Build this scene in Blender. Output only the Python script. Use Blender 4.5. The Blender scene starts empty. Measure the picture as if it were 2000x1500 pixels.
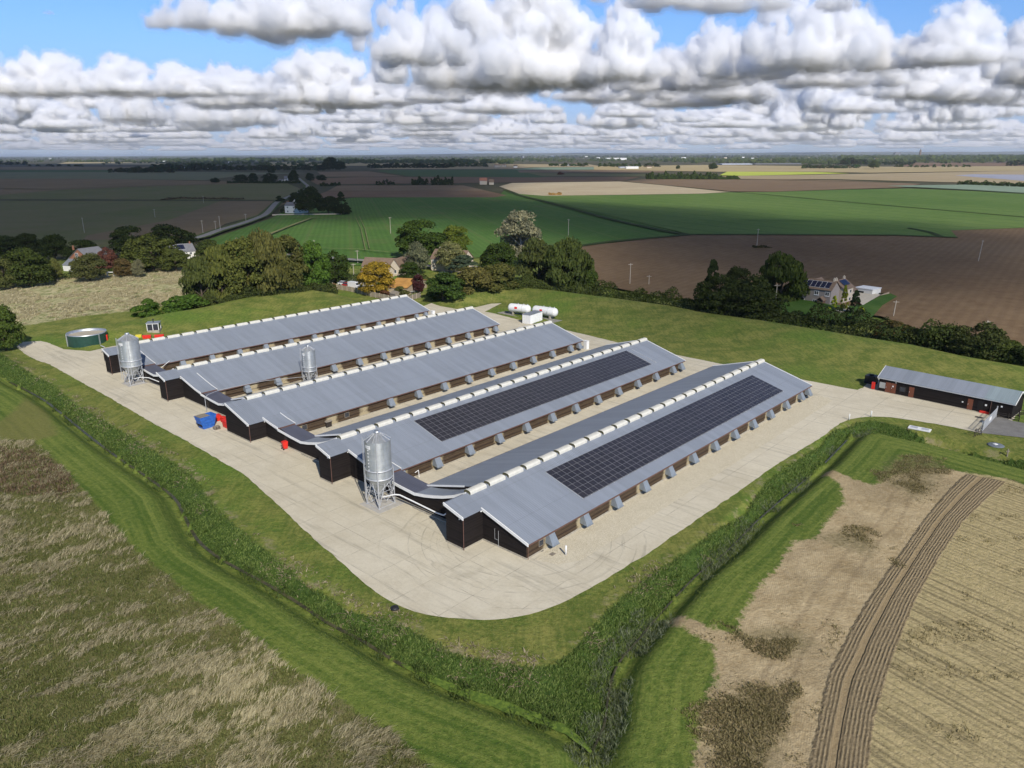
import bpy, bmesh, math, random
import numpy as np
from mathutils import Vector, Matrix, noise as mnoise
random.seed(7); rng = np.random.default_rng(7)
sc = bpy.context.scene
COL = sc.collection

# ------------------------------------------------------------------ camera
H = 45.0; FPX = 1470.0
TH = math.atan(449 / FPX); RO = math.radians(.2)
Fw = np.array([0, math.cos(TH), -math.sin(TH)])
R0 = np.array([1.0, 0, 0]); U0 = np.array([0, math.sin(TH), math.cos(TH)])
RV = R0 * math.cos(RO) - U0 * math.sin(RO); UV = U0 * math.cos(RO) + R0 * math.sin(RO)
cam = bpy.data.cameras.new("camera"); camo = bpy.data.objects.new("camera", cam); COL.objects.link(camo)
cam.sensor_width = 36; cam.lens = 36 * FPX / 2000; cam.clip_start = 1; cam.clip_end = 200000
camo.matrix_world = Matrix(((RV[0], UV[0], -Fw[0], 0), (RV[1], UV[1], -Fw[1], 0), (RV[2], UV[2], -Fw[2], H), (0, 0, 0, 1)))
sc.camera = camo

# ------------------------------------------------------------------ light
SUN_EL = math.radians(36); SHAZ = math.radians(-20.7)          # shadows run 20.7 deg left of the view axis
sun = bpy.data.lights.new("sun", 'SUN'); suno = bpy.data.objects.new("sun", sun); COL.objects.link(suno)
sun.energy = 4.7; sun.angle = math.radians(.53); sun.color = (1, .94, .84)
SDIR = Vector((math.sin(SHAZ) * math.cos(SUN_EL), math.cos(SHAZ) * math.cos(SUN_EL), -math.sin(SUN_EL)))
suno.rotation_euler = SDIR.to_track_quat('-Z', 'Y').to_euler()
w = bpy.data.worlds.new("World"); sc.world = w; w.use_nodes = True
wt = w.node_tree; wt.nodes.clear()
sky = wt.nodes.new('ShaderNodeTexSky'); sky.sky_type = 'NISHITA'; sky.sun_disc = False
sky.sun_elevation = SUN_EL; sky.sun_rotation = SHAZ + math.pi
sky.altitude = 0; sky.air_density = 1.0; sky.dust_density = .0; sky.ozone_density = 4.0
bg = wt.nodes.new('ShaderNodeBackground'); bg.inputs[1].default_value = .135
wo = wt.nodes.new('ShaderNodeOutputWorld'); gi = wt.nodes.new('ShaderNodeNewGeometry'); sx_ = wt.nodes.new('ShaderNodeSeparateXYZ'); wt.links.new(gi.outputs['Incoming'], sx_.inputs[0])
mr = wt.nodes.new('ShaderNodeMapRange'); mr.interpolation_type = 'SMOOTHSTEP'; wt.links.new(sx_.outputs[2], mr.inputs[0]); mr.inputs[1].default_value = -.16; mr.inputs[2].default_value = .0; mr.inputs[3].default_value = 0; mr.inputs[4].default_value = 1
mxw = wt.nodes.new('ShaderNodeMix'); mxw.data_type = 'RGBA'; mxw.blend_type = 'MULTIPLY'; wt.links.new(mr.outputs[0], mxw.inputs[0]); wt.links.new(sky.outputs[0], mxw.inputs[6]); mxw.inputs[7].default_value = (.48, .56, .80, 1)   # hazy blue-grey low sky
mx2 = wt.nodes.new('ShaderNodeMix'); mx2.data_type = 'RGBA'; mx2.blend_type = 'MULTIPLY'; mx2.inputs[0].default_value = 1; wt.links.new(mxw.outputs[2], mx2.inputs[6]); mx2.inputs[7].default_value = (.50, .66, .92, 1)
wt.links.new(mx2.outputs[2], bg.inputs[0]); wt.links.new(bg.outputs[0], wo.inputs[0])
vs = sc.view_settings; vs.view_transform = 'Standard'; vs.look = 'None'; vs.gamma = 1; vs.use_curve_mapping = False; vs.exposure = .18
cy = sc.cycles
cy.use_adaptive_sampling = True; cy.adaptive_threshold = .02; cy.use_denoising = True
cy.max_bounces = 6; cy.diffuse_bounces = 3; cy.glossy_bounces = 3; cy.transmission_bounces = 3; cy.volume_bounces = 10; cy.transparent_max_bounces = 24
cy.caustics_reflective = False; cy.caustics_refractive = False

# ------------------------------------------------------------------ measuring helpers (photo pixel -> ground point)
def G(x, y, z=0.0):
    d = Fw * FPX + RV * (x - 1000) - UV * (y - 750); t = (z - H) / d[2]
    return np.array([d[0] * t, d[1] * t, z])
def GL(pts, z=0.0): return [tuple(G(a, b, z)[:2]) for a, b in pts]
def mpp(x, y, z=0.0):                                            # metres per photo pixel at that ground point
    p = G(x, y, z) - np.array([0, 0, H]); return float(p @ Fw) / FPX
AZ = math.radians(42.33)
ux, uy = math.sin(AZ), math.cos(AZ); vx, vy = math.cos(AZ), -math.sin(AZ)
SHROT = math.atan2(uy, ux)                                       # local X runs along the sheds, local Y is minus v
def Wp(a, b, z=0.0): return Vector((ux * a + vx * b, uy * a + vy * b, z))

# ------------------------------------------------------------------ object helpers
def tag(o, label=None, cat=None, group=None, kind=None):
    if label: o['label'] = label
    if cat: o['category'] = cat
    if group: o['group'] = group
    if kind: o['kind'] = kind
    return o
def thing(name, label, cat, loc=(0, 0, 0), rz=0, group=None):
    o = bpy.data.objects.new(name, None); COL.objects.link(o); o.location = loc; o.rotation_euler = (0, 0, rz); o.empty_display_size = .5
    return tag(o, label, cat, group)
def npmesh(name, V, Fc, mat=None, parent=None, smooth=False, n=4, mats=None, midx=None):
    me = bpy.data.meshes.new(name); V = np.asarray(V, dtype=np.float32); Fc = np.asarray(Fc, dtype=np.int32)
    me.vertices.add(len(V)); me.vertices.foreach_set('co', V.ravel())
    me.loops.add(Fc.size); me.loops.foreach_set('vertex_index', Fc.ravel())
    me.polygons.add(len(Fc)); me.polygons.foreach_set('loop_start', np.arange(0, Fc.size, n, dtype=np.int32))
    me.polygons.foreach_set('loop_total', np.full(len(Fc), n, dtype=np.int32))
    if smooth: me.polygons.foreach_set('use_smooth', np.ones(len(Fc), dtype=bool))
    for m in (mats or ([mat] if mat else [])): me.materials.append(m)
    if midx is not None: me.polygons.foreach_set('material_index', np.asarray(midx, dtype=np.int32))
    me.update(calc_edges=True)
    o = bpy.data.objects.new(name, me); COL.objects.link(o); o.parent = parent
    return o
class MB:
    def __init__(s): s.v = []; s.f = []; s.sm = []
    def add(s, v, f, smooth=False):
        b = len(s.v); s.v += [tuple(p) for p in v]; s.f += [tuple(i + b for i in q) for q in f]; s.sm += [smooth] * len(f); return s
    def box(s, x0, x1, y0, y1, z0, z1, M=None):
        v = [(x, y, z) for z in (z0, z1) for x, y in ((x0, y0), (x1, y0), (x1, y1), (x0, y1))]
        if M: v = [M @ Vector(p) for p in v]
        return s.add(v, [(3, 2, 1, 0), (4, 5, 6, 7), (0, 1, 5, 4), (1, 2, 6, 5), (2, 3, 7, 6), (3, 0, 4, 7)])
    def prism(s, prof, x0, x1, ax='x'):                          # prof: list of (y, z), ccw seen from +x
        n = len(prof); f = lambda x, p: (x, p[0], p[1]) if ax == 'x' else (p[0], x, p[1])
        v = [f(x0, p) for p in prof] + [f(x1, p) for p in prof]
        return s.add(v, [tuple(range(n))[::-1], tuple(range(n, 2 * n))] + [(i, (i + 1) % n, n + (i + 1) % n, n + i) for i in range(n)])
    def bar(s, p, q, r, n=6, r2=None, smooth=True, caps=True):
        p = Vector(p); q = Vector(q); d = (q - p).normalized(); a = d.orthogonal().normalized(); b = d.cross(a); r2 = r if r2 is None else r2
        v = [p + (a * math.cos(t) + b * math.sin(t)) * r for t in [2 * math.pi * i / n for i in range(n)]] + [q + (a * math.cos(t) + b * math.sin(t)) * r2 for t in [2 * math.pi * i / n for i in range(n)]]
        s.add(v, [(i, (i + 1) % n, n + (i + 1) % n, n + i) for i in range(n)], smooth)
        if caps: s.add(v, [tuple(range(n))[::-1], tuple(range(n, 2 * n))])
        return s
    def path(s, pts, r, n=8):
        for a, b in zip(pts[:-1], pts[1:]): s.bar(a, b, r, n)
        return s
    def lathe(s, prof, n=24, c=(0, 0), smooth=True):             # prof: list of (r, z)
        v = [(c[0] + r * math.cos(2 * math.pi * i / n), c[1] + r * math.sin(2 * math.pi * i / n), z) for r, z in prof for i in range(n)]
        f = [(k * n + i, k * n + (i + 1) % n, (k + 1) * n + (i + 1) % n, (k + 1) * n + i) for k in range(len(prof) - 1) for i in range(n)]
        return s.add(v, f, smooth)
    def build(s, name, mat, parent=None, loc=None, rz=None):
        me = bpy.data.meshes.new(name); me.from_pydata(s.v, [], s.f); me.materials.append(mat)
        me.polygons.foreach_set('use_smooth', s.sm); me.update()
        o = bpy.data.objects.new(name, me); COL.objects.link(o); o.parent = parent
        if loc is not None: o.location = loc
        if rz is not None: o.rotation_euler = (0, 0, rz)
        return o
def copy_tree(o, parent=None):
    c = o.copy(); COL.objects.link(c); c.parent = parent
    for ch in list(o.children): copy_tree(ch, c)
    return c

# ------------------------------------------------------------------ material helpers
class NT:
    def __init__(s, name):
        s.m = bpy.data.materials.new(name); s.m.use_nodes = True; s.t = s.m.node_tree; s.t.nodes.clear()
        s.out = s.t.nodes.new('ShaderNodeOutputMaterial')
    def n(s, typ, props=None, **inp):
        nd = s.t.nodes.new('ShaderNode' + typ)
        for k, v in (props or {}).items(): setattr(nd, k, v)
        for k, v in inp.items(): s.set(nd, k, v)
        return nd
    def set(s, nd, k, v):
        i = nd.inputs[int(k[1:])] if (k[0] == 'i' and k[1:].isdigit()) else nd.inputs[k.replace('_', ' ')]
        if hasattr(v, 'is_output') or isinstance(v, bpy.types.NodeSocket): s.t.links.new(v, i)
        elif isinstance(v, (tuple, list)) and len(v) == 3 and i.type == 'RGBA': i.default_value = (*v, 1)
        else: i.default_value = v
    def math(s, op, a, b=0.0, c=None, clamp=False):
        kw = dict(i0=a, i1=b)
        if c is not None: kw['i2'] = c
        return s.n('Math', dict(operation=op, use_clamp=clamp), **kw).outputs[0]
    def noise(s, scale, vec=None, detail=4, rough=.6, dist=0):
        kw = dict(Scale=scale, Detail=detail, Roughness=rough, Distortion=dist)
        if vec is not None: kw['Vector'] = vec
        return s.n('TexNoise', None, **kw).outputs[0]
    def ramp(s, f, lo, hi, a=0.0, b=1.0, smooth=True):
        return s.n('MapRange', dict(interpolation_type='SMOOTHSTEP' if smooth else 'LINEAR'), i0=f, i1=lo, i2=hi, i3=a, i4=b).outputs[0]
    def mix(s, f, a, b, mode='MIX'):
        nd = s.n('Mix', dict(data_type='RGBA', blend_type=mode)); s.set(nd, 'i0', f); s.set(nd, 'i6', a); s.set(nd, 'i7', b); return nd.outputs[2]
    def pos(s): return s.n('NewGeometry').outputs['Position']
    def obj(s): return s.n('TexCoord').outputs['Object']
    def mapv(s, vec, scale=(1, 1, 1), rot=(0, 0, 0), loc=(0, 0, 0)): return s.n('Mapping', None, Vector=vec, Scale=scale, Rotation=rot, Location=loc).outputs[0]
    def attr(s, name): return s.n('Attribute', dict(attribute_name=name)).outputs['Fac']
    def sep(s, vec): nd = s.n('SeparateXYZ', None, i0=vec); return nd.outputs
    def bump(s, h, dist=.1, strength=1.0): return s.n('Bump', None, Height=h, Distance=dist, Strength=strength).outputs[0]
    def fin(s, col, rough=.8, metal=0.0, normal=None, spec=.3, **kw):
        b = s.n('BsdfPrincipled', None); s.set(b, 'Base_Color', col); s.set(b, 'Roughness', rough); s.set(b, 'Metallic', metal); s.set(b, 'Specular_IOR_Level', spec)
        if normal is not None: s.set(b, 'Normal', normal)
        for k, v in kw.items(): s.set(b, k, v)
        s.t.links.new(b.outputs[0], s.out.inputs[0]); return s.m
def plain(name, c, rough=.6, metal=0.0, var=.12, scale=2.0, spec=.3, bump=0.0):
    t = NT(name); p = t.obj(); f = t.noise(scale, p, 5, .65)
    f2 = t.noise(scale * 7, p, 3, .6)
    k = t.math('ADD', t.math('MULTIPLY', f, .7), t.math('MULTIPLY', f2, .3))
    col = t.mix(t.ramp(k, .3, .7), tuple(x * (1 - var) for x in c), tuple(min(1, x * (1 + var)) for x in c))
    return t.fin(col, rough, metal, t.bump(f2, bump) if bump else None, spec)
M = {}
M['white'] = plain('white_paint', (.72, .72, .70), .5, 0, .06)
M['offwhite'] = plain('vent_plastic', (.57, .555, .49), .6, 0, .14, 1.2)
M['black'] = plain('black_plastic', (.02, .02, .022), .5)
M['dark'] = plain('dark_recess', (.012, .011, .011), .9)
M['galv'] = plain('galvanised_steel', (.50, .52, .53), .42, .75, .12, 1.5)
M['galvd'] = plain('galvanised_frame', (.55, .56, .57), .5, .5, .12)
M['red'] = plain('red_plastic', (.62, .03, .02), .45, 0, .1)
M['blue'] = plain('blue_paint', (.03, .12, .42), .5, 0, .25, 3)
M['yellow'] = plain('yellow_plastic', (.6, .5, .05), .5)
M['brown'] = plain('brown_door', (.16, .055, .03), .5)
M['trim'] = plain('brown_fascia', (.12, .065, .05), .6)
M['wood'] = plain('weathered_timber', (.22, .19, .15), .85, 0, .25, 4)
M['woodd'] = plain('dark_timber', (.03, .024, .02), .9, 0, .3, 4)
M['glass'] = plain('window_glass', (.03, .035, .045), .12, 0, .2, 2, .6)
M['conc'] = plain('plinth_concrete', (.33, .30, .24), .9, 0, .25, 2)
M['concslab'] = plain('slab_concrete', (.40, .38, .34), .9, 0, .15, 1)
M['lamp'] = plain('lamp_plastic', (.8, .8, .78), .4)
M['galvhood'] = plain('hood_steel', (.24, .27, .30), .5, .3, .15, 1.5)
# ------------------------------------------------------------------ polygons measured from the photograph
YARD_OUT = [(32,677),(47,690),(75,705),(97,712),(160,747),(237,790),(300,827),(362,860),(425,897),(480,930),(540,984),(600,1040),(660,1093),(717,1143),(767,1177),(833,1200),(900,1209),(967,1210),(1033,1200),(1093,1180),(1150,1150),(1183,1132),(1233,1100),(1267,1080),(1320,1043),(1384,1000),(1440,962),(1500,919),(1545,890),(1600,857),(1640,827),(1675,816),(1725,814),(1775,820),(1850,832),(1915,846)]
YARD_IN = [(1945,813),(1978,822),(1990,800),(1740,735),(1700,742),(1685,757),(1675,762),(1612,750),(1565,741),(1500,727),(1425,714),(1325,694),(1210,670),(1150,655),(1118,648),(1085,640),(1040,632),(965,612),(947,609),(962,601),(980,592),(960,593),(930,600),(895,604),(860,598),(843,592)]
yard = GL(YARD_OUT) + GL(YARD_IN) + [tuple(Wp(143, -172)[:2]), tuple(Wp(60, -172)[:2])] + GL([(235,674),(220,676),(175,686),(125,682),(95,670),(80,666),(45,668)])
asph = GL([(1915,845.5),(1945,812.5),(1978,822),(2060,838),(2200,860),(2200,890),(2060,864),(2000,855)])
MEADOW = [(0,857),(62,860),(100,892),(135,925),(152,948),(200,1000),(260,1072),(320,1120),(380,1172),(440,1208),(500,1252),(560,1304),(620,1340),(700,1396),(760,1432),(800,1464),(840,1510),(900,1600),(-900,1600),(-1200,900),(-400,850)]
WATER1 = [(-300,640),(-60,720),(0,738),(70,772),(107,797),(185,860),(240,900),(288,932),(340,972),(360,1008),(384,1052),(420,1084),(460,1108),(520,1140),(580,1176),(640,1216),(700,1247),(743,1273),(783,1297),(840,1325),(900,1350),(967,1373),(1047,1402),(1110,1430),(1155,1470),(1160,1560),(1160,1700)]
WATER2 = [(1155,1470),(1180,1417),(1187,1367),(1197,1320),(1217,1283),(1248,1248),(1292,1196),(1360,1124),(1420,1076),(1480,1016),(1537,967),(1575,935),(1610,905),(1637,877),(1662,852),(1680,847),(1712,846),(1752,856),(1825,872),(1875,885),(1925,899),(2000,919),(2120,950),(2400,1010)]
REED_IN = [(-300,600),(-60,680),(0,697),(50,725),(100,750),(150,790),(200,820),(250,850),(300,882),(350,912),(384,940),(420,992),(480,1044),(540,1092),(600,1140),(680,1190),(727,1204),(773,1217),(817,1240),(883,1277),(933,1290),(993,1300),(1020,1305),(1083,1300),(1113,1280),(1147,1240),(1180,1200),(1217,1167),(1272,1128),(1340,1080),(1400,1036),(1456,1000),(1500,940),(1550,905),(1600,872),(1630,840),(1675,825),(1712,821),(1750,830),(1825,857),(1875,872),(1910,877),(1962,890),(2000,897),(2120,925),(2400,975)]
SOIL = [(1356,1500),(1368,1400),(1400,1320),(1392,1260),(1330,1225),(1300,1205),(1318,1196),(1380,1222),(1440,1240),(1450,1200),(1480,1148),(1520,1108),(1548,1060),(1592,1052),(1625,1005),(1650,982),(1640,945),(1605,920),(1615,912),(1665,935),(1705,948),(1740,930),(1800,915),(1850,918),(1900,925),(1962,935),(2000,946),(2200,990),(2700,1100),(2700,1700),(1340,1700)]
PLO_L = [(1560,1620),(1580,1500),(1600,1400),(1620,1312),(1672,1212),(1707,1155),(1740,1108),(1800,1022),(1830,985),(1860,952),(1887,927)]
PLO_R = [(1965,942),(1925,977),(1880,1020),(1840,1080),(1788,1172),(1744,1280),(1708,1400),(1696,1500),(1690,1620)]
WEED1 = [(1715,935),(1725,912),(1750,895),(1785,890),(1815,892),(1850,915),(1838,930),(1812,965),(1780,975),(1760,955),(1735,948)]
WEED2 = [(1370,1520),(1385,1400),(1420,1370),(1455,1345),(1490,1352),(1530,1350),(1552,1362),(1540,1400),(1520,1450),(1510,1520)]
WEED3 = [(1595,1050),(1640,1035),(1680,1040),(1705,1060),(1712,1070),(1690,1085),(1660,1072),(1620,1065)]
WEED4 = [(1480,1230),(1530,1225),(1570,1235),(1588,1258),(1560,1278),(1520,1265),(1440,1240)]
BAREG = [(28,800),(50,775),(90,800),(115,848),(60,862),(-40,850)]
TANF = [(-500,600),(-100,560),(0,552),(100,545),(250,530),(390,517),(385,545),(372,572),(330,596),(262,607),(160,618),(42,637),(20,645),(-100,660),(-500,720)]
CREST = [(-60,690),(60,668),(160,645),(262,625),(330,611),(400,600),(500,578),(537,571),(600,566),(640,572),(690,590),(760,592),(822,584),(875,577),(925,567),(1000,558),(1075,566),(1175,580),(1300,597),(1375,611),(1500,628),(1675,658),(1775,673),(1875,695),(2000,716),(2150,745),(2400,800)]
GRAVEL_END = None

def seg_dist(PX, PY, poly, closed=False):
    """unsigned distance, and side (+ left of the line) of the nearest segment"""
    P = np.array(poly, float); n = len(P); D = np.full(PX.shape, 1e9, dtype=np.float32); S = np.zeros(PX.shape, dtype=np.float32)
    for i in range(n if closed else n - 1):
        a = P[i]; b = P[(i + 1) % n]; d = b - a; L = d @ d
        if L < 1e-9: continue
        t = np.clip(((PX - a[0]) * d[0] + (PY - a[1]) * d[1]) / L, 0, 1)
        ex = PX - a[0] - t * d[0]; ey = PY - a[1] - t * d[1]; dd = np.sqrt(ex * ex + ey * ey)
        m = dd < D; D[m] = dd[m]; S[m] = np.sign(d[0] * ey - d[1] * ex)[m]
    return D, S
def inside(PX, PY, poly):
    P = np.array(poly, float); n = len(P); c = np.zeros(PX.shape, bool)
    for i in range(n):
        x0, y0 = P[i]; x1, y1 = P[i - 1]
        if y0 == y1: continue
        k = ((y0 > PY) != (y1 > PY)) & (PX < (x1 - x0) * (PY - y0) / (y1 - y0) + x0); c ^= k
    return c
def sdf(PX, PY, poly):
    D, _ = seg_dist(PX, PY, poly, True); return np.where(inside(PX, PY, poly), D, -D)
def sm(x): x = np.clip(x, 0, 1); return x * x * (3 - 2 * x)

# world-space polylines
WZ = -1.15
w1 = GL(WATER1, WZ); w2 = GL(WATER2, WZ)
reed_poly = GL(REED_IN) + GL(WATER2[::-1], WZ) + GL(WATER1[:-2][::-1], WZ)
CR = GL(CREST, 2.4)
XR = (-270.0, 270.0); YR = (28.0, 345.0)
ys = [YR[0]]
while ys[-1] < YR[1]: ys.append(ys[-1] + .38 + (ys[-1] - 28) * .0026)
ys = np.array(ys) * 1.0; ys = YR[0] + (ys - YR[0]) * (YR[1] - YR[0]) / (ys[-1] - YR[0])
NXG = 1080; xs = np.linspace(XR[0], XR[1], NXG + 1)
PX, PY = np.meshgrid(xs, ys); PX = PX.ravel(); PY = PY.ravel()
d_w1, s_w1 = seg_dist(PX, PY, w1); d_w2, _ = seg_dist(PX, PY, w2); d_w = np.minimum(d_w1, d_w2)
d_reed = sdf(PX, PY, reed_poly); d_yard = sdf(PX, PY, yard)
d_mead = sdf(PX, PY, GL(MEADOW)); d_soil = sdf(PX, PY, GL(SOIL)); d_plo = sdf(PX, PY, GL(PLO_L) + GL(PLO_R))
d_pe, _ = seg_dist(PX, PY, GL(PLO_L)); _dr, _ = seg_dist(PX, PY, GL(PLO_R)); pq = d_pe / (d_pe + _dr + .001)
d_weed = np.maximum.reduce([sdf(PX, PY, GL(q)) for q in (WEED1, WEED2, WEED3, WEED4)])
d_bare = sdf(PX, PY, GL(BAREG)); d_tan = sdf(PX, PY, GL(TANF))
d_cr, s_cr = seg_dist(PX, PY, CR)
def height(d_reed, d_w, d_cr, s_cr, d_yard, PX, PY, d_plo, d_pe):
    t = np.where(d_reed > 0, d_reed / (d_reed + np.maximum(d_w - .5, 0) + .01), 1 - np.clip((d_w - .5) / 2.6, 0, 1))
    z = -1.42 * sm(t)
    bund = 2.4 * np.where(s_cr < 0, sm(1 - d_cr / 24), sm(1 - d_cr / 8)) * sm((-d_yard - .6) / 9)
    z = z + np.where(d_yard > -2, 0, bund)
    und = (np.sin(PX * .11 + PY * .07) + np.sin(PX * .043 - PY * .09 + 1.3)) * .06
    z = z + und * sm((-d_yard) / 4) - .035
    e = np.minimum.reduce([(PX - XR[0]) / 25, (XR[1] - PX) / 25, (YR[1] - PY) / 25]); return z * sm(e) - .02 * (1 - sm(e))
PZ = height(d_reed, d_w, d_cr, s_cr, d_yard, PX, PY, d_plo, d_pe)
_nx = NXG + 1
def terrain_z(x, y):
    j = np.clip((np.asarray(x) - XR[0]) / (XR[1] - XR[0]) * NXG, 0, NXG - 1.001); i = np.clip(np.interp(y, ys, np.arange(len(ys))), 0, len(ys) - 1.001)
    i0 = i.astype(int) if hasattr(i, 'astype') else int(i); j0 = j.astype(int) if hasattr(j, 'astype') else int(j); a = i - i0; b = j - j0
    Z = PZ
    return (Z[i0 * _nx + j0] * (1 - a) * (1 - b) + Z[i0 * _nx + j0 + 1] * (1 - a) * b + Z[(i0 + 1) * _nx + j0] * a * (1 - b) + Z[(i0 + 1) * _nx + j0 + 1] * a * b)
def terrain_z(x, y, _f=terrain_z):
    x = np.asarray(x, float); y = np.asarray(y, float); return np.where((y > YR[1]) | (abs(x) > XR[1]), 0.0, _f(x, y))

# ------------------------------------------------------------------ land material: driven by signed distances stored on the mesh
def land_material():
    t = NT('farmland'); P = t.pos()
    n_big = t.noise(.035, P, 4, .6); n_mid = t.noise(.22, P, 5, .65); n_fin = t.noise(1.7, P, 5, .7); n_vf = t.noise(7.0, P, 3, .7)
    edge = t.math('MULTIPLY', t.math('SUBTRACT', t.noise(.9, P, 6, .75), .5), 1.0)
    def mask(name, amt=2.5, soft=.35, off=0.0):
        return t.ramp(t.math('ADD', t.math('ADD', t.attr(name), off), t.math('MULTIPLY', edge, amt)), -soft, soft)
    tone = t.math('ADD', t.math('MULTIPLY', n_mid, .55), t.math('MULTIPLY', n_fin, .45))
    # olive verge
    verge = t.mix(t.ramp(tone, .38, .62), (.090, .130, .024), (.235, .235, .062))
    verge = t.mix(t.ramp(n_big, .45, .68), verge, t.mix(t.ramp(n_fin, .35, .65), (.078, .150, .022), (.15, .215, .036)))
    verge = t.mix(t.ramp(n_vf, .52, .78, 0, .6), verge, (.24, .21, .08))
    vs_ = t.noise(1.0, t.mapv(P, (1.6, .18, 1), (0, 0, math.radians(35))), 5, .7); verge = t.mix(t.ramp(vs_, .45, .65, 0, .4), verge, (.055, .095, .018))
    # mower streaks parallel to the ditch
    dw = t.attr('d_w'); dstr = t.noise(1.0, t.n('CombineXYZ', None, i0=t.math('MULTIPLY', dw, .9), i1=t.math('MULTIPLY', n_big, 2.0), i2=0.0).outputs[0], 3, .6)
    green = t.mix(t.ramp(t.math('ADD', t.math('MULTIPLY', dstr, .6), t.math('MULTIPLY', n_fin, .4)), .4, .62), (.066, .112, .018), (.175, .210, .046))
    green = t.mix(t.ramp(n_vf, .5, .8, 0, .45), green, (.13, .155, .045))
    col = t.mix(t.ramp(t.attr('d_green'), -.6, .6), verge, green)
    # litter line between verge and reeds
    lit = t.math('MULTIPLY', t.math('MULTIPLY', t.ramp(t.attr('d_green'), -.3, .0, 1, 0), 1.0), t.ramp(t.math('ADD', t.attr('d_reed'), t.math('MULTIPLY', edge, 4.0)), -1.9, -.5)); lit = t.math('MULTIPLY', lit, t.ramp(t.noise(.35, P, 5, .7), .5, .62))
    col = t.mix(t.math('MULTIPLY', lit, .8), col, t.mix(n_fin, (.20, .17, .10), (.34, .29, .18)))
    # yellowed patch
    col = t.mix(t.math('MULTIPLY', mask('d_bare', 3, .8), .7), col, t.mix(n_fin, (.13, .13, .035), (.21, .185, .07)))
    # rough meadow ground
    mv = t.mapv(P, (.55, .2, 1), (0, 0, math.radians(-32)))
    mw = t.noise(1.0, mv, 7, .72, .6)
    mead = t.mix(t.ramp(n_mid, .35, .65), (.095, .100, .030), (.17, .160, .065))
    mead = t.mix(t.ramp(mw, .50, .66, 0, .75), mead, (.20, .17, .10))
    col = t.mix(mask('d_mead', 2.2, .3), col, mead)
    # reeds ground
    col = t.mix(mask('d_reed', 1.6, .3), col, t.mix(t.ramp(n_fin, .3, .7), (.026, .052, .010), (.070, .115, .025)))
    # far tan rough field
    tv = t.mapv(P, (1, .5, 1)); tf = t.noise(.5, tv, 6, .75)
    tan = t.mix(t.ramp(tf, .36, .6), (.15, .18, .055), (.46, .41, .24)); tan = t.mix(t.ramp(t.noise(.07, P, 4, .65), .56, .68, 0, .8), tan, (.055, .085, .022))
    col = t.mix(mask('d_tan', 5, .8), col, tan)
    # bare soil and stubble
    ang = math.radians(STUB_ANG)
    sv = t.mapv(P, (1, 1, 1), (0, 0, -ang)); sx = t.sep(sv)
    lat = t.math('ADD', sx[1], t.math('MULTIPLY', n_mid, .25))
    rows = t.n('TexWave', dict(wave_type='BANDS', bands_direction='X', wave_profile='SIN'), Vector=t.n('CombineXYZ', None, i0=lat, i1=0.0, i2=0.0).outputs[0], Scale=.42, Distortion=0.0).outputs['Fac']
    rowb = t.noise(1.0, t.n('CombineXYZ', None, i0=t.math('MULTIPLY', lat, 1.5), i1=t.math('MULTIPLY', sx[0], .055), i2=0.0).outputs[0], 5, .7)
    soil = t.mix(t.ramp(tone, .35, .65), (.33, .25, .135), (.50, .40, .24))
    streak = t.ramp(t.math('ADD', t.math('MULTIPLY', rows, .10), t.math('MULTIPLY', rowb, .90)), .45, .64)
    stub = t.mix(t.math('MULTIPLY', streak, t.ramp(n_vf, .25, .6, .35, .9)), t.mix(t.ramp(n_fin, .3, .7), (.47, .38, .20), (.33, .275, .135)), (.17, .14, .075))
    soil2 = t.mix(t.math('MULTIPLY', t.ramp(t.noise(.13, P, 4, .6), .46, .62), t.ramp(n_vf, .35, .65, .05, .6)), soil, (.19, .15, .085))
    treads = t.n('TexWave', dict(wave_type='BANDS', bands_direction='X'), Vector=t.mapv(P, (1, 1, 1), (0, 0, math.radians(25))), Scale=1.6, Distortion=2.0).outputs['Fac']
    soil2 = t.mix(t.math('MULTIPLY', t.ramp(treads, .5, .9), t.math('MULTIPLY', t.ramp(t.noise(.1, P, 2, .5), .45, .6), .2)), soil2, (.15, .115, .065))
    pe = t.attr('d_pe')
    trk = t.ramp(t.math('ABSOLUTE', t.math('SUBTRACT', t.math('ABSOLUTE', t.math('SUBTRACT', t.math('ADD', pe, t.math('MULTIPLY', n_big, 6.0)), 7.0)), 1.1)), .10, .38, .28, 0)
    soil2 = t.mix(t.math('MULTIPLY', trk, t.ramp(t.attr('d_plo'), -.5, 0, 1, 0)), soil2, (.175, .13, .075))
    # stubble lies beyond the ploughed band
    soil3 = t.mix(t.ramp(t.attr('d_stub'), -.3, .3), soil2, stub)
    col = t.mix(mask('d_soil', 3.5, .35), col, soil3)
    # weeds
    wd = t.mix(t.ramp(n_fin, .3, .7), (.11, .10, .045), (.24, .20, .105)); col = t.mix(t.math('MULTIPLY', mask('d_weed', 6.0, 1.2), .6), col, wd)
    # ploughed band with lengthwise ridges
    pq = t.attr('pq'); pw = t.math('ADD', pq, t.math('MULTIPLY', n_mid, .07))
    rid = t.math('SINE', t.math('MULTIPLY', pw, 6.283 * 13)); clod = t.noise(3.2, P, 5, .8)
    smoothlane = t.ramp(t.math('ABSOLUTE', t.math('SUBTRACT', pw, .42)), .045, .085)
    ridh = t.math('MULTIPLY', t.math('ADD', t.math('MULTIPLY', t.math('MULTIPLY', rid, t.ramp(t.noise(.8, P, 4, .6), .3, .7, .25, 1)), .36), t.math('MULTIPLY', clod, 1.7)), smoothlane)
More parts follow.
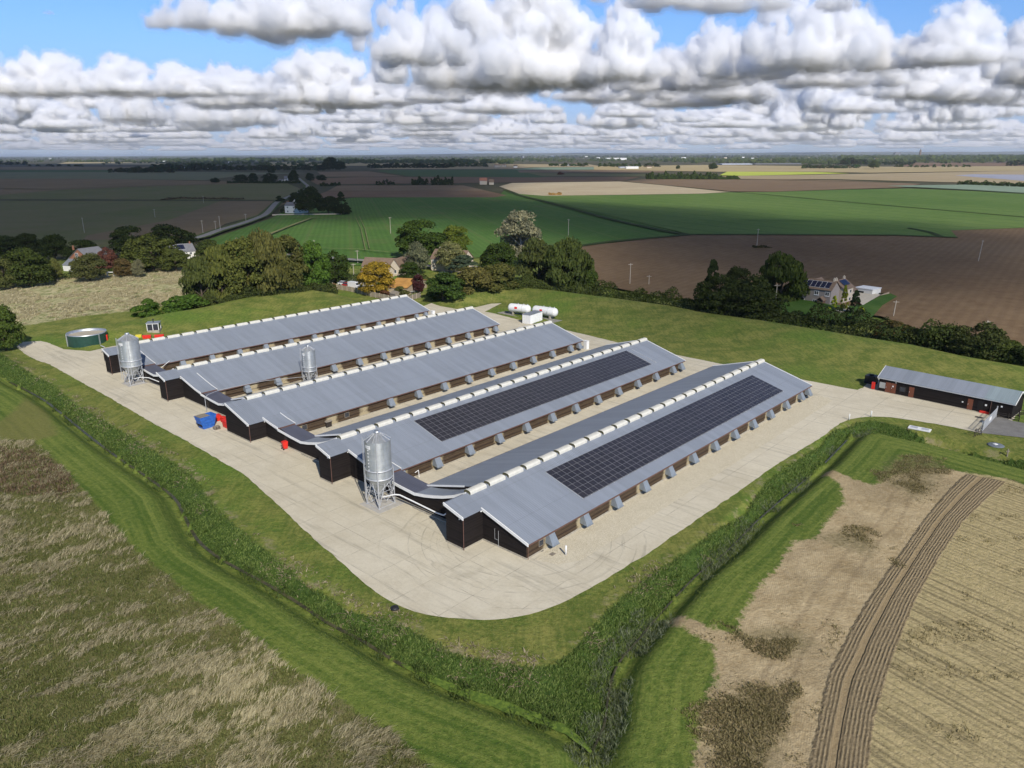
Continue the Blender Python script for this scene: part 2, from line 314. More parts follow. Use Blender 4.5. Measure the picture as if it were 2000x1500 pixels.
    plo = t.mix(t.ramp(ridh, .45, 1.25), (.19, .145, .082), (.39, .305, .18)); plo = t.mix(t.math('SUBTRACT', 1.0, smoothlane), plo, t.mix(t.ramp(n_vf, .3, .7), (.25, .185, .10), (.33, .255, .145)))
    mplo = mask('d_plo', .8, .12); col = t.mix(mplo, col, plo)
    hgt = t.math('ADD', t.math('MULTIPLY', n_vf, .10), t.math('ADD', t.math('MULTIPLY', n_fin, .22), t.math('ADD', t.math('MULTIPLY', t.math('MULTIPLY', ridh, mplo), .22), t.math('MULTIPLY', t.math('MULTIPLY', rows, mask('d_stub', 0, .3)), .025))))
    return t.fin(col, .95, 0, t.bump(hgt, 1.0, .9), .1)
a_ = G(1824, 1116); b_ = G(2000, 1192); STUB_ANG = math.degrees(math.atan2(b_[1] - a_[1], b_[0] - a_[0]))
# outside of the outer ditch line on the left = mown green strip ; same for the right strip
d_green = np.where((d_reed < 0) & ((s_w1 < 0) | (d_w2 < d_w1)) & (d_yard < 0), np.minimum(-d_reed, d_w), -np.abs(d_w) * 1.0)
yard_side = inside(PX, PY, GL(REED_IN) + [(270, 250), (270, 400), (-270, 400), (-270, 150)])
d_green = np.where(yard_side, -np.minimum(np.abs(d_reed), 20), np.where(d_reed > 0, -d_reed, d_w))
d_stub = np.where(d_plo > 0, -1.0, np.where(inside(PX, PY, GL(PLO_L) + [(300, 150), (300, 28), (60, 28)]), 1.0, -1.0) * d_pe)
lm = land_material()
nyr = len(ys)
ii, jj = np.meshgrid(np.arange(nyr - 1), np.arange(NXG), indexing='ij'); i0 = (ii * _nx + jj).ravel()
FQ = np.stack([i0, i0 + 1, i0 + _nx + 1, i0 + _nx], 1)
cx = PX[i0] + .25; cyy = PY[i0] + .25
reg = np.zeros(len(FQ), int)
reg[d_green[i0] > 0] = 1; reg[d_reed[i0] > 0] = 2; reg[d_mead[i0] > 0] = 3; reg[d_tan[i0] > 0] = 4; reg[(d_soil[i0] > 0)] = 5; reg[(d_soil[i0] > 0) & (d_stub[i0] > 0)] = 6; reg[d_plo[i0] > 0] = 7
VV = np.stack([PX, PY, PZ], 1)
ATT = dict(d_w=d_w, d_reed=d_reed, d_green=d_green, d_mead=d_mead, d_soil=d_soil, d_plo=d_plo, d_pe=d_pe, d_weed=d_weed, d_bare=d_bare, d_tan=d_tan, d_stub=d_stub, pq=pq)
# analytic normals keep the borders between the sheets seamless
Zg = PZ.reshape(nyr, _nx); gy, gx = np.gradient(Zg, ys, xs); NRM = np.stack([-gx.ravel(), -gy.ravel(), np.ones(len(PX))], 1); NRM /= np.linalg.norm(NRM, axis=1)[:, None]
names = ['grass_verge', 'mown_grass_strip', 'ditch_bank', 'rough_meadow_ground', 'tan_rough_field', 'bare_soil', 'stubble_field', 'ploughed_strip']
for r, nm in enumerate(names):
    f = FQ[reg == r]
    if len(f) == 0: continue
    uq, inv = np.unique(f, return_inverse=True)
    o = npmesh(nm, VV[uq], inv.reshape(f.shape), lm, smooth=True); tag(o, kind='structure')
    for k, a in ATT.items():
        at = o.data.attributes.new(k, 'FLOAT', 'POINT'); at.data.foreach_set('value', a[uq].astype(np.float32))
    o.data.normals_split_custom_set_from_vertices([tuple(q) for q in NRM[uq]])

# wide ground out to the horizon (a frame round the detailed sheet)
def field_mat(name, c1, c2, nscale=.012, stripe=None, sang=0.0, fine=.25, dirt=None):
    t = NT(name); P = t.pos(); a = t.noise(nscale, t.mapv(P, (1, .55, 1)), 5, .6); b = t.noise(fine, P, 5, .7); c = t.noise(fine * 6, P, 3, .7)
    k = t.math('ADD', t.math('MULTIPLY', a, .5), t.math('ADD', t.math('MULTIPLY', b, .32), t.math('MULTIPLY', c, .18)))
    col = t.mix(t.ramp(k, .36, .64), c1, c2)
    if stripe:
        for sp, wd, cc, am in stripe:
            s = t.sep(t.mapv(P, (1, 1, 1), (0, 0, -sang)))[1]
            q = t.math('PINGPONG', t.math('ADD', s, t.math('MULTIPLY', b, wd * .7)), sp / 2)
            col = t.mix(t.math('MULTIPLY', t.ramp(q, wd * .4, wd * .9, 1, 0), am), col, cc)
    if dirt: col = t.mix(t.math('MULTIPLY', t.ramp(t.noise(.02, P, 5, .65), .55, .7), dirt[1]), col, dirt[0])
    return t.fin(col, .95, 0, t.bump(t.math('ADD', b, c), .5, .6), .1)
BIG = 90000.0
gm = field_mat('open_fen', (.045, .050, .020), (.10, .085, .05), .0012, fine=.02)
def ring():
    xa, xb = XR; ya, yb = YR; mb = MB()
    V = [(-BIG, -2000, 0), (BIG, -2000, 0), (BIG, BIG, 0), (-BIG, BIG, 0), (xa, ya, 0), (xb, ya, 0), (xb, yb, 0), (xa, yb, 0)]
    V = [(x, y, -.02) for x, y, z in V]
    return mb.add(V, [(0, 1, 5, 4), (1, 2, 6, 5), (2, 3, 7, 6), (3, 0, 4, 7)])
tag(ring().build('ground', gm), kind='structure')

def sheet(name, pts, z, mat, kind='structure'):
    me = bpy.data.meshes.new(name); bm = bmesh.new(); vsx = [bm.verts.new((x, y, z)) for x, y in pts]; f = bm.faces.new(vsx)
    bm.normal_update()
    if f.normal.z < 0: f.normal_flip()
    bmesh.ops.triangulate(bm, faces=[f]); bm.to_mesh(me); bm.free(); me.materials.append(mat)
    o = bpy.data.objects.new(name, me); COL.objects.link(o); return tag(o, kind=kind)
# concrete yard: slabs with joints, tyre arcs and stains
def conc_mat():
    t = NT('yard_concrete'); P = t.pos(); L = t.mapv(P, (1, 1, 1), (0, 0, -SHROT)); s = t.sep(L)
    big = t.noise(.05, P, 5, .6); mid = t.noise(.35, P, 6, .7); fin = t.noise(3, P, 4, .7)
    k = t.math('ADD', t.math('MULTIPLY', big, .4), t.math('ADD', t.math('MULTIPLY', mid, .35), t.math('MULTIPLY', fin, .25)))
    col = t.mix(t.ramp(k, .36, .62), (.48, .43, .32), (.60, .55, .43))
    bx = t.math('FLOOR', t.math('DIVIDE', s[0], 4.9)); by = t.math('FLOOR', t.math('DIVIDE', s[1], 5.6))
    cell = t.n('TexWhiteNoise', dict(noise_dimensions='2D'), Vector=t.n('CombineXYZ', None, i0=bx, i1=by, i2=0.0).outputs[0]).outputs[0]
    col = t.mix(t.math('MULTIPLY', cell, .10), col, (.34, .31, .25))
    j1 = t.math('PINGPONG', t.math('ADD', s[0], .0), 4.9 / 2); j2 = t.math('PINGPONG', s[1], 5.6 / 2)
    jn = t.math('MINIMUM', j1, j2); col = t.mix(t.math('MULTIPLY', t.ramp(jn, .02, .08, 1, 0), t.ramp(mid, .42, .60, .06, .5)), col, (.14, .125, .10))
    r = t.n('VectorMath', dict(operation='DISTANCE'), i0=P, i1=tuple(Wp(62, -55))).outputs['Value']
    rn = t.noise(1.0, t.n('CombineXYZ', None, i0=t.math('MULTIPLY', r, 1.6), i1=t.math('MULTIPLY', big, 4.0), i2=0.0).outputs[0], 4, .65)
    arc = t.math('MULTIPLY', t.ramp(rn, .54, .66), t.math('MULTIPLY', t.ramp(r, 6, 9), t.ramp(r, 12, 19, 1, 0)))
    col = t.mix(t.math('MULTIPLY', arc, .5), col, (.17, .155, .13))
    st = t.noise(1.0, t.n('CombineXYZ', None, i0=t.math('MULTIPLY', s[0], .9), i1=t.math('MULTIPLY', s[1], .05), i2=0.0).outputs[0], 5, .65)
    col = t.mix(t.math('MULTIPLY', t.ramp(st, .52, .68), .34), col, (.20, .185, .15))
    col = t.mix(t.math('MULTIPLY', t.ramp(t.noise(.09, P, 4, .7), .60, .72), .3), col, (.20, .175, .12))
    return t.fin(col, .9, 0, t.bump(fin, .02, .5), .15)
def ragged(pts, amp=.18, step=.8):
    out = []; n = len(pts)
    for i in range(n):
        a = np.array(pts[i]); b = np.array(pts[(i + 1) % n]); L = np.linalg.norm(b - a); k = max(1, int(L / step)); nr = np.array([-(b - a)[1], (b - a)[0]]) / max(L, 1e-6)
        for q in range(k):
            p = a + (b - a) * q / k; out.append(tuple(p + nr * (mnoise.noise((p[0] * .6, p[1] * .6, 0)) * amp + mnoise.noise((p[0] * 2.3, p[1] * 2.3, 4)) * amp * .5)))
    return out
def spline(pts, n=4):
    out = []; P = [np.array(p) for p in pts]
    for i in range(len(P) - 1):
        p0 = P[max(i - 1, 0)]; p1 = P[i]; p2 = P[i + 1]; p3 = P[min(i + 2, len(P) - 1)]
        for k in range(n):
            s = k / n; out.append(tuple(.5 * ((2 * p1) + (p2 - p0) * s + (2 * p0 - 5 * p1 + 4 * p2 - p3) * s * s + (3 * p1 - p0 - 3 * p2 + p3) * s ** 3)))
    return out + [tuple(P[-1])]
yo = len(YARD_OUT)
yard_s = ragged(spline(yard[:yo], 3) + yard[yo:])
cm = conc_mat(); sheet('concrete_yard', yard_s, .012, cm)
am = plain('asphalt', (.17, .165, .155), .9, 0, .2, .6); sheet('asphalt_road', asph, .014, am)
def gravel_mat():
    t = NT('gravel'); P = t.pos(); v = t.n('TexVoronoi', None, Vector=P, Scale=16.0).outputs['Color']; f = t.sep(v)[0]; b = t.noise(.5, P, 4, .6); c = t.noise(14, P, 2, .6)
    col = t.mix(t.ramp(t.math('ADD', t.math('MULTIPLY', f, .6), t.math('MULTIPLY', b, .4)), .25, .75), (.50, .44, .31), (.66, .60, .46)); col = t.mix(t.ramp(c, .58, .72, 0, .6), col, (.16, .13, .08))
    return t.fin(col, .95, 0, t.bump(f, .04, .8), .1)
gv = [Wp(60.6, -50.7)[:2], Wp(141.5, -50.7)[:2], Wp(142.6, -49.6)[:2], Wp(142.6, -47.6)[:2], Wp(141.2, -46.4)[:2], Wp(100, -46.2)[:2], Wp(62.6, -46.2)[:2], Wp(60.0, -47.6)[:2], Wp(59.0, -50.2)[:2]]
sheet('gravel_strip', [tuple(p) for p in gv], .018, gravel_mat())
sheet('grass_gap', [tuple(Wp(a, b)[:2]) for a, b in ((66, -129.5), (80, -130.2), (92, -129.8), (110, -130.3), (110, -128.6), (90, -127.8), (66, -128.2))], .017, field_mat('sparse_grass', (.06, .09, .02), (.30, .27, .17), .3, fine=1.5))

# ditch water: a ribbon at the bottom of the ditches, duckweed at the lower end
def ribbon(name, pts, w, z, mat, kind='structure'):
    P = [np.array(p) for p in pts]; V = []
    for i, p in enumerate(P):
        d = P[min(i + 1, len(P) - 1)] - P[max(i - 1, 0)]; d = d / np.linalg.norm(d); nr = np.array([-d[1], d[0]]); ww = w[i] if hasattr(w, '__len__') else w
        zz = z(p) if callable(z) else z
        V += [(*(p + nr * ww / 2), zz), (*(p - nr * ww / 2), zz)]
    Fc = [(2 * i, 2 * i + 1, 2 * i + 3, 2 * i + 2) for i in range(len(P) - 1)]
    o = npmesh(name, V, Fc, mat); return tag(o, kind=kind)
wm = NT('ditch_water'); wp_ = wm.pos(); wmt = wm.fin(wm.mix(wm.ramp(wm.noise(1.5, wp_, 4, .6), .4, .6), (.035, .034, .018), (.08, .075, .035)), .35, 0, wm.bump(wm.noise(3, wp_, 2), .01, .3), .5)
ribbon('ditch_water', spline(w1[:-2], 3), .4, WZ, wmt)
ribbon('ditch_water', spline(w2[:15], 3), .2, WZ - .01, wmt)
dk = NT('duckweed'); dp_ = dk.pos(); dkm = dk.fin(dk.mix(dk.ramp(dk.noise(2.5, dp_, 5, .7), .4, .6), (.06, .105, .014), (.125, .185, .025)), .8)
i_a = 18; dkp = spline(w1[i_a:-2], 3); nk_ = len(dkp); ribbon('duckweed', dkp, [max(.06, 1.25 * math.sin(math.pi * (k + .3) / nk_) ** .7 * (.6 + .5 * abs(math.sin(k * 1.7)))) for k in range(nk_)], WZ + .02, dkm)
# ------------------------------------------------------------------ sheds
def roof_mat(name, c=(.215, .24, .28)):
    t = NT(name); P = t.obj(); s = t.sep(P)
    rib = t.math('SINE', t.math('MULTIPLY', s[0], 6.283 / .34)); sheetn = t.n('TexWhiteNoise', dict(noise_dimensions='1D'), W=t.math('FLOOR', t.math('DIVIDE', s[0], 1.0))).outputs[0]
    streak = t.noise(1.0, t.mapv(P, (1.3, .12, .12)), 5, .65); big = t.noise(.09, P, 4, .6); fin = t.noise(4, P, 3, .6)
    k = t.math('ADD', t.math('MULTIPLY', streak, .5), t.math('ADD', t.math('MULTIPLY', big, .35), t.math('MULTIPLY', sheetn, .15)))
    col = t.mix(t.ramp(k, .3, .7), tuple(q * .87 for q in c), tuple(min(1, q * 1.08) for q in c))
    dirt = t.noise(1.0, t.mapv(P, (2.2, .25, .25)), 6, .75); col = t.mix(t.ramp(dirt, .56, .74, 0, .30), col, (.15, .15, .145))
    lap = t.math('PINGPONG', t.math('ADD', s[1], 1.6), 2.65); col = t.mix(t.ramp(lap, .02, .09, .30, 0), col, (.14, .15, .17))
    col = t.mix(t.ramp(fin, .6, .8, 0, .12), col, (.16, .16, .16))
    return t.fin(col, .55, 0, t.bump(rib, .025, .45), .35)
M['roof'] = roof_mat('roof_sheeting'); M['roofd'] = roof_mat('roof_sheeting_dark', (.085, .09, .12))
def clad_mat(name, c1, c2, pale_tone=0.0, vert=False):
    t = NT(name); P = t.obj(); s = t.sep(P)
    z = s[2] if not vert else s[1]
    bd = t.math('PINGPONG', z, .085); lines = t.ramp(bd, .0, .018, .45, 1.0)
    bt = t.n('TexWhiteNoise', dict(noise_dimensions='1D'), W=t.math('FLOOR', t.math('DIVIDE', z, .17))).outputs[0]
    f = t.noise(1.0, t.mapv(P, (.6, .6, 5)), 5, .7); k = t.math('ADD', t.math('MULTIPLY', f, .7), t.math('MULTIPLY', bt, .3))
    col = t.mix(t.ramp(k, .3, .7), c1, c2)
    if pale_tone:
        per = t.math('PINGPONG', t.math('SUBTRACT', s[0], 3.9), 6.72 / 2)      # pale sunny patches painted into the boards, strongest beside each hood
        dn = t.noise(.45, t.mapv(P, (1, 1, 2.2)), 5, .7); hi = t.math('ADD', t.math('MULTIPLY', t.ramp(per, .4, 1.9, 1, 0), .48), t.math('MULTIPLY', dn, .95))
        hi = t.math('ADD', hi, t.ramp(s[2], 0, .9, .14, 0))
        col = t.mix(t.math('MULTIPLY', t.ramp(hi, .68, 1.0), pale_tone), col, (.40, .34, .22))
    col = t.mix(1.0, col, t.n('CombineColor', None, i0=lines, i1=lines, i2=lines).outputs[0], 'MULTIPLY')
    return t.fin(col, .85, 0, t.bump(lines, .02, .6), .15)
M['clad'] = clad_mat('black_boarding', (.010, .008, .008), (.019, .015, .014))
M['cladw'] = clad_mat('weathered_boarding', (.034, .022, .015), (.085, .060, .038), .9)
def solar_mat():
    t = NT('solar_panel_glass'); P = t.obj(); s = t.sep(P)
    def grid(w, per, lw, off=0.0): return t.ramp(t.math('PINGPONG', t.math('ADD', w, off), per / 2), lw * .5, lw * 1.1, 1, 0)
    g = t.math('MAXIMUM', grid(s[0], 1.133, .026), grid(s[1], .93, .018)); cells = t.math('MAXIMUM', grid(s[0], .1888, .009), grid(s[1], .155, .009)); half = grid(s[0], 1.133, .012, .5665)
    cn = t.n('TexWhiteNoise', dict(noise_dimensions='2D'), Vector=t.n('CombineXYZ', None, i0=t.math('FLOOR', t.math('DIVIDE', s[0], 1.133)), i1=t.math('FLOOR', t.math('DIVIDE', s[1], .93)), i2=0.0).outputs[0]).outputs[0]
    col = t.mix(cn, (.014, .014, .020), (.024, .023, .031)); col = t.mix(t.math('MULTIPLY', cells, .25), col, (.12, .12, .14)); col = t.mix(t.math('MULTIPLY', half, .45), col, (.20, .20, .22))
    col = t.mix(t.math('MULTIPLY', g, .85), col, (.36, .36, .36))
    return t.fin(col, .42, 0, None, .25)
M['solar'] = solar_mat()

RZ = 5.15; EZ = 2.12; EW = 10.45; SL = (RZ - EZ) / EW
def vent_mesh():
    mb = MB(); w = .56
    prof = [(-w, -.12), (w, -.12), (w, .22), (w * .72, .36), (w * .3, .42), (-w * .3, .42), (-w * .72, .36), (-w, .22)]
    mb.prism(prof, 0, 2.95)
    mb.box(.35, .42, -w - .02, w + .02, .02, .30); mb.box(2.5, 2.57, -w - .02, w + .02, .02, .30)
    return mb
def ridge_base(x0, x1, mb): mb.prism([(-.3, -.1), (.3, -.1), (.22, .10), (-.22, .10)], x0, x1); return mb
def hood_mesh():
    """wedge-shaped inlet hood: flares outward and downward, bottom open"""
    mb = MB(); w = .62
    P = [(0, 0.0), (.0, -.25), (-.0, 0)]
    top = [(-w * .80, -.05, .0), (w * .80, -.05, .0), (w * .80, -.42, -.10), (-w * .80, -.42, -.10)]
    bot = [(-w, -.0, -1.35), (w, -.0, -1.35), (w * 1.0, -1.18, -1.50), (-w * 1.0, -1.18, -1.50)]
    v = top + bot; f = [(0, 1, 2, 3), (3, 2, 6, 7), (0, 3, 7, 4), (1, 5, 6, 2)]
    mb.add(v, f); inn = [(a * .93, b * .95 - .02, c - .04 if c > -1 else c - .02) for a, b, c in v]; mb.add(inn, [q[::-1] for q in f])
    mb.box(-w * 1.02, w * 1.02, -1.22, -1.17, -1.56, -1.44); return mb
vproto = None; hproto = None; lproto = None
sheds = []
ROWS = {5: dict(r=-61.0, f=58.4), 4: dict(r=-88.45, f=58.95), 3: dict(r=-115.95, f=59.35), 2: dict(r=-143.45, f=59.95), 1: dict(r=-170.9, f=60.2)}
LBL = {1: 'poultry shed farthest from the camera, the grass bank behind its white ridge vents',
       2: 'second poultry shed from the back, the small silo standing at its side wall',
       3: 'middle poultry shed with plain roof and the widest black porch, beside the blue skip',
       4: 'poultry shed with solar panels next to the tall silo, second from the gravel side',
       5: 'nearest poultry shed with a full-length row of solar panels, standing on the gravel strip'}
for k in (5, 4, 3, 2, 1):
    R_ = ROWS[k]; r = R_['r']; f = R_['f']; L = 141.0 - f
    root = thing('poultry_shed', LBL[k], 'shed', Wp(f, r), SHROT, 'row of five long poultry sheds')
    X0 = .0; X1 = L
    # roof: two sheets with thickness, slight overhang
    e = EW; t_ = .09
    rm = MB(); ov = .22
    rm.prism([(-e, EZ), (0, RZ), (0, RZ + t_), (-e, EZ + t_)], X0 - ov, X1 + ov); rm.build('roof', M['roof'], root); rm = MB()
    XL = X0 - ov if k == 1 else X0 + 2.95
    rm.prism([(0, RZ - .003), (e, EZ), (e, EZ + t_), (0, RZ + t_ - .003)], XL, X1 + ov)
    rm.build('roof', M['roof'], root)
    # walls
    yw = 10.0; hz = RZ - SL * yw - .03
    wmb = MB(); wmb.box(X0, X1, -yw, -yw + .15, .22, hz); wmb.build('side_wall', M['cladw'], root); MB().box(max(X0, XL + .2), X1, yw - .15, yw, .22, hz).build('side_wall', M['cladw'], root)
    g = MB(); gp = [(-yw + .002, .22), (yw - .002, .22), (yw - .002, hz), (0, RZ - .03), (-yw + .002, hz)]
    g.prism(gp if k == 1 else [gp[0], (0, .22), (0, RZ - .03), gp[4]], X0 - .01, X0 + .14); g.build('gable_wall', M['clad'], root)
    if k != 1: g = MB(); g.prism([(.0, .22), gp[1], gp[2], (0, RZ - .03)], XL + .05, XL + .2); g.build('gable_wall', M['clad'], root)
    g = MB(); g.prism(gp, X1 - .14, X1 + .01); g.build('gable_wall', M['clad'], root)
    p = MB(); p.box(X0 - .06, X1 + .06, -yw - .06, yw + .06, 0, .22); p.build('plinth', M['conc'], root)
    # white bargeboards at the far gable; near gable where it shows
    for s in (-1, 1):
        bb = MB(); bb.prism([(s * (e + .03), EZ - .15), (0, RZ - .15), (0, RZ + .2), (s * (e + .03), EZ + .2)][::s], X1 + ov, X1 + ov + .12); bb.build('bargeboard', M['white'], root)
    bb = MB()
    if k == 5: bb.prism([(-(e + .03), EZ - .16), (-3.0, RZ - SL * 3.0 - .16), (-3.0, RZ - SL * 3.0 + .2), (-(e + .03), EZ + .2)], X0 - ov - .12, X0 - ov); bb.build('bargeboard', M['white'], root); bb = MB()
    if k != 1: bb.prism([(e + .03, EZ - .1), (3.2, RZ - SL * 3.2 - .1), (3.2, RZ - SL * 3.2 + .14), (e + .03, EZ + .14)][::-1], XL - .07, XL - .003)
    if bb.v: bb.build('bargeboard', M['white'], root)
    fm = MB(); fm.box(X0 - ov, X1 + ov, -e - .08, -e - .01, EZ - .10, EZ + .07); fm.build('gutter', M['trim'], root); MB().box(XL, X1 + ov, e + .01, e + .08, EZ - .10, EZ + .07).build('gutter', M['trim'], root)
    # ridge vents
    rb = ridge_base(X0 + .45, X1 + .15, MB()); rb.build('ridge_base', M['roof'], root).location = (0, 0, RZ + .02)
    if vproto is None: vproto = vent_mesh().build('ridge_vent', M['offwhite'], root); vproto.data.materials.append(plain('vent_end_mesh', (.085, .080, .040), .9, 0, .2, 2)); vproto.data.polygons[0].material_index = 1; vproto.data.polygons[1].material_index = 1
    nv = 24; pitch = (L + .3 + .45) / nv
    for i in range(nv):
        v = vproto if (k == 5 and i == 0) else vproto.copy()
        if v is not vproto: COL.objects.link(v)
        v.parent = root; v.location = (.35 + i * pitch, 0, RZ + .03); v.scale = ((pitch - .62) / 2.95, 1, 1)
    # inlet hoods
    if hproto is None: hproto = hood_mesh().build('air_inlet', M['galvhood'], root)
    n0 = {5: 62.5, 4: 63.0, 3: 74.0, 2: 66.5, 1: 66.5}[k]; hs = []; uu = 139.7
    while uu > n0 - 1: hs.append(uu); uu -= 3.4 if uu > 139 else 6.75
    hs = [139.7] + [136.3 - 6.72 * q for q in range(12)]
    hs = [h for h in hs if h > {5: 61, 4: 60, 3: 76, 2: 60, 1: 60}[k]]
    for q, h in enumerate(hs):
        hd = hproto if (k == 5 and q == 0) else hproto.copy()
        if hd is not hproto: COL.objects.link(hd)
        hd.parent = root; hd.location = (h - f, -yw, hz - .02)
    # porch
    pw = 3.1 if k != 3 else 7.0; po = {5: 3.3, 4: 3.3, 3: 3.1, 2: 3.2, 1: 3.2}[k]; pl = 0.0 if k != 3 else .85
    zr = RZ - SL * pw
    pm = MB(); pm.prism([(-pw + .15, .2), (pl, .2), (pl, RZ - .05 if pl == 0 else RZ - SL * pl - .05), (0, RZ - .05), (-pw + .15, zr + SL * .15 - .05)][:5], -po, -.02); pm.build('porch_wall', M['clad'], root)
    pr = MB(); pr.prism([(-pw - .1, zr - SL * .1 + .004), (.0, RZ + .004), (0, RZ + t_ + .004), (-pw - .1, zr - SL * .1 + t_ + .004)], -po - .2, -ov - .002)
    pr.prism([(0, RZ + .002), (pl + .35, RZ - SL * (pl + .35) + .002), (pl + .35, RZ - SL * (pl + .35) + t_), (0, RZ + t_ + .002)], -po - .2, -ov - .002); pr.build('porch_roof', M['roof'], root)
    pb = MB(); pb.prism([(-pw - .14, zr - SL * .14 - .16), (.1, RZ + SL * .1 - .2), (.1, RZ + .2), (-pw - .14, zr + .18)], -po - .32, -po - .2); pb.build('porch_bargeboard', M['white'], root)
    pp = MB(); pp.box(-po - .08, -.07, -pw + .07, pl + .05, 0, .2); pp.build('porch_plinth', M['conc'], root)
    dp = MB(); dp.bar((-po - .07, -pw + .05, .02), (-po - .07, -pw + .05, zr - .1), .05); dp.build('downpipe', M['trim'], root)
    for (lx, ly, lz) in ((-po - .05, -pw + .7, zr - .35), (-.35, -pw - .02 + .1, zr - .25)):
        lb = MB(); lb.lathe([(.0, -.09), (.09, -.06), (.09, .05), (0, .08)], 10); lo = lb.build('wall_lamp', M['lamp'], root); lo.location = (lx, ly, lz)
    if k == 5:
        wl = MB()
        for a, b in (((4.05 - 2.3, 1.75)), ((4.8 - 2.3, 1.0))): pass
        fr = MB(); x0 = 2.15; x1 = 3.0
        for q in ((x0, x1, .75, .80), (x0, x1, 1.5, 1.55), (x0, x0 + .05, .8, 1.5), (x1 - .05, x1, .8, 1.5)): fr.box(q[0], q[1], -yw - .05, -yw - .002, q[2], q[3])
        fo = fr.build('window', M['wood'], root); gb = MB(); gb.box(x0 + .05, x1 - .05, -yw - .02, -yw - .004, .8, 1.5); gb.build('pane', M['glass'], fo)
        cp = MB(); cp.bar((-.08, -5.6, .05), (-.08, -5.6, 2.2), .025); cp.bar((-.08, -5.0, .9), (-.08, -5.0, 2.3), .02); cp.bar((-.08, -5.6, .95), (-.08, -5.0, .95), .02); cp.build('wall_pipe', M['galvd'], root)
        dr = MB(); dr.bar((.15, -yw - .1, .02), (.15, -yw - .1, hz), .05); dr.build('downpipe', M['trim'], root)
    if k == 3:
        for x0 in (4.6, 13.2):
            fr = MB()
            for q in ((x0, x0 + 1, .7, .75), (x0, x0 + 1, 1.55, 1.6), (x0, x0 + .05, .75, 1.55), (x0 + .95, x0 + 1, .75, 1.55)): fr.box(q[0], q[1], -yw - .05, -yw - .002, q[2], q[3])
            fo = fr.build('window', M['wood'], root); gb = MB(); gb.box(x0 + .05, x0 + .95, -yw - .02, -yw - .004, .75, 1.55); gb.build('pane', M['glass'], fo)
    # solar arrays
    if k in (4, 5):
        ua, ub = (71.0, 132.2) if k == 5 else (72.2, 131.4)
        ya, yb = (-2.3, -8.6) if k == 5 else (-1.75, -8.05)
        sa = MB(); n = 36; a = math.atan(SL); ln = (ya - yb) / math.cos(a)
        sa.box(0, ub - ua, -ln, 0, 0, .045); so = sa.build('solar_array', M['solar'], root)
        so.location = (ua - f, ya, RZ + SL * ya + t_ + .09); so.rotation_euler = (a, 0, 0)
        rl = MB(); rl.box(0, .06, -ln, -.01, -.08, -.002)
        for q in range(1, 37): rl.box(q * 1.7 - .03, q * 1.7 + .03, -ln - .08, -.01, -.08, -.002)
        ro = rl.build('mounting_rail', M['galvd'], root); ro.location = so.location; ro.rotation_euler = so.rotation_euler
    sheds.append(root)
# faint rear details: white cabinet at the far corner of sheds 1 and 3
for r, ub in ((-160.3, 141.9), (-105.3, 141.9)):
    cb = MB(); cb.box(-.45, .45, -.5, .5, 0, 2.0); cb.box(-.5, .5, -.55, .55, 2.0, 2.06); cb.box(-.47, -.45, -.42, .42, .15, 1.9)
    o = cb.build('electric_cabinet', M['white'], None, Wp(ub + .3, r), SHROT)
    tag(o, 'white cabinet at the far corner of the ' + ('farthest' if r < -150 else 'middle') + ' poultry shed', 'cabinet')

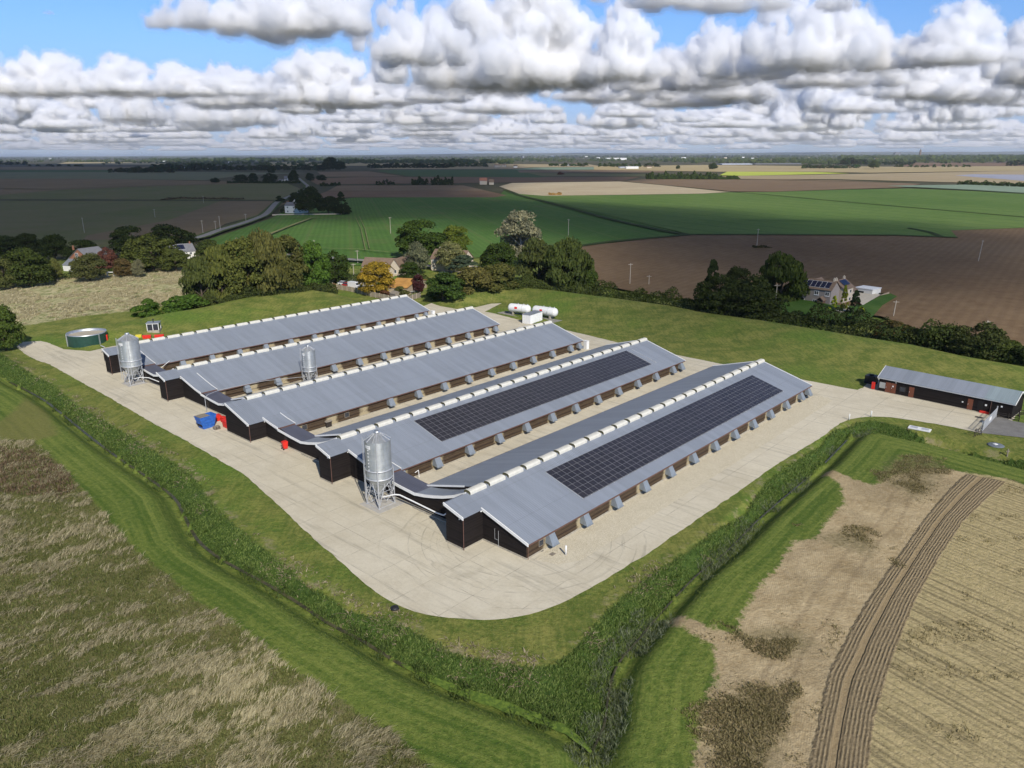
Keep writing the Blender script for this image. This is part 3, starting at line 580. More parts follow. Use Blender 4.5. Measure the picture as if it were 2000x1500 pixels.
# ------------------------------------------------------------------ link corridors between the sheds
LK = {5: 'black timber link corridor with curved roof edge behind the tall silo', 4: 'black timber link corridor with curved roof edge behind the red wheelie bin',
      3: 'black timber link corridor behind the blue skip', 2: 'black timber link corridor behind the left silo'}
for k in (4, 3, 2, 1):
    a = ROWS[k]; b = ROWS[k + 1]; r = a['r']; f = a['f'] - .12; W_ = b['r'] - r
    root = thing('link_corridor', LK[k + 1], 'corridor', Wp(f, r), SHROT, 'link corridors between the shed ends')
    s0 = 3.3 if k != 3 else 7.0
    z_ = lambda y: RZ - SL * y
    upper = [(s0, z_(s0) + .13), (6.6, 3.52 if s0 < 6 else 3.35), (9.0, 2.98), (11.0, 2.68)]
    if s0 > 6: upper = [(6.6, 3.42), (8.8, 2.98), (11.0, 2.68)]
    dark = [(11.0, 2.46), (14.5, 2.16), (17.7, 1.98)]
    light = [(17.7, 2.02), (19.6, 2.36), (21.4, 2.80), (23.2, 3.32), (25.2, 4.06), (W_ - .02, RZ + .02)]
    dep = 2.9
    def strip(mb, prof, th=.1, x0=-.25, x1=dep):
        for (y0, z0), (y1, z1) in zip(prof[:-1], prof[1:]):
            mb.prism([(-y1, z1), (-y0, z0), (-y0, z0 + th), (-y1, z1 + th)], x0, x1)
        return mb
    strip(MB(), upper).build('roof', M['roof'], root); strip(MB(), light).build('rising_roof', M['roof'], root)
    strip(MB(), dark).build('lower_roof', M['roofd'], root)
    bo = MB(); strip(bo, [(y, z - .14) for y, z in upper], .38, -.37, -.25); bo.build('bargeboard', M['white'], root); bo = MB(); strip(bo, [(y, z - .14) for y, z in dark], .38, -.37, -.25); bo.build('bargeboard', M['white'], root); bo = MB(); strip(bo, [(y, z - .14) for y, z in light], .38, -.37, -.25)
    bo.build('bargeboard', M['white'], root); bo = MB(); strip(bo, [(y, z + .02) for y, z in upper], .16, dep, dep + .1); bo.build('bargeboard', M['white'], root)
    fa = MB(); fa.box(-.25, dep, -11.06, -11.003, 2.5, 2.76); fa.build('fascia', M['trim'], root)
    wl = MB(); al = [q for q in upper] + dark[1:] + light[1:]
    for (y0, z0), (y1, z1) in zip(al[:-1], al[1:]):
        wl.prism([(-y1, .2), (-y0, .2), (-y0, z0 - .02), (-y1, z1 - .02)], -.02, .1)
    wl.prism([(-17.4, .2), (-10.2, .2), (-10.2, 2.4), (-17.4, 1.95)], dep - .15, dep - .03); wl.build('wall', M['clad'], root)
    pl = MB(); pl.box(-.09, .0, -W_ + 0.0, -s0 - .0, 0, .2); pl.build('plinth', M['conc'], root)
    dr = MB(); dr.box(-.05, -.022, -13.2, -12.3, .25, 2.0); dr.build('door', M['woodd'], root)
# ------------------------------------------------------------------ feed silos
def silo_metal():
    t = NT('silo_galvanised'); P = t.obj(); s = t.sep(P)
    cor = t.math('SINE', t.math('MULTIPLY', s[2], 6.283 / .11)); band = t.math('PINGPONG', s[2], .42)
    f = t.noise(1.0, t.mapv(P, (1.2, 1.2, .25)), 4, .6); g = t.noise(.9, P, 3)
    col = t.mix(t.ramp(t.math('ADD', t.math('MULTIPLY', f, .6), t.math('MULTIPLY', g, .4)), .35, .65), (.34, .36, .36), (.50, .52, .51)); col = t.mix(t.ramp(band, .01, .03, .35, 0), col, (.22, .24, .25))
    return t.fin(col, .40, .55, t.bump(cor, .02, .4), .5)
M['silo'] = silo_metal()
def silo(loc, rz, R, zh, zr1, zr2, ze, zt, half, label, logo=True, tube=True):
    """hopper mouth zh, rings zr1/zr2, drum eave ze, top zt, frame half-width"""
    root = thing('feed_silo', label, 'silo', loc, rz, 'galvanised feed silos')
    n = 36
    MB().lathe([(R, zr1 - .02), (R, ze)], n).build('drum', M['silo'], root)
    cone = MB(); cone.lathe([(R + .05, ze - .03), (.32, zt - .18), (.32, zt - .02), (0, zt)], 12, smooth=False); cone.build('cone_roof', M['galv'], root)
    rb = MB()
    for i in range(12):
        a = 2 * math.pi * i / 12; rb.bar(((R + .06) * math.cos(a), (R + .06) * math.sin(a), ze), (.33 * math.cos(a), .33 * math.sin(a), zt - .15), .03, 5)
    rb.build('roof_rib', M['galvd'], root)
    MB().lathe([(.42, zt - .10), (.42, zt + .08), (0, zt + .12)], 16).build('lid', M['galv'], root)
    MB().lathe([(R, zr1 - .02), (.22, zh), (.22, zh - .25)], n).build('hopper', M['silo'], root)
    for z in (zr1, zr2):
        q = MB(); q.lathe([(R + .02, z - .07), (R + .12, z - .07), (R + .12, z + .07), (R + .02, z + .07)], n); q.build('ring_beam', M['galvd'], root)
    c = [(half, half), (-half, half), (-half, -half), (half, -half)]
    for x, y in c:
        l = MB(); l.box(x - .06, x + .06, y - .06, y + .06, .05, zr2 + .1); l.box(x - .16, x + .16, y - .16, y + .16, .02, .06); l.build('leg', M['galvd'], root)
    br = MB()
    for i in range(4):
        (ax, ay), (bx, by) = c[i], c[(i + 1) % 4]; mx, my = (ax + bx) / 2, (ay + by) / 2
        br.bar((ax, ay, .08), (bx, by, .08), .05, 5)
        br.bar((ax, ay, .1), (mx, my, zr1 * .95), .045, 5); br.bar((bx, by, .1), (mx, my, zr1 * .95), .045, 5)
        br.bar((ax, ay, zr1 * .55), (mx, my, zr1 * .2), .035, 5); br.bar((bx, by, zr1 * .55), (mx, my, zr1 * .2), .035, 5)
        br.bar((ax, ay, zr1 * .55), (bx, by, zr1 * .92), .03, 5); br.bar((bx, by, zr1 * .55), (ax, ay, zr1 * .92), .03, 5)
        br.bar((ax, ay, zr1 * .55), (bx, by, zr1 * .55), .035, 5)
        br.bar((ax, ay, zr1 - .05), (mx, my, zr1 - .05), .04, 5); br.bar((bx, by, zr1 - .05), (mx, my, zr1 - .05), .04, 5)
    br.build('frame', M['galvd'], root)
    # camera-facing direction in local coordinates
    d = Vector((-loc[0], -loc[1], 0)).normalized(); d.rotate(Matrix.Rotation(-rz, 3, 'Z')); fa = math.atan2(d.y, d.x)
    fp = MB(); a = fa - .12; fp.path([(math.cos(a) * .35, math.sin(a) * .35, zt - .08), (math.cos(a) * (R + .08), math.sin(a) * (R + .08), ze + .1), (math.cos(a) * (R + .12), math.sin(a) * (R + .12), zr1 - .3), (math.cos(a) * (R + .1), math.sin(a) * (R + .1), .9)], .06, 8); fp.build('fill_pipe', M['galvd'], root)
    a = fa - 1.25
    ld = MB(); ox, oy = math.cos(a) * (R + .28), math.sin(a) * (R + .28); tx, ty = -math.sin(a) * .22, math.cos(a) * .22
    ld.bar((ox + tx, oy + ty, 1.2), (ox + tx, oy + ty, ze + .6), .035, 5); ld.bar((ox - tx, oy - ty, 1.2), (ox - tx, oy - ty, ze + .6), .035, 5)
    z = 1.4
    while z < ze + .5: ld.bar((ox + tx, oy + ty, z), (ox - tx, oy - ty, z), .02, 4); z += .33
    ld.build('ladder', M['galvd'], root)
    a = fa - .85; wn = MB()
    for q in range(7):
        z = zr2 + .2 + q * (ze - zr2 - .8) / 7; wn.box(-.05, .05, -.06, .06, -.06, .06, Matrix.Translation((math.cos(a) * (R + .01), math.sin(a) * (R + .01), z)) @ Matrix.Rotation(a, 4, 'Z'))
    wn.build('sight_glass', M['white'], root)
    if logo:
        lg = MB(); seg = 5; wl = .95 * R / 1.75; h = .30; zc = ze - .62
        for q in range(seg):                                         # curved plate: longer along the top edge
            a0 = a - .02 - .28 + q * .56 / seg; a1 = a0 + .56 / seg; rr = R + .03
            k0 = q / seg; k1 = (q + 1) / seg
            zb0 = zc - h + .10 * (1 - k0); zb1 = zc - h + .10 * (1 - k1)
            lg.add([(math.cos(a0) * rr, math.sin(a0) * rr, zb0), (math.cos(a1) * rr, math.sin(a1) * rr, zb1), (math.cos(a1) * rr, math.sin(a1) * rr, zc + .2), (math.cos(a0) * rr, math.sin(a0) * rr, zc + .2)], [(0, 1, 2, 3)])
        lo = lg.build('maker_sign', M['white'], root)
        ml = MB()
        for q in range(5):                                           # indistinct dark lettering strokes
            a0 = a - .22 + q * .095; rr = R + .045
            ml.add([(math.cos(a0) * rr, math.sin(a0) * rr, zc - .09), (math.cos(a0 + .05) * rr, math.sin(a0 + .05) * rr, zc - .09), (math.cos(a0 + .05) * rr, math.sin(a0 + .05) * rr, zc + .06), (math.cos(a0) * rr, math.sin(a0) * rr, zc + .06)], [(0, 1, 2, 3)])
        ml.build('lettering', M['galvd'], lo)
    return root
p = Wp(56.4, -75.35); s_a = silo(tuple(p), SHROT, 1.72, 1.3, 4.05, 5.25, 9.3, 10.35, 1.31, 'tall galvanised feed silo nearest the camera, on its own concrete pad')
p = Wp(57.6, -158.0); silo(tuple(p), SHROT, 1.95, 1.2, 3.9, 5.05, 9.3, 10.5, 1.36, 'galvanised feed silo at the left end, before the farthest shed')
p = Wp(82.0, -130.9); silo(tuple(p), SHROT, 1.35, 1.0, 2.7, 3.5, 7.0, 7.9, 1.0, 'small galvanised feed silo standing in the gap between two sheds')
for (a0, a1, b0, b1) in ((54.3, 58.5, -77.3, -72.95), (55.6, 59.4, -159.9, -155.9)):
    sl = MB(); sl.box(-(a1 - a0) / 2, (a1 - a0) / 2, -(b1 - b0) / 2, (b1 - b0) / 2, .013, .055); c = Wp((a0 + a1) / 2, (b0 + b1) / 2)
    o = sl.build('concrete_pad', M['concslab'], None, c, SHROT); tag(o, kind='structure')
# auger pipes
def pipe(pts, r, label, mat='white', name='feed_pipe'):
    o = MB().path([tuple(Wp(*q)) for q in pts], r, 10).build(name, M[mat]); return tag(o, label, 'pipe')
pipe([(56.6, -75.2, .9), (57.4, -73.6, 1.5), (57.7, -72.9, 1.55), (57.9, -70.5, 1.35), (58.05, -66.2, 1.1), (58.0, -64.6, 1.25), (58.35, -63.9, 1.9)], .10, 'thick white feed pipe running from the tall silo along the black corridor wall')
pipe([(56.1, -76.6, 1.6), (57.6, -78.4, 2.3), (58.3, -79.3, 2.9), (58.6, -79.5, 3.5), (58.85, -79.6, 3.6)], .06, 'pair of thin white pipes curving from the tall silo to the corridor wall')
pipe([(57.6, -158.0, .9), (58.3, -156.3, 1.4), (59.0, -154.0, 1.6), (59.3, -150.0, 1.5)], .09, 'white feed pipe running from the left silo to the next shed')
pipe([(81.6, -131.5, 1.3), (72.0, -131.2, 2.6), (62.6, -130.8, 3.05), (59.4, -129.2, 3.2), (58.6, -128.9, 2.9), (58.55, -128.8, .4)], .045, 'long thin grey pipe from the small silo down to the yard beside the skip', 'galvd')
pipe([(64.4, -77.6, 1.2), (64.9, -77.4, 1.5), (64.9, -77.3, .4)], .05, 'short white pipe stub on the side of the solar shed near its silo')
pipe([(63.8, -159.6, 1.5), (66.2, -160.2, 2.6)], .05, 'thin pale pole leaning in the gap beside the farthest shed')

# ------------------------------------------------------------------ skip, bins and yard clutter
def skip():
    c = G(407, 825); root = thing('skip', 'blue steel skip with a board laid over part of its top', 'skip', tuple(Wp(54.9, -121.5)), SHROT + math.radians(4))
    mb = MB(); L, Wd, h = 3.3, 1.75, 2.15
    def ring(l0, l1, wy, z): return [(-l0, -wy, z), (l1, -wy, z), (l1, wy, z), (-l0, wy, z)]
    o = ring(.95, .95, .78, .02) + ring(1.55, 1.55, .9, h); i = ring(.9, .9, .72, .1) + ring(1.47, 1.47, .83, h)
    mb.add(o, [(3, 2, 1, 0), (0, 1, 5, 4), (1, 2, 6, 5), (2, 3, 7, 6), (3, 0, 4, 7)])
    mb.add(i, [(0, 1, 2, 3), (4, 5, 1, 0), (5, 6, 2, 1), (6, 7, 3, 2), (7, 4, 0, 3)]); mb.add([o[4], o[5], o[6], o[7], i[4], i[5], i[6], i[7]], [(0, 1, 5, 4), (1, 2, 6, 5), (2, 3, 7, 6), (3, 0, 4, 7)])
    b = mb.build('body', M['blue'], root)
    rb = MB()
    for z, k in ((.55, .26), (1.1, .52), (1.66, .77)):
        l = .95 + .6 * k + .03; wy = .78 + .12 * k + .03
        for q in ((-l, l, -wy - .03, -wy), (-l, l, wy, wy + .03), (-l - .03, -l, -wy, wy), (l, l + .03, -wy, wy)): rb.box(*q, z - .035, z + .035)
    rb.build('rib', M['blue'], root)
    rm = MB()
    for q in ((-1.6, 1.6, -.95, -.84), (-1.6, 1.6, .84, .95), (-1.6, -1.5, -.84, .84), (1.5, 1.6, -.84, .84)): rm.box(*q, h - .02, h + .06)
    rm.build('rim', M['blue'], root)
    bo = MB(); bo.box(-1.45, .35, -.9, .9, h + .061, h + .12); bo.build('board', M['wood'], root)
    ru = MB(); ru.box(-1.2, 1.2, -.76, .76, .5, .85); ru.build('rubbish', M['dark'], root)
skip()
def wheelie(name, label, loc, rz, sc_=1.0, col='red', cat='bin', grp=None):
    root = thing(name, label, cat, loc, rz, grp); root.scale = (sc_,) * 3
    mb = MB(); v = [(-.24, -.27, .12), (.24, -.27, .12), (.24, .22, .12), (-.24, .22, .12), (-.29, -.33, .98), (.29, -.33, .98), (.29, .36, .98), (-.29, .36, .98)]
    mb.add(v, [(3, 2, 1, 0), (0, 1, 5, 4), (1, 2, 6, 5), (2, 3, 7, 6), (3, 0, 4, 7), (4, 5, 6, 7)]); mb.build('body', M[col], root)
    ld = MB(); ld.box(-.31, .31, -.36, .34, .981, 1.03); ld.prism([(-.36, 1.03), (.2, 1.03), (.1, 1.09), (-.3, 1.07)], -.28, .28); ld.build('lid', M[col], root)
    for s in (-1, 1):
        wl = MB(); wl.bar((s * .25, .3, .11), (s * .31, .3, .11), .11, 12); wl.build('wheel', M['black'], root)
    hn = MB(); hn.bar((-.25, .42, .95), (.25, .42, .95), .02); hn.build('handle', M['black'], root); return root
wheelie('wheelie_bin', 'bright red wheelie bin standing alone at the black corridor wall', tuple(G(557, 877)), SHROT + math.radians(80), 1.25)
def tub(label, loc, rz, sx, sy, sz, col='red', name='storage_bin', lip=True):
    root = thing(name, label, 'bin', loc, rz, 'red plastic bins')
    mb = MB(); k = .86
    v = [(-sx * k, -sy * k, .08), (sx * k, -sy * k, .08), (sx * k, sy * k, .08), (-sx * k, sy * k, .08), (-sx, -sy, sz), (sx, -sy, sz), (sx, sy, sz), (-sx, sy, sz)]
    mb.add(v, [(3, 2, 1, 0), (0, 1, 5, 4), (1, 2, 6, 5), (2, 3, 7, 6), (3, 0, 4, 7)]); mb.build('body', M[col], root)
    ld = MB(); ld.prism([(-sy * 1.03, sz), (sy * 1.03, sz), (sy * .9, sz + .08), (0, sz + .16), (-sy * .9, sz + .08)], -sx * 1.03, sx * 1.03); ld.build('lid', M[col], root)
    for a in (-1, 1):
        for b in (-1, 1):
            wl = MB(); wl.lathe([(0, 0), (.07, .0), (.07, .08), (0, .08)], 8, (a * sx * .7, b * sy * .7)); wl.build('castor', M['black'], root)
tub('large red bin close against the porch wall, right of the blue skip', tuple(Wp(57.3, -118.6)), SHROT + math.radians(90), .95, .55, 1.25)
tub('red bin with rounded lid standing behind the blue skip, left one', tuple(Wp(58.0, -123.3)), SHROT + math.radians(80), .6, .45, .95)
tub('red bin behind the blue skip, squeezed next to the rounded one', tuple(Wp(58.2, -121.7)), SHROT + math.radians(95), .5, .42, .9)
pal = thing('pallet_stack', 'small stack of grey pallets leaning between the blue skip and the porch', 'pallet', tuple(Wp(55.6, -119.2)), SHROT)
for q in range(4):
    mb = MB()
    for a in range(5): mb.box(-.5, .5, -.4 + a * .19, -.28 + a * .19, .11 + q * .14, .13 + q * .14)
    for a in (-.45, 0, .45): mb.box(a - .05, a + .05, -.4, .48, .02 + q * .14, .11 + q * .14)
    mb.build('pallet', M['wood'], pal)
# hutch in the gap by shed 3
hl = tuple(G(640, 833)); hu = thing('feed_hutch', 'small dark hutch with pitched lid beside the middle shed wall', 'hutch', (hl[0], hl[1], 0), SHROT)
MB().box(-.55, .55, -.5, .5, .03, 1.0).build('box', M['woodd'], hu); m_ = MB(); m_.prism([(-.65, 1.0), (.65, 1.0), (0, 1.3)], -.65, .65); m_.build('lid', M['wood'], hu)
# bollards
for i, (x, y, h, lb) in enumerate(((1105, 1084, 1.25, 'white bollard alone at the gravel corner of the nearest shed'), (1658, 820, 1.1, 'white bollard at the road bend, the nearer of the two'), (1701, 814, 1.1, 'white bollard at the road bend, the one closer to the office building'))):
    b = MB(); b.lathe([(.0, 0), (.11, 0), (.11, h - .04), (.08, h), (0, h)], 14); g = G(x, y); o = b.build('bollard', M['white'], None, (g[0], g[1], 0)); tag(o, lb, 'bollard', 'white road bollards')
# inspection covers
for i, (x, y, sx, sy, lb) in enumerate(((1079, 1082.5, .35, .28, 'grey drain cover set in the gravel near the bollard'), (1058, 1076, .18, .15, 'small round gully box in the gravel by the shed corner'))):
    b = MB(); b.box(-sx, sx, -sy, sy, .02, .05); b.box(-sx * .8, sx * .8, -sy * .8, sy * .8, .05, .065); g = G(x, y); o = b.build('drain_cover', M['black'] if i else M['wood'], None, (g[0], g[1], 0), SHROT); tag(o, lb, 'cover')
g = G(771, 1189); b = MB(); b.lathe([(0, 0), (.45, 0), (.42, .22), (.3, .3), (0, .32)], 14); o = b.build('rubber_tub', M['black'], None, (g[0], g[1], float(terrain_z(g[0], g[1])))); tag(o, 'upturned black rubber tub lying on the grass edge of the yard', 'tub')
# white slab with two grilles on the grass
g = G(1796, 839, -.1); root = thing('tank_cover', 'white concrete slab with two grey hatches in the grass by the road', 'cover', (g[0], g[1], float(terrain_z(g[0], g[1])) + .05), math.radians(-38))
MB().box(-1.7, 1.7, -.75, .75, 0, .16).build('slab', M['white'], root)
for s in (-1, 1): MB().box(s * .85 - .55, s * .85 + .55, -.45, .45, .162, .2).build('hatch', M['galvd'], root)

# ------------------------------------------------------------------ round slurry tank
tc = (-106.0, 183.2); root = thing('slurry_tank', 'low round green tank with grey rim and pale crust inside', 'tank', (tc[0], tc[1], 0))
TR = 4.45
gt = plain('tank_green', (.018, .055, .040), .45, 0, .2, 1.2)
t1 = MB(); t1.lathe([(TR, 0.0), (TR, 2.8)], 40, smooth=False); t1.lathe([(TR - .06, 2.8), (TR - .06, 0.1)], 40, smooth=False); t1.build('shell', gt, root)
t2 = MB(); t2.lathe([(TR - .07, 2.3), (TR - .07, 3.0), (TR + .06, 3.0), (TR + .06, 2.78)], 40); t2.build('rim', M['galv'], root)
t3 = MB(); t3.lathe([(TR - .1, 2.35), (0, 2.38)], 40); t3.build('crust', plain('dry_crust', (.38, .34, .27), .95, 0, .15, .5), root)
for a in (-2.45, -.45, .9, 2.4):
    x, y = math.cos(a) * (TR + .09), math.sin(a) * (TR + .09); MB().box(-.1, .1, -.12, .12, 0, 3.0, Matrix.Translation((x, y, 0)) @ Matrix.Rotation(a, 4, 'Z')).build('post', M['galv'], root)
g = G(207, 669); tub('red valve box beside the round green tank', (g[0], g[1], 0), .4, .6, .6, 1.9)
g = G(205, 677); o = MB().path([(0, 0, .3), (1.2, -.6, .5), (2.2, -.4, .15)], .12).build('hose', M['galvd'], None, (g[0] - 1, g[1], 0), -.5); tag(o, 'short grey pump hose at the foot of the round green tank', 'hose')
# control kiosk with reds and yellow behind shed 1
g = G(303, 655); kx, ky = g[0], g[1]
root = thing('control_kiosk', 'small grey kiosk with glazed upper half behind the farthest shed', 'kiosk', (kx, ky, 0), math.radians(12)); root.scale = (1.15, 1.15, 1.25)
MB().box(-1.25, 1.25, -1.1, 1.1, .0, 1.3).build('base', M['conc'], root)
fr = MB()
for x in (-1.2, 0, 1.2):
    for y in (-1.05, 1.05): fr.box(x - .06, x + .06, y - .06, y + .06, 1.3, 2.6)
fr.box(-1.3, 1.3, -1.15, 1.15, 2.6, 2.75); fr.build('frame', M['white'], root); MB().box(-1.17, 1.17, -1.0, 1.0, 1.3, 2.59).build('glazing', M['glass'], root)
MB().box(-1.4, 1.4, -1.25, 1.25, 2.751, 2.83).build('roof', M['galv'], root)
MB().lathe([(.1, 2.83), (.1, 3.3), (.2, 3.32), (.2, 3.5), (0, 3.5)], 10).build('flue', M['black'], root)
for (x, y, c, lb, sx) in ((288, 662, 'red', 'red crate-like bin left of the grey kiosk', 1.0), (312, 661, 'red', 'low red bin right of the grey kiosk', 1.1), (272, 661, 'yellow', 'yellow bin in the grass behind the farthest shed', .7)):
    g = G(x, y + 2); tub(lb, (g[0], g[1], 0), .3, sx, .6, 1.15, c)
# ------------------------------------------------------------------ gas tanks
root_ = None
def gastank(c0, c1, label):
    c0 = Vector(c0); c1 = Vector(c1); L = (c1 - c0).length; R = 1.25; mid = (c0 + c1) / 2; rz = math.atan2(c1.y - c0.y, c1.x - c0.x)
    root = thing('gas_tank', label, 'gas tank', (mid.x, mid.y, 0), rz, 'white bulk gas tanks'); zc = 1.95
    mb = MB(); prof = []
    for q in range(7): a = math.pi / 2 * q / 6; prof.append((R * math.sin(a), -L / 2 + R * .75 * (1 - math.cos(a))))
    prof += [(R, L / 2 - R * .75)]
    for q in range(1, 7): a = math.pi / 2 * q / 6; prof.append((R * math.cos(a), L / 2 - R * .75 + R * .75 * math.sin(a)))
    mb.lathe(prof, 28); v = [(z, x, y + zc) for x, y, z in mb.v]; mb.v = v; mb.build('vessel', M['white'], root)
    for x in (-L * .25, L * .25): MB().box(x - .2, x + .2, -.9, .9, .05, 1.0).build('saddle', M['conc'], root)
    bd = MB(); pts = [(L * .18, math.cos(a) * (R + .04), zc + math.sin(a) * (R + .04)) for a in [2 * math.pi * q / 24 for q in range(25)]]; bd.path(pts, .05, 5); bd.build('band', M['galvd'], root)
    # red name plate on the camera side: a slightly curved plate
    pl = MB(); s = -1
    for q in range(4):
        a0 = math.radians(0 + q * 7); a1 = math.radians(7 + q * 7); pl.add([(-.45 - L * .08, s * (R + .02) * math.cos(a0), zc + (R + .02) * math.sin(a0)), (.45 - L * .08, s * (R + .02) * math.cos(a0), zc + (R + .02) * math.sin(a0)), (.45 - L * .08, s * (R + .02) * math.cos(a1), zc + (R + .02) * math.sin(a1)), (-.45 - L * .08, s * (R + .02) * math.cos(a1), zc + (R + .02) * math.sin(a1))], [(0, 1, 2, 3)])
    pl.build('sign_plate', M['red'], root)
    for x in (-L * .05, L * .2, L * .38):
        MB().lathe([(.12, zc + R - .03), (.12, zc + R + .22), (.06, zc + R + .3), (0, zc + R + .3)], 10, (x, 0)).build('valve', M['galvd'], root)
    return root
gastank((-.9, 218.3, 0), (5.4, 214.6, 0), 'white cylindrical gas tank, left one, with small red plate')
gastank((6.2, 214.9, 0), (12.9, 209.9, 0), 'white cylindrical gas tank, right one, ending over the grass')
o = sheet('tank_base', [(-4.5, 219.6), (-2.0, 222.0), (14.4, 208.6), (11.2, 205.0)], .02, plain('rubble_base', (.26, .25, .21), .95, 0, .35, 1.2))
def wallbox(name, label, a, b, h, th, mat, cat, slats=0, kind=None):
    a = Vector(a); b = Vector(b); L = (b - a).length; rz = math.atan2(b.y - a.y, b.x - a.x)
    root = thing(name, label, cat, (a.x, a.y, float(terrain_z(a.x, a.y))), rz)
    n = max(2, int(L / 1.8) + 1)
    for i in range(n): x = L * i / (n - 1); MB().box(x - .06, x + .06, -th - .05, th + .05, 0, h + .08).build('post', mat, root)
    pm = MB()
    if slats:
        for q in range(slats): z = .1 + q * (h - .1) / slats; pm.box(0, L, -th * .6, th * .6, z, z + (h - .1) / slats * .78)
    else: pm.box(0, L, -th * .6, th * .6, .03, h)
    pm.build('panel', mat, root); return root
cab = thing('gas_meter_housing', 'white panelled housing standing in front of the two gas tanks', 'housing', (5.0, 204.2, 0), math.atan2(208.6 - 203.0, 9.47 - 5.7))
MB().box(0, 6.3, 0, 2.6, .05, 2.55).build('body', M['white'], cab)
for q in range(5): MB().box(q * 1.26 + .03, q * 1.26 + 1.2, -.04, -.002, .15, 2.45).build('door', M['lamp'], cab)
MB().box(-.1, 6.4, -.1, 2.7, 2.552, 2.64).build('roof', M['galv'], cab)
cab.location = (5.1, 203.6, 0); cab.rotation_euler = (0, 0, math.radians(56))
# ------------------------------------------------------------------ office building
A_ = Vector((72.33, 141.9, 0)); B_ = Vector((88.0, 125.12, 0)); Lo = (B_ - A_).length; rzo = math.atan2(B_.y - A_.y, B_.x - A_.x)
of = thing('office_building', 'long low black timber office with grey roof and brown doors beside the gate', 'building', tuple(A_), rzo)
D = 6.4; he = 2.72; hr = 4.35
wb = MB(); wb.prism([(0, .12), (D, .12), (D, he), (D / 2, hr), (0, he)], 0, Lo); wb.build('wall', M['clad'], of)
MB().box(-.05, Lo + .05, -.05, D + .05, 0, .12).build('plinth', M['conc'], of)
so_ = (hr - he) / (D / 2); xr = Lo - 4.6
for nm, x0, x1, mt in (('roof', -.3, xr, M['roof']), ('roof', xr + .003, Lo + .3, roof_mat('roof_sheeting_green_grey', (.22, .27, .29)))):
    r_ = MB(); r_.prism([(-.12, he - so_ * .12 + .05), (D / 2, hr + .05), (D + .12, he - so_ * .12 + .05), (D + .12, he - so_ * .12 + .13), (D / 2, hr + .13), (-.12, he - so_ * .12 + .13)], x0, x1); r_.build(nm, mt, of)
for x in (-.37, Lo + .3):
    for s in (1, -1):
        bb = MB(); y0 = D / 2 - s * (D / 2 + .15); bb.prism([(y0, he - so_ * .15 - .08), (D / 2, hr - .08), (D / 2, hr + .17), (y0, he - so_ * .15 + .17)][::s], x, x + .07); bb.build('bargeboard', M['white'], of)
MB().box(-.3, Lo + .3, -.21, -.13, he - .12, he + .02).build('gutter', M['galvd'], of)
def ofx(px, py):                                                  # photo point on the front wall -> distance along it
    d = Fw * FPX + RV * (px - 1000) - UV * (py - 750); n = np.array([math.sin(rzo), -math.cos(rzo), 0]); t = (n @ (np.array(A_) - np.array([0, 0, H]))) / (n @ d); q = np.array([0, 0, H]) + d * t
    return float((q[:2] - np.array(A_)[:2]) @ np.array([math.cos(rzo), math.sin(rzo)])), float(q[2])
def zz(x, y): return 1680 + x / 6.25, 700 + y / 6.25
def doorat(xa, xb, ycen, name='door', mat='brown', z0=.12, z1=2.1, handle=True, th=.05, label=None):
    a = ofx(*zz(xa, ycen))[0]; b = ofx(*zz(xb, ycen))[0]
    o = MB().box(a, b, -th, -.003, z0, z1).build(name, M[mat], of)
    if handle: MB().box(a + .1, a + .16, -th - .05, -th - .002, 1.0, 1.2).build('handle', M['galvd'], o)
    if label: o['label'] = label
    return o
doorat(305, 372, 370); doorat(375, 436, 370); doorat(592, 655, 420); doorat(1308, 1375, 560)
doorat(1432, 1500, 570, 'open_doorway', 'dark', handle=False); doorat(232, 305, 345, 'louvre_panel', 'galv', .75, 1.9, False)
wo_ = doorat(480, 560, 360, 'window', 'woodd', .8, 1.8, False); a = ofx(*zz(488, 360))[0]; b = ofx(*zz(552, 360))[0]; MB().box(a, b, -.07, -.052, .88, 1.72).build('pane', M['glass'], wo_)
for (x, y, s) in ((402, 342, .13), (1537, 570, .16), (1252, 530, .12), (1730, 588, .14), (440, 297, .08)):
    a, z = ofx(*zz(x, y)); MB().box(a - s, a + s, -.09, -.056, z - s * 1.0, z + s * 1.0).build('notice', M['white'], of)
dp_ = ofx(*zz(1600, 560))[0]; MB().bar((dp_, -.08, .05), (dp_, -.08, he), .05).build('downpipe', M['trim'], of)
g = G(*zz(1515, 668)); o = MB().box(-.75, .75, -.35, .35, .02, .35).box(-.7, .7, -.3, .3, .35, .42).build('boot_tray', M['red'], None, (g[0], g[1], 0), rzo); tag(o, 'red disinfectant tray on the concrete outside the open office door', 'tray')
g = G(*zz(1450, 722)); o = MB().box(-.6, -.05, -.35, .35, .02, .05).box(.05, .6, -.35, .35, .02, .05).build('floor_grate', M['black'], None, (g[0], g[1], 0), rzo); tag(o, 'pair of dark grates set in the yard behind the gate', 'grate')
g = G(1703, 752); o = MB().box(-1.0, 1.0, -.9, .9, 0, 1.7).lathe([(0.0, 1.72), (.5, 1.71), (.4, 1.9), (0, 1.92)], 12).build('oil_tank', M['black'], None, (73.3, 147.0, 0), rzo); tag(o, 'black plastic oil tank at the left end of the office building', 'tank')
o = MB().box(-.3, .3, -.2, .2, .1, 1.5).build('fire_point', M['red'], None, tuple(A_ + Vector((-.5, 1.0, 0))), rzo); tag(o, 'dark red box at the left end wall of the office', 'box')
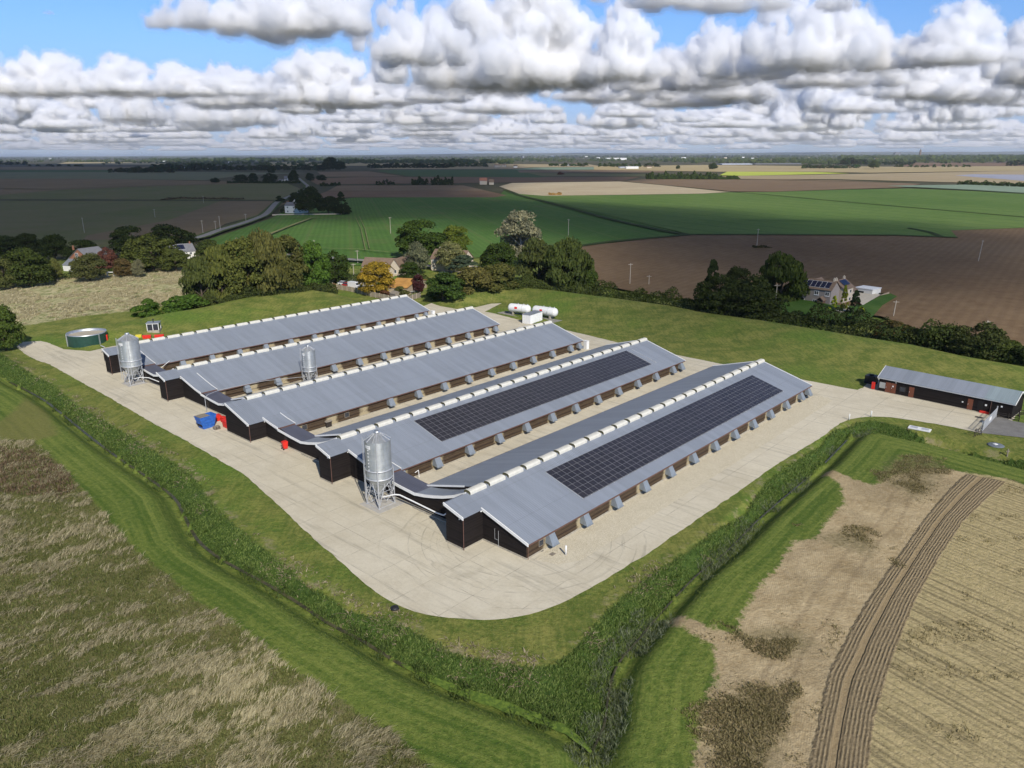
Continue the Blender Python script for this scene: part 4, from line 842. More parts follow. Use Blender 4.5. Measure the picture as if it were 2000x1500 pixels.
# gate and its posts
ga = Vector((78.75, 118.4, 0)); gb_ = Vector((85.9, 126.1, 0)); Lg = (gb_ - ga).length; rg = math.atan2(gb_.y - ga.y, gb_.x - ga.x)
gr = thing('farm_gate', 'long galvanised mesh gate across the entrance by the office', 'gate', tuple(ga), rg)
gf = MB(); hg = 1.75
for z in (.15, .6, 1.15, hg): gf.bar((0, 0, z), (Lg, 0, z), .04, 6)
for x in (0, Lg * .5, Lg): gf.bar((x, 0, .1), (x, 0, hg), .05, 6)
gf.build('frame', M['galvd'], gr); gm_ = MB()
nb = 74
for q in range(nb): x = Lg * (q + .5) / nb; gm_.bar((x, 0, .15), (x, 0, hg), .016, 4, caps=False)
gm_.build('mesh_bar', M['galvd'], gr)
MB().box(Lg * .48, Lg * .62, -.05, -.02, .7, 1.3).build('notice', M['lamp'], gr)
for x in (-.15, Lg + .15): MB().box(x - .08, x + .08, -.08, .08, 0, 2.05).build('post', M['galvd'], gr)
# dark woven screen beside the gate
c0 = G(1915, 872, -.2); c1 = G(1893, 866, -.2)
sc_ = thing('bird_screen', 'tall dark post and brushwood screen hanging at the near end of the gate', 'screen', (78.3, 117.6, float(terrain_z(78.3, 117.6))), math.radians(-150))
mb = MB()
for q in range(5): mb.bar((q * .55, 0, -.3), (q * .55 + random.uniform(-.1, .1), random.uniform(-.1, .1), 1.5 + random.uniform(-.15, .25)), .045, 5)
for z in (.3, .7, 1.1): mb.bar((0, 0, z), (2.3, 0, z + random.uniform(-.15, .15)), .04, 5)
mb.bar((.1, 0, -.3), (.0, 0, 2.7), .08, 5, .03); mb.build('stake', M['woodd'], sc_)
# timber fences by the office
def railfence(name, label, pts, h, mat, rails=3, cat='fence', step=1.9):
    P = [Vector((*p, 0)) for p in pts]; root = thing(name, label, cat, (P[0].x, P[0].y, float(terrain_z(P[0].x, P[0].y))), 0)
    for a, b in zip(P[:-1], P[1:]):
        L = (b - a).length; n = max(1, round(L / step)); rz = math.atan2(b.y - a.y, b.x - a.x); Mx = Matrix.Translation((a - P[0])) @ Matrix.Rotation(rz, 4, 'Z')
        for i in range(n + 1): MB().box(L * i / n - .06, L * i / n + .06, -.06, .06, 0, h + .1, Mx).build('post', mat, root)
        r_ = MB()
        for q in range(rails): z = h * (q + .65) / rails; r_.box(0, L, .061, .10, z - .06, z + .06, Mx)
        r_.build('rail', mat, root)
    return root
railfence('rail_fence', 'low dark timber rail fence in front of the right end of the office', [tuple(Vector((86.2, 126.0))), tuple(Vector((88.6, 123.9)))], 1.05, M['woodd'])
railfence('rail_fence', 'dark timber rail fence on the grass beyond the right corner of the office', [tuple(G(1990, 812)[:2]), tuple(G(2040, 805)[:2])], 1.05, M['woodd'])
g = G(1944, 873, -.3); zt_ = float(terrain_z(g[0], g[1]))
root = thing('septic_cover', 'grey oval tank lid with a white cap lying in the grass beyond the gate', 'cover', (g[0], g[1], zt_), .3)
MB().lathe([(0, .0), (1.25, .03), (1.1, .14), (.6, .2), (0, .2)], 20).build('lid', plain('lid_grey', (.13, .15, .17), .7), root); MB().box(-.4, .2, -.25, .25, .2, .28).build('cap', M['white'], root)
g = G(1967, 890, -.3); o = MB().box(-.07, .07, -.07, .07, -.2, 1.2).box(-.3, .3, -.05, .05, .8, .9).build('marker_post', M['wood'], None, (g[0], g[1], float(terrain_z(g[0], g[1])))); tag(o, 'short weathered timber post in the bank beyond the septic lid', 'post')
# ------------------------------------------------------------------ fields beyond the farm
def dirang(a, b): p = G(*a); q = G(*b); return math.atan2(q[1] - p[1], q[0] - p[0])
zf = [.04]
def field(name, pts, mat, dz=.03):
    zf[0] += dz; return sheet(name, GL(pts), zf[0], mat)
dk1 = field_mat('dark_ley', (.105, .125, .040), (.155, .140, .070), .006, fine=.03, dirt=((.165, .120, .070), .5))
dk2 = field_mat('brown_ley', (.155, .115, .065), (.20, .150, .088), .006, fine=.03)
dk3 = field_mat('grey_green_ley', (.12, .14, .08), (.16, .16, .095), .005, fine=.03)
dgr = field_mat('dark_green_crop', (.045, .09, .028), (.065, .11, .038), .006, fine=.05)
gA = dirang((850, 480), (790, 420))
green1 = field_mat('green_crop', (.055, .125, .022), (.095, .175, .036), .008, stripe=[(24, 1.4, (.16, .17, .06), .30), (3.0, 1.2, (.035, .08, .016), .25)], sang=gA, fine=.12, dirt=((.15, .13, .06), .35))
gB = dirang((1000, 378), (1350, 457))
green2 = field_mat('green_crop_right', (.075, .140, .028), (.125, .185, .048), .006, stripe=[(26, 2.5, (.05, .10, .025), .4)], sang=dirang((1500, 400), (1900, 430)), fine=.1)
brn = field_mat('ploughed_brown', (.125, .078, .040), (.210, .145, .082), .008, stripe=[(3.2, 1.3, (.10, .064, .035), .22)], sang=dirang((1700, 640), (1800, 560)), fine=.22)
brn2 = field_mat('brown_soil', (.16, .11, .066), (.21, .15, .092), .003, fine=.02)
brn3 = field_mat('dark_brown_soil', (.15, .092, .055), (.195, .128, .078), .003, fine=.02)
pale = field_mat('pale_soil', (.36, .29, .19), (.47, .40, .27), .004, fine=.02)
tan1 = field_mat('straw_field', (.30, .24, .14), (.38, .30, .18), .002, fine=.01)
tan2 = field_mat('golden_stubble', (.33, .26, .13), (.40, .32, .17), .002, fine=.01)
yel = field_mat('yellow_crop', (.36, .42, .06), (.48, .52, .09), .002, fine=.01)
teal = field_mat('brassica_field', (.16, .22, .15), (.22, .28, .20), .003, fine=.02)
clo = field_mat('fleece_cover', (.26, .27, .32), (.34, .34, .38), .003, fine=.02)
# left, from near to far
field('dark_field', [(-700, 520), (0, 500), (230, 480), (395, 462), (440, 437), (520, 418), (566, 393), (0, 392), (-900, 395)], dk1)
field('brown_field', [(160, 470), (400, 462), (440, 437), (520, 415), (566, 393), (430, 393), (330, 430), (170, 460)], dk2)
field('grass_field', [(-900, 389), (0, 389), (560, 391), (600, 374), (560, 358), (300, 360), (-900, 360)], dk1)
field('brown_field', [(-900, 380), (0, 381), (120, 371), (300, 364), (560, 357), (0, 345), (-900, 345)], dk2)
field('grey_green_field', [(-900, 352), (120, 349), (400, 352), (480, 342), (600, 338), (300, 335), (-900, 335)], dk3)
field('green_strip', [(-900, 336.5), (220, 336.5), (212, 332.5), (-900, 332.5)], dgr)
field('brown_field', [(-900, 331.5), (215, 331.5), (330, 326), (-900, 325)], dk2)
field('sunlit_stubble', [(110, 320.5), (320, 322), (330, 317.5), (130, 316.5)], tan2)
# centre
field('green_field', [(395, 500), (410, 468), (470, 448), (530, 427), (560, 409), (690, 386.5), (972, 385.5), (985, 372), (1010, 378), (1350, 458), (1120, 484), (1000, 500), (700, 520), (500, 520)], green1)
field('brown_field', [(600, 388), (690, 386), (965, 386), (990, 382), (950, 373), (640, 374)], brn3)
field('brown_field', [(640, 373.5), (950, 373), (905, 362.5), (660, 362.5)], brn2)
field('dark_brown_field', [(620, 361), (1215, 354), (1250, 346), (700, 346), (600, 350)], brn3)
field('brown_field', [(630, 345.5), (790, 345), (720, 335), (620, 336)], brn2)
field('dark_green_field', [(735, 334), (800, 345), (1050, 347), (1090, 344), (1010, 331), (745, 332.5)], dgr)
field('dark_green_strip', [(1060, 344.5), (1262, 345), (1262, 340), (1100, 338.5), (1030, 338)], dk1)
field('brown_strip', [(1015, 337.5), (1300, 337), (1300, 332.5), (1160, 332.5), (1010, 333)], brn2)
field('brassica_strip', [(1000, 331.8), (1200, 331.8), (1180, 326.5), (1040, 327.5)], teal)
field('straw_strip', [(720, 330.5), (1000, 330.5), (1040, 327), (1180, 326), (1150, 321), (860, 321)], tan1)
field('sunlit_stubble', [(520, 324), (980, 324), (980, 317), (520, 317)], tan2)
field('pale_field', [(975, 365), (1000, 358), (1210, 355), (1300, 363), (1430, 375.5), (1375, 379), (1250, 381), (1062, 383.5), (1015, 380)], pale)
# right
field('green_field', [(1005, 379), (1062, 383.5), (1250, 381.5), (1375, 379.5), (1430, 376.3), (1510, 376), (1640, 371.5), (1775, 369), (1900, 374), (2000, 380), (2700, 410), (2700, 480), (2000, 447), (1857, 452), (1875, 467), (1750, 462), (1500, 461), (1350, 460)], green2)
field('ploughed_field', [(1128, 484), (1345, 461), (1500, 461.5), (1750, 462.5), (1870, 467), (1857, 452.5), (2000, 447.5), (2700, 480), (2900, 900), (2150, 725), (1990, 690), (1850, 668), (1720, 622), (1500, 600), (1300, 585), (1170, 560)], brn)
field('brown_field', [(1215, 354.7), (1262, 350.5), (1420, 351), (1500, 350), (1640, 353), (1800, 360), (1760, 367), (1640, 371), (1510, 375.5), (1430, 375), (1300, 362.5)], brn2)
field('straw_field', [(1262, 350), (1450, 350), (1640, 351), (1900, 358), (2700, 380), (2700, 340), (2000, 334), (1640, 341), (1450, 344)], tan1)
field('yellow_field', [(1405, 343), (1450, 344), (1590, 341), (1660, 339), (1590, 336.5), (1420, 336)], yel)
field('straw_field', [(1160, 332), (1405, 336), (1590, 336), (1700, 338), (2000, 334), (2700, 340), (2700, 323), (2000, 323.5), (1760, 326), (1600, 325), (1380, 322.5), (1160, 325)], tan2)
field('brown_strip', [(1760, 325.5), (2700, 323), (2700, 317.5), (1780, 318)], brn3)
field('fleece_strip', [(1865, 343.5), (1990, 353.5), (2500, 380), (2500, 343), (2000, 342), (1900, 341)], clo)
field('brassica_strip', [(1730, 364), (1860, 362), (1960, 361), (2500, 385), (2500, 405), (2000, 379.5), (1900, 373), (1800, 368)], teal)
# field drains: dark grassy lines
dr_m = field_mat('drain_grass', (.030, .050, .014), (.050, .070, .018), .05, fine=.2)
def line(name, pts, w, mat, z=None):
    zf[0] += .03; return ribbon(name, GL(pts), w, zf[0] if z is None else z, mat)
line('field_drain', [(985, 372), (1012, 382), (1062, 395), (1130, 413), (1200, 432), (1300, 454), (1345, 461)], 5.5, dr_m)
line('field_drain', [(1200, 353.5), (1290, 362), (1420, 375.5), (1500, 382), (1640, 395), (1800, 409), (2000, 426), (2700, 480)], 3.0, dr_m)
line('field_drain', [(1115, 486), (1200, 474), (1350, 461), (1500, 461), (1750, 462.5), (1870, 467)], 5, dr_m)
line('field_drain', [(1773, 448), (1815, 456), (1840, 466)], 3.0, dr_m)
line('field_drain', [(0, 392.5), (300, 392.5), (566, 392)], 3, dr_m); line('field_drain', [(-200, 366), (100, 371), (300, 364), (420, 361)], 8, dr_m)
line('field_drain', [(1780, 366.5), (1900, 372.5), (2050, 382)], 6, dr_m); line('field_drain', [(1340, 351), (1500, 352.3), (1800, 359)], 8, dr_m); line('field_drain', [(600, 362), (800, 361.3), (930, 361)], 8, dr_m)
wg_ = field_mat('worn_track', (.13, .16, .05), (.22, .21, .10), .05, fine=.3); line('dirt_track', [(505, 470), (560, 447), (610, 428)], 2.4, wg_); line('dirt_track', [(630, 489), (700, 491), (760, 497), (830, 495)], 1.0, wg_)
line('dirt_track', [(694, 426), (705, 450), (714, 492)], .4, wg_); line('dirt_track', [(702, 426), (713, 450), (722, 490)], .4, wg_)
line('dirt_track', [(520, 428), (700, 427), (770, 425), (900, 429)], 1.6, field_mat('worn_grass', (.10, .12, .04), (.14, .14, .06), .05))
# the lane
rm_ = plain('lane_asphalt', (.20, .19, .18), .9, 0, .12, .05)
lane = [(330, 480), (392, 467), (430, 453), (470, 441), (515, 424), (530, 410), (545, 395), (590, 375), (601, 366), (596, 360), (588, 353), (584, 349)]
line('grass_verge', lane, 9.5, field_mat('lane_verge', (.05, .08, .02), (.09, .11, .035), .05)); line('road', spline(lane, 3), 5.0, rm_)
line('road', [(560, 502), (690, 513), (760, 518), (800, 523), (850, 526), (1000, 530)], 5.0, rm_)

# ------------------------------------------------------------------ foliage
def leaf_mat():
    t = NT('foliage'); oi = t.n('ObjectInfo'); P = t.n('NewGeometry').outputs['Position']
    a = t.noise(.35, P, 3, .6); r = t.n('NewGeometry').outputs['Random Per Island']
    k = t.math('ADD', t.math('MULTIPLY', a, .5), t.math('MULTIPLY', r, .5))
    hi = t.mix(1.0, oi.outputs['Color'], (2.1, 1.95, 1.55), 'MULTIPLY'); lo = t.mix(1.0, oi.outputs['Color'], (.95, 1.0, .90), 'MULTIPLY')
    c = t.mix(t.ramp(k, .25, .75), lo, hi)
    d = t.n('BsdfDiffuse', None, Color=c); tr = t.n('BsdfTranslucent', None, Color=c); m = t.n('MixShader', None, i0=.28)
    t.t.links.new(d.outputs[0], m.inputs[1]); t.t.links.new(tr.outputs[0], m.inputs[2]); t.t.links.new(m.outputs[0], t.out.inputs[0]); return t.m
M['leaf'] = leaf_mat(); M['bark'] = plain('bark', (.09, .07, .05), .95, 0, .3, 3)
M['bark_pale'] = plain('pale_bark', (.35, .32, .27), .9, 0, .3, 3)
def leaves(pos, nrm, size, stretch=1.0, droop=False, rg=rng):
    """one quad per leaf clump, lying roughly across nrm"""
    n = len(pos); nrm = nrm / (np.linalg.norm(nrm, axis=1)[:, None] + 1e-9)
    r = rg.normal(size=(n, 3)); 
    if droop: r = np.stack([rg.normal(size=n) * .25, rg.normal(size=n) * .25, -np.ones(n)], 1)
    t = np.cross(nrm, r); t /= np.linalg.norm(t, axis=1)[:, None] + 1e-9; b = np.cross(nrm, t)
    s = (size * rg.uniform(.6, 1.4, n))[:, None]; t = t * s * .5; b = b * s * .5 * stretch
    V = np.stack([pos - t - b, pos + t - b * .6, pos + t * .8 + b, pos - t * .9 + b * .8], 1).reshape(-1, 3)
    return V, np.arange(4 * n).reshape(n, 4)
def crown_pts(rg, nblob, nleaf, shape='round', z0=.22, fill=.25):
    C = []; Rr = []
    while len(C) < nblob:
        z = rg.uniform(0, 1); a = rg.uniform(0, 2 * np.pi)
        if shape == 'conifer': w = (1 - z) ** .8 * .46 + .02; br = .11 * (1 - z * .6)
        elif shape == 'bush': w = .42 * math.sqrt(max(0, 1 - (z * .98) ** 2)) ; br = .17
        elif shape == 'tall': w = .36 * math.sin(math.pi * min(1, (z * .86 + .12))) ** .6; br = .14
        else: w = .40 * math.sin(math.pi * min(1, z * .80 + .17)) ** .55; br = .155
        rr = w * rg.uniform(.35, 1.0) ** .5; k = rg.uniform(.75, 1.25)
        zz_ = z0 + (1 - z0 - br * .9) * z
        C.append((rr * math.cos(a) * rg.uniform(.85, 1.1), rr * math.sin(a), zz_)); Rr.append(br * k)
    C = np.array(C); Rr = np.array(Rr)
    i = rg.integers(0, nblob, nleaf); d = rg.normal(size=(nleaf, 3)); d /= np.linalg.norm(d, axis=1)[:, None]; d[:, 2] = np.where(d[:, 2] < -.3, -d[:, 2] * .6, d[:, 2])
    rad = Rr[i] * np.where(rg.random(nleaf) < fill, rg.uniform(.4, 1, nleaf), rg.uniform(.88, 1.1, nleaf))
    p = C[i] + d * rad[:, None] * np.array([1, 1, .85]); p[:, 2] = np.maximum(p[:, 2], .02)
    return p, d
def make_tree(kind, seed, nleaf=5200, lsize=.042, aspect=1.0):
    """unit tree: height 1, crown about 1 wide; scaled when placed"""
    rg = np.random.default_rng(seed); shape = {'willow': 'round', 'poplar': 'tall', 'conifer': 'conifer', 'bush': 'bush', 'birch': 'tall'}.get(kind, 'round')
    z0 = {'bush': .0, 'conifer': .05, 'round': .12, 'willow': .05, 'poplar': .2, 'birch': .15}[kind]
    p, d = crown_pts(rg, {'bush': 26, 'conifer': 60, 'poplar': 46, 'birch': 55, 'willow': 44, 'round': 44}[kind], nleaf, shape, z0)
    nr = d + rg.normal(size=d.shape) * .55
    if kind == 'willow':
        nr[:, 2] *= .2; V, F_ = leaves(p, nr, lsize * .8, 2.6, True, rg)
    elif kind == 'conifer': nr[:, 2] += .4; V, F_ = leaves(p, nr, lsize * .8, 1.6, False, rg)
    elif kind == 'birch': V, F_ = leaves(p, nr, lsize * .75, 1.8, True, rg)
    else: V, F_ = leaves(p, nr, lsize, 1.0, False, rg)
    cr = npmesh('crown', V, F_, M['leaf'])
    tb = MB(); tb.bar((0, 0, -.02), (.01, 0, .35), .028, 8, .018); tb.bar((.01, 0, .35), (0, .01, .8), .018, 6, .004)
    if kind not in ('bush', 'conifer'):
        for q in range(9):
            a = q * 2.4; z = .22 + q * .05; l = rg.uniform(.2, .34); tb.bar((.005, 0, z), (math.cos(a) * l, math.sin(a) * l, z + .22), .010, 5, .003)
    tr = tb.build('trunk', M['bark_pale'] if kind in ('birch', 'poplar') else M['bark'])
    return cr, tr
PROTO = {}
for kd, n_, nl, ls in (('round', 4, 12000, .029), ('willow', 2, 12000, .027), ('bush', 3, 8000, .040), ('conifer', 1, 8000, .034), ('poplar', 1, 9000, .027), ('birch', 1, 8000, .028)):
    PROTO[kd] = [make_tree(kd, 100 + hash(kd) % 1 + i * 7 + len(kd), nl, ls) for i in range(n_)]
used_p = set()
def plant(name, kind, x, y, hpx, wpx, col, label, cat='tree', group=None, base=None, rot=None, var=None, zoff=0.0):
    """x, y: where the foot stands in the photograph; hpx, wpx: its size there"""
    g = G(x, y); m = mpp(x, y); el = math.atan2(H, math.hypot(g[0], g[1])); hh = hpx * m / max(.5, math.cos(el)); ww = wpx * m
    rt = thing(name, label, cat, (g[0], g[1], float(terrain_z(g[0], g[1])) + zoff), random.uniform(0, 6.28) if rot is None else rot, group)
    v = PROTO[kind]; pr = v[(random.randrange(len(v)) if var is None else var) % len(v)]
    for part in pr:
        o = part if part not in used_p else part.copy()
        if part in used_p: COL.objects.link(o)
        used_p.add(part); o.parent = rt; o.color = (*col, 1)
    rt.scale = (ww / .93, ww / .93 * random.uniform(.9, 1.1), hh); return rt
DG = (.030, .048, .014); MG = (.045, .068, .018); OG = (.068, .078, .024); BG = (.050, .092, .020); YG = (.105, .120, .022); BR = (.085, .070, .028); AU = (.19, .135, .022); GY = (.095, .105, .070); BK = (.020, .030, .012); CY = (.045, .065, .045); PU = (.045, .018, .022)  # BK is foliage darkened to carry cloud shade on the far trees
T = [
 ('tree','round',12,684,88,72,MG,'dark round tree at the left edge, where the yard concrete ends'),
 ('bush','bush',288,618,36,50,BG,'round green bush on its own, left of the longer bush by the bank'),
 ('bush','bush',360,609,38,80,BG,'long low green bush against the foot of the tree belt'),
 ('tree','willow',398,600,95,70,(.050,.062,.022),'leftmost olive tree of the belt behind the farthest shed, lowest one'),
 ('tree','willow',438,595,112,85,OG,'olive willow-like tree second from the left in the belt behind the sheds'),
 ('tree','round',478,592,118,90,OG,'broad olive tree in the middle of the belt behind the sheds'),
 ('tree','willow',525,588,118,88,(.072,.074,.028),'tall brownish olive tree of the belt, left of the bright green one'),
 ('tree','round',565,583,108,75,(.062,.066,.024),'drooping olive tree of the belt right beside the bright green one'),
 ('tree','round',617,573,100,64,BG,'bright green pointed tree at the right end of the belt, before the timber fence'),
 ('tree','round',655,552,64,62,DG,'small dark tree at the right end of the belt above the fence start'),
 ('tree','round',735,576,66,66,AU,'golden autumn tree inside the fenced garden'),
 ('tree','round',820,506,76,96,(.034,.056,.014),'large dark green tree with rounded crown beside the yellowish one'),
 ('tree','round',888,496,56,62,(.075,.098,.020),'yellowish green round tree right of the large dark one'),
 ('tree','birch',816,536,64,54,GY,'grey-green birch in front of the large dark round tree'),
 ('tree','birch',882,532,60,64,(.12,.125,.06),'pale feathery tree half hiding the cream house'),
 ('tree','conifer',905,548,50,110,CY,'wide blue-green spreading conifer below the cream house'),
 ('tree','round',800,545,34,40,DG,'small dark tree between the brown roofs and the birch'),
 ('tree','poplar',1018,520,106,98,(.145,.145,.105),'tall silvery grey poplar with open crown behind the bank'),
 ('tree','round',975,540,66,72,DG,'dark tree left of the silvery poplar'),
 ('tree','willow',1052,562,92,88,(.052,.064,.024),'dark olive tree standing below the silvery poplar'),
 ('tree','willow',1110,572,102,104,(.050,.066,.022),'broad olive tree at the right end of the central clump'),
 ('tree','round',1145,574,58,48,MG,'low green tree at the right foot of the central clump'),
 ('bush','bush',866,590,58,82,(.032,.056,.016),'big dark green bush at the end of the fence'),
 ('bush','bush',925,582,54,80,(.085,.080,.030),'brownish shrub between the dark bush and the poplar clump'),
 ('bush','bush',975,578,52,76,(.070,.074,.026),'olive shrub left of the broad olive trees, near the bank crest'),
 ('tree','round',817,572,36,26,PU,'small purple-leaved tree by the orange roof'),
 ('bush','bush',785,582,24,32,(.065,.07,.028),'round bush at the fence below the orange roof'),
 ('bush','bush',752,582,16,22,(.10,.05,.03),'reddish bush against the timber fence'),
 ('tree','conifer',1386,612,104,60,BK,'dark pointed tree at the left of the right-hand clump'),
 ('tree','round',1402,622,82,90,(.026,.036,.013),'dark tree in front of the pointed one in the right-hand clump'),
 ('tree','round',1462,624,88,110,(.028,.038,.014),'broad dark tree in the middle of the right-hand clump'),
 ('tree','round',1436,588,68,58,(.024,.032,.012),'dark tree behind the right-hand clump against the ploughed field'),
 ('tree','willow',1524,592,94,88,(.040,.056,.016),'large weeping willow left of the solar-roofed house'),
 ('tree','conifer',1645,614,58,22,(.12,.14,.02),'tall yellow-green cypress touching the house wall'),
 ('tree','conifer',1627,613,36,24,(.24,.28,.03),'bright lime conifer before the house porch'),
 ('tree','conifer',1666,622,56,36,(.022,.036,.018),'dark spiky conifer in front of the cream house wing'),
 ('bush','bush',1681,618,22,12,(.20,.24,.02),'small lime shrub at the foot of the spiky conifer'),
 ('bush','bush',1737,668,46,74,(.075,.062,.028),'rusty brown bush in the hedge right of the house garden'),
 ('bush','bush',1790,678,44,70,(.040,.050,.018),'dark bush next to the rusty one in the right hedge'),
 ('bush','bush',1838,684,52,62,(.034,.046,.016),'rounded dark bush left of the tallest one in the right hedge'),
 ('tree','round',1908,704,76,98,(.040,.050,.020),'tallest dark shrubby tree of the right hedge'),
 ('bush','bush',1958,712,54,60,(.045,.060,.018),'green bush right of the tallest shrubby tree in the hedge'),
 ('bush','bush',1996,722,52,60,(.030,.042,.014),'dark bush at the far right end of the hedge'),
 ('tree','round',60,560,76,84,(.036,.050,.016),'broad dark tree left of the brick gable house'),
 ('tree','birch',112,548,44,28,(.10,.11,.04),'thin pale birch beside the brick gable house'),
 ('tree','round',12,565,62,56,(.065,.075,.03),'light olive tree at the left edge above the hedge'),
 ('tree','round',176,550,54,66,(.060,.066,.028),'brownish green tree right of the brick gable house'),
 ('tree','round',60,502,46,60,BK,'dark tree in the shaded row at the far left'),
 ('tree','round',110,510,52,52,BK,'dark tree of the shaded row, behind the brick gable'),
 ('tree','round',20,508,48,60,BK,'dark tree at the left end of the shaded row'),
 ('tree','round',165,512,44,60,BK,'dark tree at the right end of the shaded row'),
 ('tree','round',212,528,46,32,(.09,.04,.035),'small reddish tree between the two left house gardens'),
 ('tree','round',256,502,60,72,BK,'tall dark tree left of the white house group'),
 ('tree','round',335,492,54,100,BK,'wide dark crown directly behind the white house'),
 ('tree','round',300,528,72,100,(.052,.064,.020),'large olive tree hiding the left half of the white house'),
 ('tree','round',345,530,42,60,(.055,.068,.022),'lower olive tree before the white house wall'),
 ('tree','round',243,540,36,40,(.08,.06,.03),'small brownish tree above the left hedge'),
 ('tree','birch',272,542,36,26,(.12,.12,.08),'pale thin birch above the left hedge'),
 ('tree','round',412,510,42,50,(.04,.055,.018),'rounded tree right of the white house'),
 ('bush','bush',440,500,26,44,(.08,.075,.03),'brownish bush beside the lane end'),
 ('bush','bush',458,492,22,34,DG,'dark bush beside the lane, before the green field'),
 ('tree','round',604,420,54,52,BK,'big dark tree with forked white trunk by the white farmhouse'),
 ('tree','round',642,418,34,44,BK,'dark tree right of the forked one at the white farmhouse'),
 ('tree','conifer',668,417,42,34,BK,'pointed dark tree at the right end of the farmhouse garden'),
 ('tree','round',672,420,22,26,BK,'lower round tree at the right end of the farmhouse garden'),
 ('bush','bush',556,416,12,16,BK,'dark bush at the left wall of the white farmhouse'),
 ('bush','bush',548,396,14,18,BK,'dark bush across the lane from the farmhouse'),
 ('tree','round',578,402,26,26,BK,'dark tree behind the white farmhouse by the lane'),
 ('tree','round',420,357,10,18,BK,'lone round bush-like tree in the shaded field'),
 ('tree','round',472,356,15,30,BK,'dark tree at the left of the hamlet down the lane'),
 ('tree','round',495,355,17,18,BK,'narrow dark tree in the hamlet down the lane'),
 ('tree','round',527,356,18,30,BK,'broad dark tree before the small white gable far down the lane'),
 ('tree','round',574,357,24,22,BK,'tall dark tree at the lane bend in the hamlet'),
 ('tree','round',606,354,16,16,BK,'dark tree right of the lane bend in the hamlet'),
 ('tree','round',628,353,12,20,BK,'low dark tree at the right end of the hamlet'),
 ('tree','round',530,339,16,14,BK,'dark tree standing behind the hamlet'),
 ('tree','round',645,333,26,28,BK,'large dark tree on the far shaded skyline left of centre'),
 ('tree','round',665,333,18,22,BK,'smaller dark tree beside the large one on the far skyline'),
 ('bush','bush',1095,341.5,6,14,(.09,.03,.02),'lone reddish bush in the dark fields'),
 ('tree','round',1392,331,13,18,DG,'lone rounded tree before the white fleece-covered strips'),
 ('tree','round',1324,331,8,8,DG,'small lone tree in the straw field'),
 ('tree','round',1706,330,16,20,(.05,.065,.03),'lone round tree in the straw field, right of the dark wood'),
]
for q in T: plant(q[0], q[1], q[2], q[3], q[4], q[5], q[6], q[7], 'tree' if q[0] == 'tree' else 'bush')

def hedge(label, pts, hm, wm_, col, dens=26, seed=1, lsz=.5, zbase=None, gap=0.0):
    rg = np.random.default_rng(seed); P = np.array(pts); segs = np.diff(P, axis=0); Ls = np.linalg.norm(segs, axis=1); Lt = Ls.sum(); n = int(Lt * dens * (1.9 if Lt < 500 else 1)); lsz = lsz * (.72 if Lt < 500 else 1)
    s = rg.uniform(0, Lt, n); cum = np.concatenate([[0], np.cumsum(Ls)]); i = np.clip(np.searchsorted(cum, s) - 1, 0, len(segs) - 1); f = (s - cum[i]) / Ls[i]
    c = P[i] + segs[i] * f[:, None]; nr = np.stack([-segs[i][:, 1], segs[i][:, 0]], 1) / Ls[i][:, None]
    # lumpy cross-section
    hv = hm * (.78 + .34 * np.sin(s * .37 + seed) * np.sin(s * .13) + .16 * np.sin(s * 1.1 + 2)); a = rg.uniform(0, np.pi, n); rr = np.where(rg.random(n) < .2, rg.uniform(.5, 1, n), rg.uniform(.9, 1.08, n))
    wv = wm_ / 2 * (1 + .2 * np.sin(s * .6 + seed * 2)); off = np.cos(a) * wv * rr; z = np.sin(a) ** .7 * hv * rr + rg.normal(size=n) * .12
    pos = np.stack([c[:, 0] + nr[:, 0] * off, c[:, 1] + nr[:, 1] * off, np.maximum(z, .1)], 1)
    nrm = np.stack([nr[:, 0] * np.cos(a), nr[:, 1] * np.cos(a), np.sin(a) + .1], 1) + rg.normal(size=(n, 3)) * .55
    tz = terrain_z(pos[:, 0], pos[:, 1]); pos[:, 2] += tz
    V, F_ = leaves(pos, nrm, lsz, 1.0, False, rg); o0 = P[0]; V = V - np.array([o0[0], o0[1], 0])
    o = npmesh('hedge', V, F_, M['leaf']); o.location = (o0[0], o0[1], 0); o.color = (*col, 1); tag(o, label, 'hedge'); return o
hedge('dark clipped hedge below the left houses, along the tan field', GL([(-120, 575), (0, 556), (100, 549), (190, 538), (300, 526), (395, 512)]), 3.2, 3.0, (.032, .048, .016), 30, 3)
hedge('low shrubby hedge between the olive trees and the right clump, behind the bank', GL([(1150, 575), (1200, 586), (1260, 595), (1330, 606), (1370, 612)]), 5.0, 6.5, (.046, .060, .020), 70, 5)
hedge('hedge of dark shrubs below the solar-roofed house', GL([(1480, 622), (1540, 632), (1600, 641), (1660, 651), (1720, 663)]), 6.2, 7.5, (.032, .043, .017), 80, 7)
hedge('long dark hedge on the right behind the bank, up to the frame edge', GL([(1720, 667), (1780, 678), (1850, 692), (1930, 708), (2000, 722), (2100, 740), (2250, 775)]), 6.6, 7.5, (.036, .050, .018), 80, 9)
hedge('undergrowth below the broad olive trees at the bank crest', GL([(840, 588), (900, 584), (960, 578), (1030, 574), (1090, 576), (1160, 582)]), 3.6, 5, (.044, .058, .020), 80, 11)
hedge('undergrowth along the foot of the tree belt behind the sheds', GL([(375, 607), (440, 600), (520, 590), (600, 580), (655, 572)]), 3.4, 5, (.034, .044, .016), 80, 13)
hedge('rough dark hedge across the middle field right of the straw fields', GL([(1872, 361), (1930, 363), (2000, 366), (2100, 370)]), 6, 10, DG, 8, 15, 2.2)
hedge('dark plantation of even trees in the middle distance', GL([(1262, 350.5), (1330, 350.5), (1402, 350.5)]), 11, 22, (.034, .052, .018), 60, 17, 2.6)
